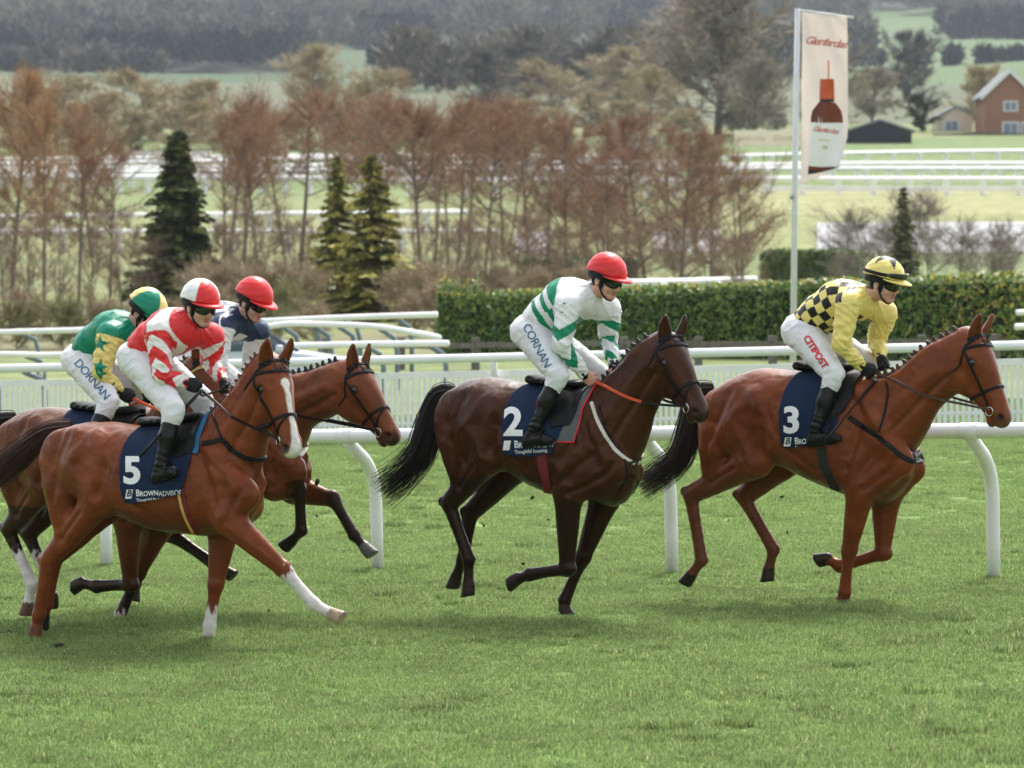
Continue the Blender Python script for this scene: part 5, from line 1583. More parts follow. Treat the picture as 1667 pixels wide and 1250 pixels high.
H3 = dict(at=(1330, 26.9), label='leading chestnut racehorse with plain face and chestnut legs in the number 3 cloth',
    coat=(.148, .036, .012), under=(.10, .032, .015), leg=(.115, .036, .017), muzzle=(.13, .055, .035), hair=(.060, .020, .012), hair_tail=(.028, .013, .010),
    clip={'H': (1160, 772)},
    torso=[(1163, 655, 715, .13), (1178, 628, 742, .22), (1210, 608, 755, .27), (1245, 600, 748, .28), (1280, 602, 760, .31), (1322, 607, 780, .32), (1360, 608, 797, .30), (1400, 608, 814, .26), (1437, 622, 822, .22), (1463, 655, 806, .17), (1482, 695, 780, .09)],
    neck=[(1441, 690, 68, .19), (1472, 660, 53, .15), (1506, 624, 46, .115), (1538, 598, 44, .078)],
    crest=[(1428, 616), (1458, 608), (1480, 592), (1500, 574), (1520, 557), (1540, 547), (1562, 544)],
    head=((1597, 547), (1648, 686), 34), knobs=13,
    RH=[(1200, 668), (1230, 750), (1125, 806), (1142, 912), (1132, 926), (1114, 951)], LH=[(1222, 690), (1274, 752), (1211, 809), (1259, 895), (1252, 916), (1249, 947)],
    RF=[(1464, 752), (1402, 794), (1382, 898), (1375, 965), (1373, 975), (1375, 986)], LF=[(1482, 762), (1442, 808), (1437, 901), (1366, 921), (1347, 909), (1329, 913)],
    hoof={'RF': (.10, .035, .02)},
    tail=[(1160, 632, 0, 8), (1132, 642, -.02, 16), (1122, 690, -.06, 20), (1108, 738, -.08, 22), (1075, 768, -.09, 24), (1036, 792, -.1, 24)])
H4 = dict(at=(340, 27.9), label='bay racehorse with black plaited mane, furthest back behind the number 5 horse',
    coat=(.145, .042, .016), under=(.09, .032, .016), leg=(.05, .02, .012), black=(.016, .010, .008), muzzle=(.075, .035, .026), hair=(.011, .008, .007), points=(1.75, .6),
    torso=[(195, 690, 750, .14), (210, 672, 775, .22), (240, 664, 788, .26), (290, 666, 798, .30), (340, 666, 804, .31), (385, 660, 808, .28), (425, 655, 812, .24), (452, 672, 808, .2), (474, 700, 795, .15), (488, 725, 770, .08)],
    neck=[(438, 705, 66, .19), (477, 660, 49, .14), (518, 644, 42, .12), (545, 630, 38, .078)],
    crest=[(420, 652), (450, 630), (476, 616), (515, 607), (535, 602), (554, 598)],
    head=((587, 594), (652, 712), 36), knobs=14,
    RH=[(235, 725), (232, 800), (236, 893), (220, 952), (218, 962), (217, 976)], LH=[(262, 730), (262, 810), (284, 872), (346, 916), (360, 925), (380, 938)],
    RF=[(478, 768), (445, 790), (487, 798), (490, 864), (480, 876), (461, 892)], LF=[(486, 772), (478, 796), (543, 813), (577, 871), (590, 886), (607, 904)],
    hoof={'LF': (.12, .12, .12)}, latk={'LF': .8},
    tail=[(205, 678, 0, 8), (175, 690, 0, 14), (160, 740, 0, 18), (150, 790, 0, 18)])
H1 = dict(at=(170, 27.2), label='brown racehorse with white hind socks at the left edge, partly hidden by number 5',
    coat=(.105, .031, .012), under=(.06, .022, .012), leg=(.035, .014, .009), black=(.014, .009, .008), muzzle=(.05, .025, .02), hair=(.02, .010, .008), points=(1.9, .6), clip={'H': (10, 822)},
    torso=[(19, 698, 766, .14), (34, 675, 791, .22), (63, 664, 806, .27), (104, 664, 806, .28), (144, 671, 830, .31), (184, 677, 846, .32), (224, 680, 852, .29), (259, 684, 860, .25), (289, 709, 868, .21), (311, 749, 852, .15), (322, 776, 826, .08)],
    neck=[(278, 745, 74, .19), (290, 700, 56, .15), (302, 660, 44, .12), (312, 628, 38, .078)],
    crest=[(250, 680), (265, 655), (280, 630), (295, 605), (308, 592)],
    head=((338, 584), (396, 700), 45), knobs=10,
    RH=[(55, 720), (72, 790), (14, 862), (52, 952), (49, 970), (41, 1002)], LH=[(75, 730), (105, 800), (46, 868), (82, 952), (86, 968), (84, 992)],
    RF=[(285, 806), (208, 846), (212, 951), (157, 955), (139, 946), (119, 957)], LF=[(300, 812), (255, 860), (224, 935), (196, 1001), (193, 1010), (190, 1022)],
    socks={'RH': 2.42, 'LH': 2.42, 'LF': 2.92}, hoof={'RH': (.13, .07, .05), 'LF': (.3, .26, .23)},
    blaze=[(-.1, -.02, 0), (.15, -.02, 0), (.2, .025, .0), (.6, .022, .0), (.9, .03, 0), (1.1, .04, 0)],
    tail=[(24, 680, 0, 8), (-8, 690, 0, 14), (-25, 730, 0, 18), (-40, 780, 0, 18)])
HORSES = [H5, H2, H3, H4, H1]
for _h in HORSES: build_horse(_h)
# ------------------------------------------------------------------ jockeys
SKIN = mat_attr('skin', .5, .08, 30.0, .08, 200, .002, .35)
SILK = mat_attr('racing_silks', .40, .06, 14.0, .6, 20, .014, .35)
BREECH = mat_plain('white_breeches', (.74, .74, .75), .55, .07, 6.0, .6, 18, .3)
BOOT = mat_plain('black_riding_boot', (.0045, .0045, .005), .36, .3, 12.0, .3, 26, .3)
GLOVE = mat_plain('black_glove', (.007, .007, .008), .7, .3, 60, .3, 120)
HARN = mat_plain('black_harness', (.006, .006, .0065), .55, .2, 30, spec=.25)
LENS = mat_plain('goggle_lens', (.010, .010, .012), .05, .2, 3.0, spec=.8)
CAPM = mat_attr('cap_silk', .38, .05, 20.0, .25, 40, .008, .35)
W_ = (.80, .80, .80); RED = (.70, .028, .030); GREEN = (.0, .235, .115); YEL = (.82, .67, .20); BLK = (.007, .007, .008); NAVY = (.018, .035, .085); JG = (.0, .215, .12); JY = (.82, .67, .22)
def seg_coords(V, line, back):
    """running length along a joint polyline (0..1) and angle about it, 0 at the 'back' side"""
    line = np.array(line); L = np.linalg.norm(np.diff(line, axis=0), axis=1); cum = np.concatenate([[0], np.cumsum(L)])
    best = np.full(len(V), 1e9); s = np.zeros(len(V)); ang = np.zeros(len(V))
    for i in range(len(line) - 1):
        d = (line[i + 1] - line[i]) / (L[i] + 1e-9); w = (V - line[i]) @ d; t = np.clip(w, 0, L[i]); 
        if i == 0: t = np.minimum(w, L[i])
        if i == len(line) - 2: t = np.maximum(w, 0) if i else w
        r = V - line[i] - np.clip(t, 0, L[i])[:, None] * d; dist = np.linalg.norm(r, axis=1)
        b = nrm(back - d * (back @ d)); c = np.cross(d, b); m = dist < best
        best[m] = dist[m]; s[m] = (cum[i] + t)[m] / cum[-1]; ang[m] = np.arctan2(r @ c, r @ b)[m]
    return s, ang, cum[-1]
def hand_solid(F, w, d, pn, ac, k=1.0, fat=0.0, lab=5):
    """closed fist round a rein: w wrist, d towards the knuckles, pn the way the palm faces, ac from little finger to index"""
    d = nrm(d); pn = nrm(pn - d * (pn @ d)); ac = nrm(ac - d * (ac @ d) - pn * (ac @ pn))
    F.cone(w - d * .01, .026 * k + fat, w + d * .03, .030 * k + fat, .012, lab, pn, .72)
    F.cone(w + d * .03 + ac * .012, .033 * k + fat, w + d * .066 + ac * .010, .032 * k + fat, .01, lab, pn, .55)
    F.cone(w + d * .03 - ac * .014, .030 * k + fat, w + d * .060 - ac * .016, .028 * k + fat, .01, lab, pn, .55)
    for i, (o, ln) in enumerate(((.034, .92), (.013, 1.0), (-.009, .96), (-.030, .78))):
        r = (.0098, .0102, .0098, .0086)[i] * k + fat * .7
        p0 = w + d * (.074 - abs(o - .01) * .18) + ac * o - pn * .004
        p1 = p0 + (d * .55 + pn * .80) * .036 * ln
        p2 = p1 + (pn * .55 - d * .85) * .026 * ln
        p3 = p2 + (-d * .95 - pn * .35) * .018 * ln
        F.cone(p0, r * 1.12, p1, r * 1.05, .005, lab); F.cone(p1, r * 1.04, p2, r * .95, .003, lab); F.cone(p2, r * .95, p3, r * .85, .003, lab)
    t0 = w + d * .022 + ac * .030 + pn * .010; t1 = t0 + (d * .75 + ac * .45 + pn * .25) * .034; t2 = t1 + (d * .8 - ac * .05 + pn * .62) * .030
    F.cone(t0, .014 * k + fat, t1, .0115 * k + fat * .7, .008, lab); F.cone(t1, .0112 * k + fat * .7, t2, .009 * k + fat * .7, .003, lab)
    return w + d * .066 + pn * .022
def build_jockey(jk):
    fr = jk['horse']['fr']; P = fr.p
    LAT = dict(pel=0, wai=0, che=0, nec=0, hea=0, shR=-.18, shL=.18, elR=-.25, elL=.24, wrR=-.09, wrL=.09, haR=-.06, haL=.06, hipR=-.10, hipL=.10, knR=-.25, knL=.25, anR=-.33, anL=.33, heR=-.33, heL=.33, toR=-.34, toL=.34)
    LAT.update(jk.get('lat', {}))
    q = {k: P(v[0], v[1], LAT[k]) for k, v in jk['px'].items()}
    for a in ('an', 'he', 'to'):
        if a + 'L' not in q: q[a + 'L'] = q['knL'] + (q[a + 'R'] - q['knR']) * [1, -1, 1]
    jk['q'] = q
    root = fr.root('person'); jk['root'] = root
    tag(root, jk['label'], 'jockey', 'jockeys riding in the race')
    Y = np.array([0, 1.0, 0])
    allp = np.array(list(q.values())); lo = allp.min(0) - .2; hi = allp.max(0) + [.2, .2, .26]
    # head frame
    yw = -R(jk['yaw']) - fr.yaw; pt = R(jk['pitch'])
    f = np.array([math.cos(yw) * math.cos(pt), math.sin(yw) * math.cos(pt), math.sin(pt)]); l = nrm(np.cross([0, 0, 1], f)); u = np.cross(f, l)
    rl = R(jk.get('roll', 0)); l, u = l * math.cos(rl) + u * math.sin(rl), u * math.cos(rl) - l * math.sin(rl)
    c = q['hea']; KH = 1.09; H = lambda x, y, z: c + (f * x + l * y + u * z) * KH
    sp = [q['pel'], q['wai'], q['che'], q['nec']]
    sdir = nrm(q['nec'] - q['pel']); back = nrm(np.array([-sdir[2], 0, sdir[0]]))
    hands = {}
    for s_ in 'RL':
        sg = -1 if s_ == 'R' else 1
        w, e = q['wr' + s_], q['ha' + s_]; d = nrm(e - w)
        hands[s_] = (w, d, np.array([0.15, -sg * 1.0, -.25]), np.array([.25, 0, 1.0]))
    # ---- the body: one continuous figure
    F = Field(lo, hi, .0052)
    F.chain([q['pel'], q['wai'], q['che'], q['nec'] - sdir * .05], [.09, .085, .09, .06], .03, 0, Y, 1.2)
    nb = q['nec']; sk = H(-.025, 0, -.055)
    F.chain([nb - sdir * .05, nb * .5 + sk * .5, sk], [.062, .054, .056], .03, 0)
    F.ell(H(-.012, 0, .030), [.099 * KH, .078 * KH, .098 * KH], [f, l, u], .02, 0)
    F.ell(H(.032, 0, -.040), [.060 * KH, .061 * KH, .082 * KH], [f, l, u], .02, 0)
    for s_ in (-1, 1):
        F.cone(H(-.012, s_ * .054, -.055), .020 * KH, H(.066, s_ * .016, -.098), .016 * KH, .02, 0)
        F.ell(H(.066, s_ * .040, -.034), [.022 * KH, .022 * KH, .026 * KH], [f, l, u], .018, 0)
        F.ell(H(-.008, s_ * .078, -.012), [.020 * KH, .010 * KH, .031 * KH], [nrm(f - l * s_ * .3), l, u], .006, 0)
        F.ell(H(-.002, s_ * .086, -.010), [.009 * KH, .005 * KH, .016 * KH], [f, l, u], .004, 0, 'sub')
        F.ell(H(.094, s_ * .032, -.004), [.016 * KH, .020 * KH, .013 * KH], [f, l, u], .012, 0, 'sub')
        F.ell(H(.082, s_ * .032, -.004), [.013 * KH, .014 * KH, .011 * KH], [f, l, u], .004, 0)
        F.ell(H(.102, s_ * .0125, -.040), [.012 * KH, .008 * KH, .009 * KH], [f, l, u], .006, 0)
    F.ell(H(.070, 0, -.098), [.022 * KH, .024 * KH, .018 * KH], [f, l, u], .016, 0)
    F.ell(H(.078, 0, .020), [.020 * KH, .054 * KH, .013 * KH], [f, l, u], .014, 0)
    F.cone(H(.090, 0, .006), .0085 * KH, H(.112, 0, -.034), .0125 * KH, .010, 0)
    F.ell(H(.086, 0, -.061), [.013 * KH, .024 * KH, .008 * KH], [f, l, u], .006, 6); F.ell(H(.083, 0, -.075), [.013 * KH, .021 * KH, .009 * KH], [f, l, u], .006, 6)
    F.cone(H(.106, -.022, -.068), .0022 * KH, H(.106, .022, -.068), .0022 * KH, .003, 6, op='sub')
    for s_ in 'RL':
        F.cone(q['che'], .07, q['sh' + s_], .045, .02, 0); F.cone(q['sh' + s_], .045, q['el' + s_], .036, .02, 0); F.cone(q['el' + s_], .036, q['wr' + s_], .026, .02, 0)
        hk = hands[s_]; hands[s_ + 'g'] = hand_solid(F, *hk)
        F.cone(q['hip' + s_], .085, q['kn' + s_], .048, .02, 0); F.cone(q['kn' + s_], .046, q['an' + s_], .030, .01, 0)
        F.cone(q['an' + s_] * .6 + q['he' + s_] * .4, .024, q['to' + s_] * .8 + q['he' + s_] * .2 + np.array([0, 0, .03]), .018, .01, 0)
    V, Q, Lb = F.skin(); V = smooth_mesh(V, Q, 1, .4)
    C = np.empty((len(V), 3)); C[:] = jk.get('skin', (.60, .33, .25))
    C *= (.93 + .14 * noise3(V * 40, 3))[:, None]
    C[Lb == 6] = np.array((.46, .17, .15))
    rel = V - c; hx, hy, hz = rel @ f, rel @ l, rel @ u
    stub = (hz < -.06) & (hx > .02); C[stub] *= np.array([.92, .88, .86])
    hairm = (np.abs(hy) < .09) & (hz > -.055) & (hx < -.03) & (np.linalg.norm(rel, axis=1) < .16); C[hairm] = jk.get('hair', (.05, .03, .02))
    link('body', np_mesh('body', V, Q, C, True, SKIN), root)
    # ---- jacket
    F = Field(lo, hi, .0062)
    hem = q['pel'] * .75 + q['wai'] * .25
    F.chain([hem, q['wai'], q['wai'] * .4 + q['che'] * .6, q['che'], q['nec'] - sdir * .07], [.110, .126, .140, .142, .100], .03, 1, Y, [1.30, 1.28, 1.25, 1.22, 1.2])
    F.chain([q['wai'] - back * .02, q['che'] - back * .045, q['nec'] * .6 + q['che'] * .4 - back * .05], [.105, .125, .095], .05, 1, Y, 1.2)
    F.cone(hem, .112, q['wai'], .12, .02, 1, Y, 1.3, cut=None)
    F.cone(q['nec'] - sdir * .09, .085, q['nec'] + sdir * .01, .060, .03, 1, Y, 1.05, cut=(q['nec'] + sdir * .030, sdir))
    for i, s_ in enumerate('RL'):
        S_, E_, W2 = q['sh' + s_], q['el' + s_], q['wr' + s_]
        F.cone(q['che'] * .35 + q['nec'] * .65 - sdir * .06, .098, S_, .086, .05, 1); F.cone(q['nec'] - sdir * .035, .062, S_ * .75 + q['nec'] * .25 - sdir * .02, .066, .05, 1)
        F.chain([S_, S_ * .45 + E_ * .55, E_], [.082, .068, .057], .04, 2 + i)
        ed = nrm(W2 - E_)
        F.cone(E_, .056, E_ * .5 + W2 * .5, .050, .02, 2 + i); F.cone(E_ * .5 + W2 * .5, .050, W2 - ed * .015, .038, .02, 2 + i, cut=(W2 - ed * .005, ed))
        F.cone(W2 - ed * .03, .0375, W2 - ed * .006, .036, .006, 2 + i, cut=(W2 - ed * .004, ed))
    V, Q, Lb = F.skin(); V = smooth_mesh(V, Q, 2, .5); N = vnormals(V, Q)
    st, at_, Lt = seg_coords(V, [hem, q['wai'], q['che'], q['nec']], back)
    arm = np.zeros(len(V), int)
    sa = np.zeros(len(V)); aa = np.zeros(len(V)); La = .6
    for i, s_ in enumerate('RL'):
        x, y, La = seg_coords(V, [q['sh' + s_], q['el' + s_], q['wr' + s_]], np.array([.1, -1.0 if s_ == 'R' else 1.0, .2])); so = V[:, 1] * (-1 if s_ == 'R' else 1) > abs(q['sh' + s_][1]) * .58; m = (Lb == 2 + i) & (x > .03) & ((V[:, 1] * (-1 if s_ == 'R' else 1) > abs(q['sh' + s_][1]) * .30) | (x > .3)) | (x > .03) & (x < .4) & so & (np.linalg.norm(V - (q['sh' + s_] * .75 + q['el' + s_] * .25), axis=1) < .125); sa[m] = x[m]; aa[m] = y[m]; arm[m] = i + 1
    # folds: creases that run round the waist, across the elbows and down the back
    z1 = noise3(np.stack([st * 11, at_ * 1.6, arm * 7.0], 1), 5) - .5; z2 = noise3(np.stack([sa * 16, aa * 1.2, arm * 3.0 + 9], 1), 6) - .5; z3 = noise3(V * 22, 9) - .5
    am = np.where(arm == 0, .010 * z1 * (1.5 - st), .012 * z2 * (.5 + np.exp(-((sa - .5) / .2) ** 2) + .8 * (sa > .75))) + .004 * z3
    rg = 1 - np.abs(2 * noise3(np.stack([np.where(arm == 0, st * 9 + at_ * 1.3, sa * 12 + aa * .9), np.where(arm == 0, at_ * 1.8, aa * 1.4 + sa * 3), arm * 5.0], 1), 15) - 1)
    am = am + (rg ** 3 - .25) * np.where(arm == 0, .006, .008)
    V = V + N * am[:, None]
    C = jk['pat'](st, at_, arm, sa, aa, Lt, La, V)
    link('jacket', np_mesh('jacket', V, Q, C, True, SILK), root)
    # ---- breeches
    F = Field(lo, hi, .0066)
    F.ell(q['pel'], [.135, .165, .125], [sdir, Y, back], .02, 1)
    F.chain([q['pel'] - sdir * .02, hem + sdir * .03], [.118, .114], .02, 1, Y, 1.3)
    F.chain([q['pel'] - sdir * .05 - back * .0 + back * .02, q['hipR'] * .5 + q['hipL'] * .5], [.12, .11], .04, 1, Y, 1.4)
    for i, s_ in enumerate('RL'):
        hp_, kn, an = q['hip' + s_], q['kn' + s_], q['an' + s_]; ld = nrm(an - kn)
        F.chain([hp_, hp_ * .5 + kn * .5, kn - (kn - hp_) * .06], [.117, .094, .070], .05, 2 + i)
        F.cone(kn, .070, kn + ld * .05, .066, .03, 2 + i); F.cone(kn + ld * .03, .066, kn + ld * .13, .058, .02, 2 + i, cut=(kn + ld * .12, ld))
    V, Q, Lb = F.skin(); V = smooth_mesh(V, Q, 2, .5); N = vnormals(V, Q)
    fold = (noise3(V * [9, 9, 26] + 3, 2) - .5) * .010 + (noise3(V * 30, 4) - .5) * .004
    rg = 1 - np.abs(2 * noise3(np.stack([V[:, 0] * 10 + V[:, 2] * 12, V[:, 1] * 9, V[:, 2] * 16 - V[:, 0] * 10], 1), 21) - 1)
    kd = np.minimum(np.linalg.norm(V - q['knR'], axis=1), np.linalg.norm(V - q['knL'], axis=1)); hd2 = np.minimum(np.linalg.norm(V - q['hipR'], axis=1), np.linalg.norm(V - q['hipL'], axis=1))
    fold = fold + (rg ** 3 - .2) * (.003 + .007 * np.exp(-(kd / .12) ** 2) + .006 * np.exp(-(hd2 / .12) ** 2))
    V = V + N * fold[:, None]
    br = link('breeches', np_mesh('breeches', V, Q, None, True, BREECH), root)
    jk['br_bvh'] = BVHTree.FromPolygons([Vector(v) for v in V], [tuple(x) for x in Q.tolist()]); jk['br'] = br
    # ---- boots
    for s_ in 'RL':
        kn, an, he, to = q['kn' + s_], q['an' + s_], q['he' + s_], q['to' + s_]; ld = nrm(an - kn)
        pts = np.array([kn, an, he, to]); F = Field(pts.min(0) - .14, pts.max(0) + .14, .0058)
        top = kn + ld * .095
        F.cone(top - ld * .05, .0635, kn * .5 + an * .5, .060, .01, 0, cut=None)
        F.cone(kn * .5 + an * .5, .060, an, .043, .03, 0)
        fd = nrm(to - he)
        F.cone(an, .043, he + np.array([0, 0, .045]) + fd * .03, .040, .02, 0)
        F.chain([he + np.array([0, 0, .035]) + fd * .025, he * .45 + to * .55 + np.array([0, 0, .042]), to + np.array([0, 0, .028]) - fd * .03], [.036, .040, .028], .02, 0, (0, 1, 0), [.9, 1.0, 1.15])
        F.cone(he + np.array([0, 0, .012]), .014, he + fd * .05 + np.array([0, 0, .012]), .014, .004, 0, (0, 1, 0), 2.0)
        F.cone(top - ld * .13, .2, top - ld * .2, .2, 0, 0, op='sub', cut=(top, ld))
        V, Q, _ = F.skin(); V = smooth_mesh(V, Q, 1, .5); N = vnormals(V, Q)
        t = (V - an) @ ld
        V = V + N * (.004 * np.sin(t * 160 + noise3(V * 25, 1) * 4) * np.exp(-((t + .01) / .06) ** 2) + .004 * (noise3(V * 25, 7) - .5))[:, None]
        link('boot', np_mesh('boot', V, Q, None, True, BOOT), root)
    # ---- gloves
    for s_ in jk.get('gloves', 'RL'):
        w = hands[s_][0]; F = Field(w - .15, w + .15, .0042)
        hand_solid(F, *hands[s_], 1.0, .0035)
        d = hands[s_][1]; F.cone(w - nrm(q['wr' + s_] - q['el' + s_]) * .035, .036, w + d * .012, .033, .012, 0)
        V, Q, _ = F.skin(); link('glove', np_mesh('glove', V, Q, None, True, GLOVE), root)
    if 'cuff' in jk:
        for s_ in jk['cuff']:
            w = hands[s_][0]; d = nrm(q['wr' + s_] - q['el' + s_]); m = MB(); m.tube([w - d * .03, w + d * .02], [.037, .034], 16); m.build('wrist_band', HARN, root, True)
    jk['grip'] = {s_: hands[s_ + 'g'] for s_ in 'RL'}
    # ---- helmet, silk cap, peak, goggles
    ce = H(-.010, 0, .048); kc = 1.16
    def dome(name, rx, ry, rz, tilt, z0, colf, mat, drop=0.0, pomp=False):
        nu, nv = 72, 26; V = []; C = []
        for j in range(nv + 1):
            ph = math.pi / 2 - (math.pi / 2 - math.asin(z0)) * j / nv if True else 0
            for i in range(nu):
                a = 2 * math.pi * i / nu
                x, y, z = kc * rx * math.cos(ph) * math.cos(a), kc * ry * math.cos(ph) * math.sin(a), kc * rz * math.sin(ph)
                z -= drop * (j / nv) ** 2 * max(0, -math.cos(a))
                pk = .0022 * math.sin(a * 17 + 3 * math.sin(a * 3)) * (j / nv) * (1.3 - j / nv) + .0018 * math.sin(a * 7 + j)
                x, y = x * (1 + pk * 6), y * (1 + pk * 6)
                x2 = x * math.cos(tilt) + z * math.sin(tilt); z2 = z * math.cos(tilt) - x * math.sin(tilt)
                V.append(ce + f * x2 + l * y + u * z2); C.append(colf(a, ph, x, y, z))
        F = [(j * nu + i, j * nu + (i + 1) % nu, (j + 1) * nu + (i + 1) % nu, (j + 1) * nu + i) for j in range(nv) for i in range(nu)]
        o = link(name, np_mesh(name, V, [x[::-1] for x in F], C, True, mat), root)
        sm = o.modifiers.new('thickness', 'SOLIDIFY'); sm.thickness = .006; sm.offset = -1
        return o
    dome('helmet', .124, .100, .108, .05, -.36, lambda *a: BLK, HARN, .02)
    cap = dome('cap', .135, .110, .122, .10, .05, jk['cap'], CAPM, .032)
    # peak
    n = 26; V = []
    for i in range(n + 1):
        a = R(-64 + 128 * i / n); w = math.cos(a * 1.40) ** .6 if abs(a * 1.40) < 1.57 else 0
        for r_, dz in ((.0, .0), (.5, -.002), (1, -.010)):
            rr = 1 + r_ * .47 * w
            x, y, z = kc * .135 * math.cos(a) * rr, kc * .110 * math.sin(a) * (1 + r_ * .2 * w), .006 + dz * w - .012 * math.sin(a) ** 2
            x2 = x * math.cos(.10) + z * math.sin(.10); z2 = z * math.cos(.10) - x * math.sin(.10)
            V.append(ce + f * x2 + l * y + u * z2)
    F_ = [(i * 3 + j, i * 3 + j + 1, i * 3 + 4 + j, i * 3 + 3 + j) for i in range(n) for j in range(2)]
    pk = link('peak', np_mesh('peak', V, F_, [jk['peak']] * len(V), True, CAPM), cap); sm = pk.modifiers.new('thickness', 'SOLIDIFY'); sm.thickness = .007; sm.offset = 0
    def band(name, pts, w, mat, nrmls, th=.004, parent=root):
        V = []; n = len(pts)
        pts = [v3(p) for p in pts]
        for i, p in enumerate(pts):
            t = nrm(pts[min(i + 1, n - 1)] - pts[max(i - 1, 0)]); nn = nrm(nrmls[i]); b = np.cross(t, nn)
            wi = w[i] if hasattr(w, '__len__') else w
            for a, o_ in ((-1, 0), (1, 0), (1, 1), (-1, 1)): V.append(p + b * a * wi / 2 + nn * o_ * th)
        Fq = [(i * 4 + k, i * 4 + (k + 1) % 4, i * 4 + 4 + (k + 1) % 4, i * 4 + 4 + k) for i in range(n - 1) for k in range(4)] + [(3, 2, 1, 0), tuple((n - 1) * 4 + k for k in range(4))]
        m = MB(); m.add(V, Fq); return m.build(name, mat, parent, False)
    jk['band'] = band
    # goggles: frame and lens wrapped round the face, strap round the helmet
    def wrap(zc, hh, rx, ry, a0, n=22, off=0.0, dip=0.0):
        V = []; 
        for i in range(n + 1):
            a = -a0 + 2 * a0 * i / n; e = math.sqrt(max(0, 1 - (abs(a) / a0) ** 4)); nose = dip * math.exp(-(a / .22) ** 2)
            for j in range(7):
                t = -1 + 2 * j / 6; z = zc + hh * t * e * (1 - (nose if t < 0 else 0)); b = off * math.cos(t * 1.2)
                V.append(H((rx + b) * math.cos(a), (ry + b) * math.sin(a), z))
        F = [(i * 7 + j, i * 7 + j + 1, i * 7 + 8 + j, i * 7 + 7 + j) for i in range(n) for j in range(6)]
        return V, F
    V, F_ = wrap(.002, .037, .109, .077, 1.15, off=.002, dip=.35)
    go = link('goggles', np_mesh('goggles', V, F_, None, True, HARN), root); sm = go.modifiers.new('thickness', 'SOLIDIFY'); sm.thickness = .012; sm.offset = 0
    V, F_ = wrap(.003, .030, .117, .084, 1.05, off=.004, dip=.35)
    link('lens', np_mesh('lens', V, F_, None, True, LENS), go)
    sp_, nn_ = [], []
    for i in range(23):
        a = 1.10 + (2 * math.pi - 2.20) * i / 22
        p = H(.118 * math.cos(a), .104 * math.sin(a), .002 + .030 * (1 - math.cos(a)) * .5 * 1.2); sp_.append(p); nn_.append(p - H(0, 0, .02))
    band('goggle_strap', sp_, .020, HARN, nn_, .003, go)
    if jk.get('spare'):
        V, F_ = wrap(.072, .018, .146, .116, 1.0, off=.004)
        s2 = link('goggles', np_mesh('goggles', V, F_, None, True, LENS), root); sm = s2.modifiers.new('thickness', 'SOLIDIFY'); sm.thickness = .008
        sp_, nn_ = [], []
        for i in range(29):
            a = .98 + (2 * math.pi - 1.96) * i / 28; p = H(-.004 + .147 * math.cos(a), .121 * math.sin(a), .068); sp_.append(p); nn_.append(p - H(0, 0, .05))
        band('goggle_strap', sp_, .024, HARN, nn_, .003, s2)
    # chin strap and ear harness
    for s_ in (-1, 1):
        F = Field(H(0, s_ * .08, -.02) - .09, H(0, s_ * .08, -.02) + .09, .0055)
        F.ell(H(.022, s_ * .070, -.018), [.020, .015, .046], [f, l, u], .006); F.ell(H(-.035, s_ * .074, -.005), [.030, .012, .036], [f, l, u], .006)
        V, Q, _ = F.skin(); link('ear_harness', np_mesh('ear_harness', V, Q, None, True, HARN), root)
    m = MB(); m.tube([H(.018, -.076, -.045), H(.036, -.062, -.085), H(.060, -.030, -.117), H(.064, 0, -.123), H(.060, .030, -.117), H(.036, .062, -.085), H(.018, .076, -.045)], .0065, 8); m.build('chin_strap', HARN, root, True)
    if 'name' in jk:
        for body, px, py, size, rot, mat, bold in jk['name']:
            decal(fr, jk['br_bvh'], body, px, py, size, rot, mat, br, bold, .92)
def decal(fr, bvh, body, px, py, size, rot, mat, parent, bold=0.0, space=1.0, shear=0.0, off=.0035, sx=1.0, polys=None):
    """print laid on a surface: each letter point is dropped on to the cloth along the sight line"""
    v, f = polys if polys else text_polys(body, size, bold * size, shear, space, max(size * .14, 1.2))
    c, s = math.cos(R(rot)), math.sin(R(rot)); pts = []; ok = []
    for x, y in v:
        x *= sx
        X = px + x * c + y * s; Y_ = py + x * s - y * c
        r = fr.ray(X, Y_); h = bvh.ray_cast(fr.c, r)
        if h[0] is None: pts.append((0, 0, 0)); ok.append(False)
        else:
            n = h[1] if h[1].dot(r) < 0 else -h[1]
            pts.append(tuple(h[0] + n * off - r * .001)); ok.append(True)
    f = [q for q in f if all(ok[i] for i in q) and max((Vector(pts[q[i]]) - Vector(pts[q[i - 1]])).length for i in range(len(q))) < .09]
    if not f: return None
    m = MB(); m.add(pts, f); me = bpy.data.meshes.new('lettering'); me.from_pydata(m.v, [], m.f); me.materials.append(mat)
    return link('lettering', me, parent)
def pick(mask, a, b): return np.where(mask[:, None], np.array(a), np.array(b))
def pat_hoops(st, at_, arm, sa, aa, Lt, La, V):
    d = st * Lt
    h = ((d > .115) & (d < .155)) | ((d > .195) & (d < .235)) | ((d > .275) & (d < .33))
    aw = np.abs(at_); h = np.where(aw > 1.75, ((d + .03 * (aw - 2)) % .10 < .05) & (d > .08) & (d < Lt - .07), h)
    ch = ((sa * La + .16 * np.abs(aa) / 3.14) % .17) < .068
    return np.where((arm == 0)[:, None], pick(h, GREEN, W_), pick(ch & (sa > .12) & (sa < .93), GREEN, W_))
def pat_check(st, at_, arm, sa, aa, Lt, La, V):
    d = st * Lt / .064; a = at_ / (2 * math.pi) * 16
    ck = (np.floor(d).astype(int) + np.floor(a + .5).astype(int)) % 2 == 0
    return np.where((arm == 0)[:, None], pick(ck & (st < .93), BLK, YEL), np.tile(np.array(YEL), (len(V), 1)))
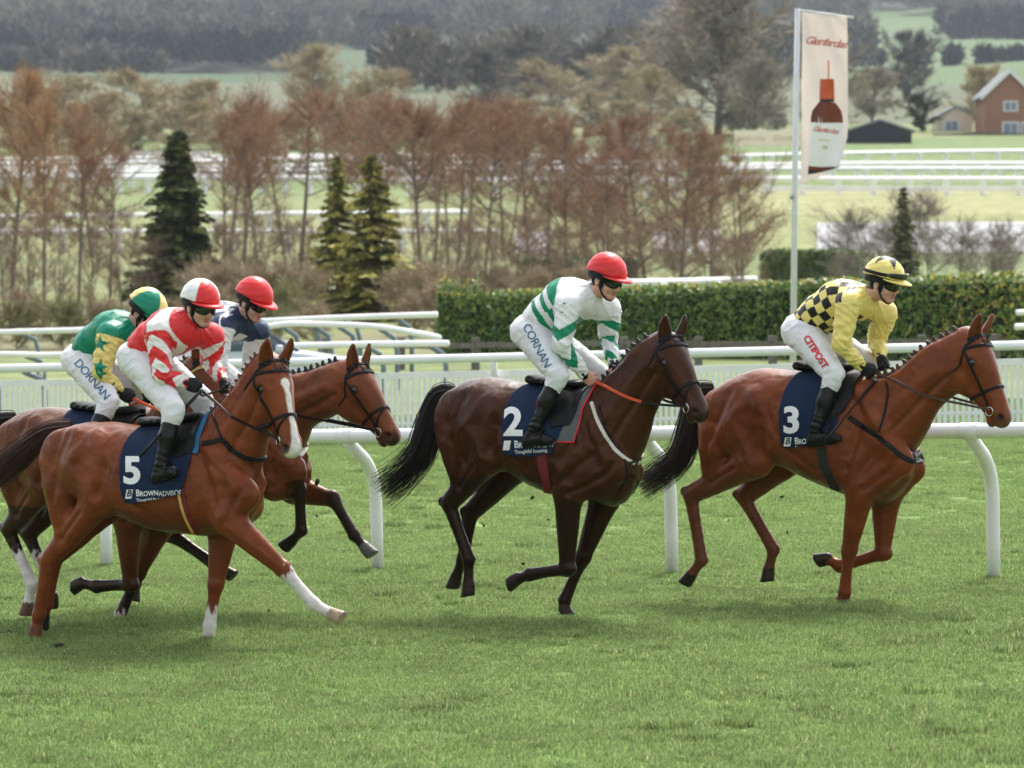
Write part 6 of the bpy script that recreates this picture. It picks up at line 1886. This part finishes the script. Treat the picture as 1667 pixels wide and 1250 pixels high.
def pat_chev(st, at_, arm, sa, aa, Lt, La, V):
    d = st * Lt; aw = np.abs(at_)
    w = np.where(aw < 1.65, (d > .34 - .05 * aw) & (d < Lt - .05), (d > .16) & (np.abs(aw - 3.1416) > .12 + 1.6 * np.clip(d - .30, 0, 1)))
    w = w & (d < Lt - .06)
    ch = ((sa * La - .19 * np.abs(aa) / 3.14 + .12) % .155) < .072
    return np.where((arm == 0)[:, None], pick(w, (.80, .78, .74), RED), pick(ch & (sa > .02), (.80, .78, .74), RED))
def star_mask(x, y, r):
    a = np.arctan2(x, y); rr = np.hypot(x, y); k = 2 * math.pi / 5; b = np.abs((a + k / 2) % k - k / 2)
    # edge of a five-pointed star between outer radius r and inner radius .40 r
    x0, y0 = r, 0.0; x1, y1 = .42 * r * math.cos(k / 2), .42 * r * math.sin(k / 2)
    px_, py_ = rr * np.cos(b), rr * np.sin(b)
    return (x1 - x0) * (py_ - y0) - (y1 - y0) * (px_ - x0) > 0
def pat_stars(st, at_, arm, sa, aa, Lt, La, V):
    m = np.zeros(len(V), bool)
    for c0, a0 in ((.17, .25), (.50, -.25), (.80, .2), (.34, 2.4), (.66, -2.6)):
        da = (aa - a0 + math.pi) % (2 * math.pi) - math.pi
        m |= star_mask(da * .062, (sa - c0) * La * -1, .066)
    return np.where((arm == 0)[:, None], pick((st < .12) & (np.abs(at_) > 2.2), JY, JG), pick(m, JG, JY))
def pat_blocks(st, at_, arm, sa, aa, Lt, La, V):
    d = st * Lt / .088; a = at_ / (2 * math.pi) * 12
    ck = (np.floor(d).astype(int) + np.floor(a + .5).astype(int)) % 2 == 0
    aw = np.abs(at_); body = pick((ck & (aw < 1.8) & (st > .2)) | (st > .97) | ((aw > 1.8) & (np.abs(np.abs(aw - 2.6) - .0) < .22) & (st > .5)), NAVY, W_)
    return np.where((arm == 0)[:, None], body, np.tile(np.array(W_), (len(V), 1)))
def cap_plain(col): return lambda a, ph, x, y, z: col
def cap_quarters(c1, c2, a0=0.0): return lambda a, ph, x, y, z: (c1 if int(((a + a0) % (2 * math.pi)) / (math.pi / 2)) % 2 == 0 else c2)
def cap_star(c1, c2):
    def f(a, ph, x, y, z):
        rr = math.pi / 2 - ph
        return c2 if bool(star_mask(np.array([rr * math.sin(a)]), np.array([-rr * math.cos(a)]), 1.02)[0]) else c1
    return f
NAVYTXT = mat_plain('blue_print', (.02, .13, .24), .6, .1); REDTXT = mat_plain('red_print_breeches', (.62, .03, .04), .6, .1)
J5 = dict(horse=H5, label='jockey in red and white chevron silks with a quartered cap, riding number 5', yaw=52, pitch=-10, pat=pat_chev, cap=cap_quarters(RED, (.80, .79, .77), .9), peak=RED, skin=(.62, .36, .28),
    px=dict(pel=(233, 581), wai=(247, 558), che=(283, 536), nec=(311, 522), hea=(326, 499), shR=(257, 541), shL=(344, 548), elR=(264, 612), elL=(344, 590), wrR=(304, 624), wrL=(364, 622), haR=(329, 632), haL=(371, 640),
            hipR=(230, 592), knR=(283, 666), anR=(262, 757), heR=(250, 788), toR=(289, 773), hipL=(252, 590), knL=(331, 652)))
J2 = dict(horse=H2, label='jockey in white silks with green hoops and a plain red cap, riding number 2', yaw=42, pitch=-14, pat=pat_hoops, cap=cap_plain(RED), peak=RED, gloves='', cuff='RL', skin=(.63, .34, .26),
    px=dict(pel=(872, 538), wai=(889, 514), che=(926, 486), nec=(963, 478), hea=(987, 455), shR=(925, 496), shL=(990, 503), elR=(914, 562), elL=(992, 551), wrR=(952, 610), wrL=(999, 596), haR=(972, 628), haL=(998, 614),
            hipR=(869, 548), knR=(909, 611), anR=(872, 694), heR=(853, 729), toR=(902, 723), hipL=(886, 547), knL=(974, 606)),
    name=[('CORNAN', 874, 563, 19, 62, NAVYTXT, 0.004)])
J3 = dict(horse=H3, label='jockey in yellow and black check silks with a star on the cap, riding number 3', yaw=38, pitch=-12, pat=pat_check, cap=cap_star(YEL, BLK), peak=YEL, spare=True, skin=(.62, .35, .27),
    px=dict(pel=(1312, 538), wai=(1331, 514), che=(1372, 488), nec=(1412, 481), hea=(1439, 461), shR=(1381, 494), shL=(1440, 509), elR=(1369, 562), elL=(1428, 556), wrR=(1404, 597), wrL=(1434, 584), haR=(1427, 613), haL=(1443, 603),
            hipR=(1310, 546), knR=(1358, 610), anR=(1329, 696), heR=(1316, 728), toR=(1370, 719), hipL=(1330, 545), knL=(1418, 592)),
    name=[('CITIPOST', 1328, 573, 15.5, 57, REDTXT, 0.035)])
J4 = dict(horse=H4, label='jockey in white silks with navy blocks and a red cap, behind number 5', yaw=38, pitch=-22, pat=pat_blocks, cap=cap_plain(RED), peak=RED, skin=(.58, .33, .25),
    px=dict(pel=(302, 574), wai=(318, 550), che=(358, 522), nec=(392, 512), hea=(412, 492), shR=(362, 532), shL=(420, 540), elR=(354, 592), elL=(409, 588), wrR=(385, 634), wrL=(404, 632), haR=(402, 646), haL=(410, 646),
            hipR=(298, 584), knR=(352, 648), anR=(325, 735), heR=(312, 765), toR=(358, 758), hipL=(318, 582), knL=(392, 630)))
J1 = dict(horse=H1, label='jockey in emerald green silks with yellow starred sleeves, leaning low at the left', yaw=28, pitch=-38, pat=pat_stars, cap=cap_quarters(JY, JG, .6), peak=JG, skin=(.5, .30, .22),
    px=dict(pel=(141, 584), wai=(156, 560), che=(190, 538), nec=(217, 530), hea=(236, 510), shR=(180, 545), shL=(232, 560), elR=(164, 606), elL=(222, 600), wrR=(197, 638), wrL=(238, 640), haR=(221, 655), haL=(244, 652),
            hipR=(138, 594), knR=(178, 655), anR=(150, 718), heR=(140, 742), toR=(180, 738), hipL=(156, 590), knL=(226, 640)),
    name=[('DORNAN', 150, 618, 19, 50, NAVYTXT, 0.004)])
JOCKEYS = [J5, J2, J3, J4, J1]
for _j in JOCKEYS: build_jockey(_j)
# ------------------------------------------------------------------ saddlery
def surf_px(sp, px, py, off=.004):
    fr = sp['fr']; r = fr.ray(px, py); h = sp['bvh'].ray_cast(fr.c, r)
    if h[0] is None:
        h2 = sp['bvh'].find_nearest(Vector(fr.p(px, py, -.1))); return np.array(h2[0]) + np.array(h2[1]) * off, np.array(h2[1])
    n = np.array(h[1]); n = n if n @ np.array(r) < 0 else -n
    return np.array(h[0]) + n * off, n
def strap_mesh(pts, nrms, w, th=.005):
    """flat strap with rounded-off corners lying on a surface"""
    P = [v3(p) for p in pts]; n = len(P); V = []
    for i in range(n):
        t = nrm(P[min(i + 1, n - 1)] - P[max(i - 1, 0)]); nn = nrm(nrms[i] - t * (nrms[i] @ t)); b = np.cross(t, nn)
        for a, o in ((-1, -.3), (1, -.3), (1, .6), (.8, 1), (-.8, 1), (-1, .6)): V.append(P[i] + b * a * w / 2 + nn * o * th)
    F = [(i * 6 + k, i * 6 + (k + 1) % 6, i * 6 + 6 + (k + 1) % 6, i * 6 + 6 + k) for i in range(n - 1) for k in range(6)] + [tuple(range(5, -1, -1)), tuple((n - 1) * 6 + k for k in range(6))]
    return V, F
def dens(pts, step=.02):
    pts = [v3(p) for p in pts]; out = []
    for a, b in zip(pts[:-1], pts[1:]):
        k = max(1, int(np.linalg.norm(b - a) / step))
        for t in np.linspace(0, 1, k, endpoint=False): out.append(a + (b - a) * t)
    return out + [pts[-1]]
def catm(pts, k=8):
    pts = np.array([v3(p) for p in pts]); n = len(pts); o = []
    for i in range(n - 1):
        p0, p1, p2, p3 = pts[max(i - 1, 0)], pts[i], pts[i + 1], pts[min(i + 2, n - 1)]
        for t in np.linspace(0, 1, k, endpoint=False): o.append(.5 * (2 * p1 + (p2 - p0) * t + (2 * p0 - 5 * p1 + 4 * p2 - p3) * t * t + (3 * p1 - p0 - 3 * p2 + p3) * t ** 3))
    return o + [pts[-1]]
def body_strap(sp, name, line, w, mat, both=True, off=.004, th=.006, col=None):
    """strap through photo points on the near side, mirrored on the far side"""
    px = catm([(a, b, 0) for a, b in line], 6)
    S = [surf_px(sp, p[0], p[1], off) for p in px]
    m = MB(); v, f = strap_mesh([s[0] for s in S], [s[1] for s in S], w, th); m.add(v, f)
    if both:
        q, nn = [], []
        for p, n in S:
            h = sp['bvh'].ray_cast(Vector((p[0], .9, p[2])), Vector((0, -1, 0)))
            if h[0] is None: continue
            q.append(np.array(h[0]) + np.array(h[1]) * off); nn.append(np.array(h[1]))
        if len(q) > 3:
            v, f = strap_mesh(q, nn, w, th); m.add(v, f)
    return m.build(name, mat, sp['root'])
def drape(sp, name, TL, TR, BR, BL, off, mat, bow=(0, 0), nu=36, nv=44, th=.006, wr=.004, far=True, hem=None):
    """cloth over the back: near-side corners given as photo points, same on the far side"""
    bv = sp['bvh']; tor = [(t[0], t[1], t[2]) for t in sp['tor']]
    zc = lambda x: (np.interp(x, [t[0] for t in tor], [t[1] for t in tor]) + np.interp(x, [t[0] for t in tor], [t[2] for t in tor])) / 2
    def xa(c):
        p, n = surf_px(sp, *c); z = zc(p[0]); return np.array([p[0], math.atan2(-p[1], p[2] - z)])
    a, b, c, d = xa(TL), xa(TR), xa(BR), xa(BL)
    V = []; H_ = []
    for j in range(-nv if far else 0, nv + 1):
        t = abs(j) / nv; sg = 1 if j >= 0 else -1
        for i in range(nu + 1):
            u = i / nu
            top = np.array([a[0] * (1 - u) + b[0] * u, 0.0]); bot = d * (1 - u) + c * u
            top[1] = 0
            x = top[0] * (1 - t) + bot[0] * t + bow[0] * math.sin(math.pi * t) * (1 - u) + bow[1] * math.sin(math.pi * t) * u
            an = bot[1] * t * sg
            o = Vector((x, 0, zc(x))); dr = Vector((0, -math.sin(an), math.cos(an)))
            h = bv.ray_cast(o + dr * 1.2, -dr)
            p = np.array(h[0]) if h[0] is not None else np.array(o + dr * .3); n = np.array(dr)
            w = wr * (math.sin(u * 17 + t * 5 + 2 * math.sin(t * 6)) + .7 * math.sin(u * 7 - t * 11)) * t
            V.append(p + n * (off + w + .004))
    w_ = nu + 1; rows = (2 * nv + 1) if far else (nv + 1)
    F = [(j * w_ + i, j * w_ + i + 1, (j + 1) * w_ + i + 1, (j + 1) * w_ + i) for j in range(rows - 1) for i in range(nu)]
    V = smooth_mesh(np.array(V), np.array(F), 2, .5)
    o = link(name, np_mesh(name, V, F, None, True, mat), sp['root'])
    md = o.modifiers.new('thickness', 'SOLIDIFY'); md.thickness = th; md.offset = 0
    bvh = BVHTree.FromPolygons([Vector(v) for v in V], F)
    if hem:
        k0 = nv * w_ if far else 0
        edge = [V[k0 + j * w_] for j in range(nv + 1)] + [V[k0 + nv * w_ + i] for i in range(1, w_)] + [V[k0 + j * w_ + nu] for j in range(nv - 1, -1, -1)]
        m = MB(); m.tube(edge, .007, 6); m.build('piping', hem, o, True)
    return o, bvh
def bridle(sp, figure8=True, mat=None, brow=None):
    A, ax, up, lt, HL, k6 = sp['hax']; hp3 = sp['hp3']; mat = mat or LEATHER
    bv = sp['bvh']
    def hs(t, deg, off=.004, vc=None):
        vc = -.095 + .02 * t if vc is None else vc
        o = hp3(t, vc); d = up * math.cos(R(deg)) + lt * math.sin(R(deg))
        h = bv.ray_cast(Vector(o + d * .165 * k6), Vector(-d), .165 * k6)
        p = np.array(h[0]) if h[0] is not None else o + d * .088 * k6
        return p + d * off, d
    def add(m, L, w, th=.005):
        S = [hs(*q) for q in catm([(a, b, 0) for a, b in L], 8) for q in [(q[0], q[1])]]
        v, f = strap_mesh([s[0] for s in S], [s[1] for s in S], w, th); m.add(v, f)
    root = sp['root']
    hd = MB()
    for s in (-1, 1):
        add(hd, [(.02, s * 25), (.05, s * 60), (.10, s * 82), (.30, s * 83), (.55, s * 88), (.76, s * 98)], .019)
        add(hd, [(.08, s * 80), (.15, s * 98), (.22, s * 118), (.27, s * 145), (.28, s * 180)], .013)
    add(hd, [(.015, -60), (.0, -20), (.0, 20), (.015, 60)], .022)
    hd.build('bridle', mat, root)
    bb = MB(); add(bb, [(.09, -80), (.105, -50), (.12, -20), (.12, 20), (.105, 50), (.09, 80)], .022, .006); bb.build('browband', brow or mat, root)
    nb = MB(); add(nb, [(.60, a) for a in range(-180, 181, 20)], .021, .006)
    if figure8:
        for s in (-1, 1): add(nb, [(.595, s * 3), (.66, s * 40), (.76, s * 95), (.84, s * 150), (.85, s * 180)], .015)
    nb.build('noseband', mat, root)
    bits = {}
    for s in (-1, 1):
        c, d = hs(.785, s * 104, .006); bits[s] = c
        m = MB(); e1 = nrm(ax); e2 = nrm(np.cross(d, e1)); r_ = .034 if np.linalg.norm(c - np.array(sp['fr'].c)) < np.linalg.norm(hp3(.785, -.09) - np.array(sp['fr'].c)) else .024
        m.tube([c + e1 * (.02 + r_ * math.cos(t)) * .9 + e2 * r_ * math.sin(t) for t in np.linspace(0, 2 * math.pi, 22)], .0048, 6, False); m.build('bit_ring', METAL, root, True)
        m = MB(); q = hp3(.80, -.098, 0); m.tube([c, c * .5 + q * .5, q], .006, 6); m.build('bit', METAL, root, True)
    # which side faces the camera
    cam_l = np.array(sp['fr'].c); near = max((-1, 1), key=lambda s: -np.linalg.norm(bits[s] - cam_l))
    sp['bits'] = {'R': bits[near], 'L': bits[-near]}
def reins(sp, jk, mat, sag=.05, w=.017, grip_mat=None):
    for s in 'RL':
        a = v3(jk['grip'][s]); b = v3(sp['bits'][s]); n = 24
        pts = [a + (b - a) * t + np.array([0, 0, -sag * math.sin(math.pi * t)]) for t in np.linspace(0, 1, n + 1)]
        # keep outside the neck
        q = []
        for p in pts:
            h = sp['bvh'].find_nearest(Vector(p)); nn = np.array(h[1]); d = (p - np.array(h[0])) @ nn
            q.append(p + nn * max(0, .012 - d) if d < .012 and h[3] < .25 else p)
        q = np.array(q)
        for it in range(5):
            for _ in range(4): q[1:-1] = q[1:-1] * .5 + (q[:-2] + q[2:]) * .25
            for i in range(1, n):
                h = sp['bvh'].find_nearest(Vector(q[i])); nn = np.array(h[1]); d = (q[i] - np.array(h[0])) @ nn
                if d < .010 and h[3] < .3: q[i] = q[i] + nn * (.010 - d)
        q = list(q)
        sd = np.array([0, -1.0 if s == 'R' else 1.0, .1])
        k = int(n * .55) if grip_mat else 0
        if k:
            v, f = strap_mesh(q[:k + 1], [sd] * (k + 1), w * 1.15, .008); m = MB(); m.add(v, f); m.build('rein', grip_mat, sp['root'])
        v, f = strap_mesh(q[k:], [sd] * (n + 1 - k), w, .005); m = MB(); m.add(v, f); m.build('rein', mat, sp['root'])
    # loop between the hands
    a, b = v3(jk['grip']['R']), v3(jk['grip']['L']); mid = (a + b) / 2 + np.array([-.05, 0, -.05])
    m = MB(); m.tube(catm([a, mid + np.array([0, -.03, 0]), mid + np.array([-.01, .03, .0]), b], 8), .008, 6); m.build('rein', grip_mat or mat, sp['root'], True)
def saddle(sp, jk, cant, pom, flap):
    """small racing saddle: seat, pommel, cantle and near/far flaps"""
    fr = sp['fr']; bv = sp['bvh']
    c = crest_top(bv, fr.p(*cant)); p = crest_top(bv, fr.p(*pom)); c = c + [0, 0, .035]; p = p + [0, 0, .045]; m_ = c * .45 + p * .55 + np.array([0, 0, -.012])
    lo = np.minimum(c, p) - [.12, .3, .3]; hi = np.maximum(c, p) + [.12, .3, .15]
    F = Field(lo, hi, .008)
    F.chain([c, m_, p], [.030, .026, .034], .02, 0, (0, 1, 0), [4.2, 3.4, 2.4], 5)
    F.cone(c + [-.01, -.09, .012], .022, c + [-.01, .09, .012], .022, .03, 0)
    V, Q, _ = F.skin(); V = smooth_mesh(V, Q, 2)
    o = link('saddle', np_mesh('saddle', V, Q, None, True, LEATHER), sp['root'])
    fl, b = drape(sp, 'saddle_flap', flap[0], flap[1], flap[2], flap[3], .022, LEATHER, (.01, .02), 20, 26, .006, .0015)
    # stirrups
    for s in 'RL':
        q = jk['q']; ft = q['he' + s] * .38 + q['to' + s] * .62 + np.array([0, 0, -.004]); sd = -1 if s == 'R' else 1
        m = MB(); m.tube([ft + np.array([0, .048 * math.cos(a) , .052 + .06 * math.sin(a)]) for a in np.linspace(-.9, math.pi + .9, 18)], .006, 6)
        m.box(ft + np.array([0, 0, .004]), (.035, .09, .010)); m.build('stirrup', METAL if jk.get('iron') else HARN, sp['root'], False)
        top = np.array([p[0] * .6 + c[0] * .4, sd * .20, p[2] - .06]); a0 = ft + np.array([0, sd * .0, .112])
        h = bv.find_nearest(Vector(top)); top = np.array(h[0]) + np.array(h[1]) * .03
        v, f = strap_mesh(dens([top, a0], .03), [np.array([0, sd * 1.0, 0])] * len(dens([top, a0], .03)), .022, .004); m = MB(); m.add(v, f); m.build('stirrup_leather', LEATHER, sp['root'])
def cloth_print(sp, o, bvh, num, npx, npy, nsize, lx, ly, lsize):
    fr = sp['fr']
    decal(fr, bvh, num, npx, npy, nsize, 0, PRINT, o, .035, off=.007)
    if lx is None: return
    s = lsize
    # emblem: a slanted square with a B cut out of it by a darker letter
    sq = ([(-.55 * s, -.6 * s), (.35 * s, -.6 * s), (.55 * s, .6 * s), (-.35 * s, .6 * s)], [(0, 1, 2, 3)])
    decal(fr, bvh, '', lx, ly, s, 0, PRINT, o, polys=sq, off=.007)
    decal(fr, bvh, 'B', lx, ly - .05 * s, s * 1.2, 0, CLOTH_NAVY, o, .02, shear=.2, off=.009)
    bar = ([(-.7 * s, -.95 * s), (.25 * s, -.95 * s), (.25 * s, -.78 * s), (-.7 * s, -.78 * s)], [(0, 1, 2, 3)])
    decal(fr, bvh, '', lx, ly, s, 0, PRINT, o, polys=bar, off=.007)
    def left(t, x, y, size, bold=.01, sxx=.82):
        v, f = text_polys(t, size, bold * size, 0, 1.0, 2.5); x0 = min(p[0] for p in v)
        decal(fr, bvh, t, x - x0 * sxx, y, size, -3, PRINT, o, polys=(v, f), off=.007, sx=sxx)
        return (max(p[0] for p in v) - x0) * sxx
    x = lx + .95 * s
    w = left('B', x, ly - .1 * s, s * 1.25, .02)
    w2 = left('ROWN', x + w + .3, ly - .05 * s, s * .95, .02)
    left('ADVISORY', x + w + w2 + .8, ly - .05 * s - .6, s * .95, 0)
    left('Thoughtful Investing.', x, ly + .72 * s, s * .62, .01, .80)
def whip(label, fr, a, b, lat0, lat1):
    p = fr.p(a[0], a[1], lat0); q = fr.p(b[0], b[1], lat1)
    e = fr.root('whip'); tag(e, label, 'whip', 'riding whips')
    m = MB(); d = q - p; m.tube([p, p + d * .28, p + d * .3, q], [.011, .011, .007, .006], 8); m.build('stick', HARN, e, True)
    n = nrm(d); m = MB(); sd = nrm(np.cross(n, [0, 1, 0]))
    m.tube([q - n * .15, q - n * .02, q + n * .05], [.010, .013, .011], 8); m.build('flap', HARN, e, True)
    m = MB(); m.tube([p - n * .012, p + n * .002], [.015, .014], 10); m.build('cap', GREY_STEEL, e, True)
for _h, _t in zip(HORSES, [None] * 5):
    fr = _h['fr']; _h['tor'] = [(fr.p(px, (a + b) / 2)[0], fr.p(px, a)[2], fr.p(px, b)[2]) for px, a, b, w in _h['torso']]
ORANGE = mat_plain('orange_rubber', (.62, .085, .02), .6, .1, 20)
WHITE_STRAP = mat_plain('cream_webbing', (.62, .58, .50), .7, .1, 20)
REDWEB = mat_plain('dark_red_webbing', (.16, .012, .018), .75, .3, 60)
REDTRIM = mat_plain('red_trim', (.62, .02, .03), .6, .1)
GREYPAD = mat_plain('grey_saddle_pad', (.10, .105, .11), .85, .15, 30, .3, 120)
YELWEB = mat_plain('yellow_webbing', (.55, .38, .08), .8, .1, 30)
BLUEPAD = mat_plain('bright_blue_lining', (.015, .12, .26), .7, .15, 6)
BROWTXT = mat_plain('brass_browband', (.32, .25, .07), .5, .4, 60)
# number 5
drape(H5, 'saddle_pad', (240, 698), (344, 672), (322, 742), (262, 742), .008, BLUEPAD, (0, 0), 24, 24)
o, b = drape(H5, 'number_cloth', (229, 700), (328, 684), (299, 803), (205, 818), .014, CLOTH_NAVY, (-.04, .03), wr=.005)
cloth_print(H5, o, b, '5', 216, 768, 60, 211, 804, 12)
saddle(H5, J5, (243, 690), (325, 690), ((262, 690), (322, 684), (312, 742), (286, 750)))
body_strap(H5, 'girth', [(286, 768), (293, 800), (302, 836), (317, 867)], .060, REDWEB, th=.008)
body_strap(H5, 'girth', [(284, 768), (291, 800), (300, 836), (315, 867)], .020, YELWEB, off=.010, both=False)
body_strap(H5, 'breast_strap', [(328, 722), (345, 720), (362, 716), (378, 733), (400, 745), (418, 748), (431, 747)], .034, LEATHER, th=.008)
body_strap(H5, 'breast_strap', [(362, 716), (354, 695), (346, 674)], .016, LEATHER)
bridle(H5); reins(H5, J5, LEATHER, .03, .017, BROWN_LEATHER)
whip('black whip held by the red and white jockey, angled down across his boot', fr=H5['fr'], a=(327, 636), b=(235, 735), lat0=-.10, lat1=-.46)
# number 2
drape(H2, 'saddle_pad', (885, 630), (964, 650), (936, 722), (880, 724), .008, GREYPAD, (0, 0), 24, 24, hem=REDTRIM)
o, b = drape(H2, 'number_cloth', (866, 628), (952, 645), (900, 738), (820, 740), .014, CLOTH_NAVY, (-.05, .02), wr=.005)
cloth_print(H2, o, b, '2', 836, 689, 62, 826, 725, 13)
saddle(H2, J2, (872, 622), (948, 632), ((890, 630), (955, 636), (930, 695), (900, 700)))
body_strap(H2, 'girth', [(881, 738), (885, 765), (893, 801)], .070, REDWEB, th=.008)
body_strap(H2, 'breast_strap', [(963, 655), (972, 682), (984, 708), (1000, 730), (1016, 745), (1032, 754)], .026, WHITE_STRAP, th=.007)
body_strap(H2, 'breast_strap', [(975, 660), (984, 690), (1000, 722), (1016, 745), (1020, 775), (1005, 805)], .014, LEATHER)
J2['iron'] = True
bridle(H2); reins(H2, J2, LEATHER, .055, .018, ORANGE)
# number 3
o, b = drape(H3, 'number_cloth', (1299, 620), (1394, 622), (1345, 722), (1275, 729), .014, CLOTH_NAVY, (-.05, .03), wr=.005)
cloth_print(H3, o, b, '3', 1289, 686, 58, 1283, 719, 12)
saddle(H3, J3, (1306, 605), (1385, 612), ((1330, 615), (1402, 618), (1375, 672), (1350, 690)))
body_strap(H3, 'girth', [(1336, 728), (1344, 762), (1360, 796)], .070, BLACKGIRTH, th=.008)
body_strap(H3, 'breast_strap', [(1382, 679), (1404, 694), (1427, 709), (1450, 728), (1472, 745), (1490, 750), (1501, 736)], .036, LEATHER, th=.008)
body_strap(H3, 'breast_strap', [(1430, 704), (1440, 672), (1445, 642), (1443, 622)], .016, LEATHER)
bridle(H3, False); reins(H3, J3, BROWN_LEATHER, .035)
whip('black whip held by the yellow and black jockey, angled down beside his boot', fr=H3['fr'], a=(1424, 620), b=(1350, 710), lat0=-.10, lat1=-.46)
# horses 4 and 1
o, b = drape(H4, 'number_cloth', (300, 664), (392, 660), (350, 780), (285, 780), .014, CLOTH_NAVY, (-.03, .02))
saddle(H4, J4, (310, 662), (385, 660), ((325, 664), (392, 662), (370, 720), (345, 730)))
body_strap(H4, 'breast_strap', [(430, 690), (458, 712), (478, 732), (494, 735), (500, 728)], .026, WHITE_STRAP, th=.007)
bridle(H4); reins(H4, J4, LEATHER, .03)
o, b = drape(H1, 'number_cloth', (118, 668), (212, 678), (190, 790), (110, 790), .014, CLOTH_NAVY, (-.03, .02))
saddle(H1, J1, (133, 664), (215, 674), ((158, 670), (218, 676), (195, 735), (170, 745)))
bridle(H1, True, None, BROWTXT); reins(H1, J1, LEATHER, .04, .018, ORANGE)

# ------------------------------------------------------------------ clods of turf thrown up by the hooves
SOIL = mat_plain('soil', (.035, .027, .016), .95, .4, 60, .5, 80)
def clods():
    r = np.random.default_rng(9)
    for px, py, D, s in ((517, 784, 27.2, .030), (516, 839, 27.2, .016), (438, 993, 25.6, .014), (866, 811, 26.3, .018), (893, 847, 26.3, .015), (852, 917, 26.2, .016), (788, 855, 26.5, .016), (1273, 809, 26.8, .016), (1282, 867, 26.8, .016), (12, 880, 26.6, .020)):
        s *= .6; F = Field((-.05,) * 3, (.05,) * 3, .0035)
        for _ in range(5):
            c = r.normal(size=3) * s * .5; F.ell(c, list(s * (.4 + .6 * r.random(3))), None, .003)
        V, Q, _ = F.skin(); o = link('turf_clod', np_mesh('turf_clod', V, Q, None, False, SOIL)); o.location = at(px, py, D)
        tag(o, 'small dark clod of turf flying up from the hooves', 'clod', 'clods of turf in the air')
clods()
def divot(px, D, w, label):
    r = np.random.default_rng(int(px)); g = gp(px, D); n = 9; V = []; F = []
    for j in range(n):
        for i in range(n * 2):
            x = (i / (2 * n - 1) - .5) * 2; y = (j / (n - 1) - .5) * 2; e = max(0, 1 - x * x - y * y)
            X, Y = g.x + x * w, g.y + y * w * .7
            V.append((X, Y, float(gz(X, Y)) - .012 + .045 * e * (.4 + .9 * r.random())))
    for j in range(n - 1):
        for i in range(2 * n - 1): a = j * 2 * n + i; F.append((a, a + 1, a + 2 * n + 1, a + 2 * n))
    tag(link('divot', np_mesh('divot', V, F, None, False, SOIL)), label, 'divot')
divot(14, 26.5, .16, 'brown torn patch of bare soil in the turf at the left edge')
divot(92, 25.5, .07, 'small brown hoof scuff in the turf below the chestnut hind hooves')
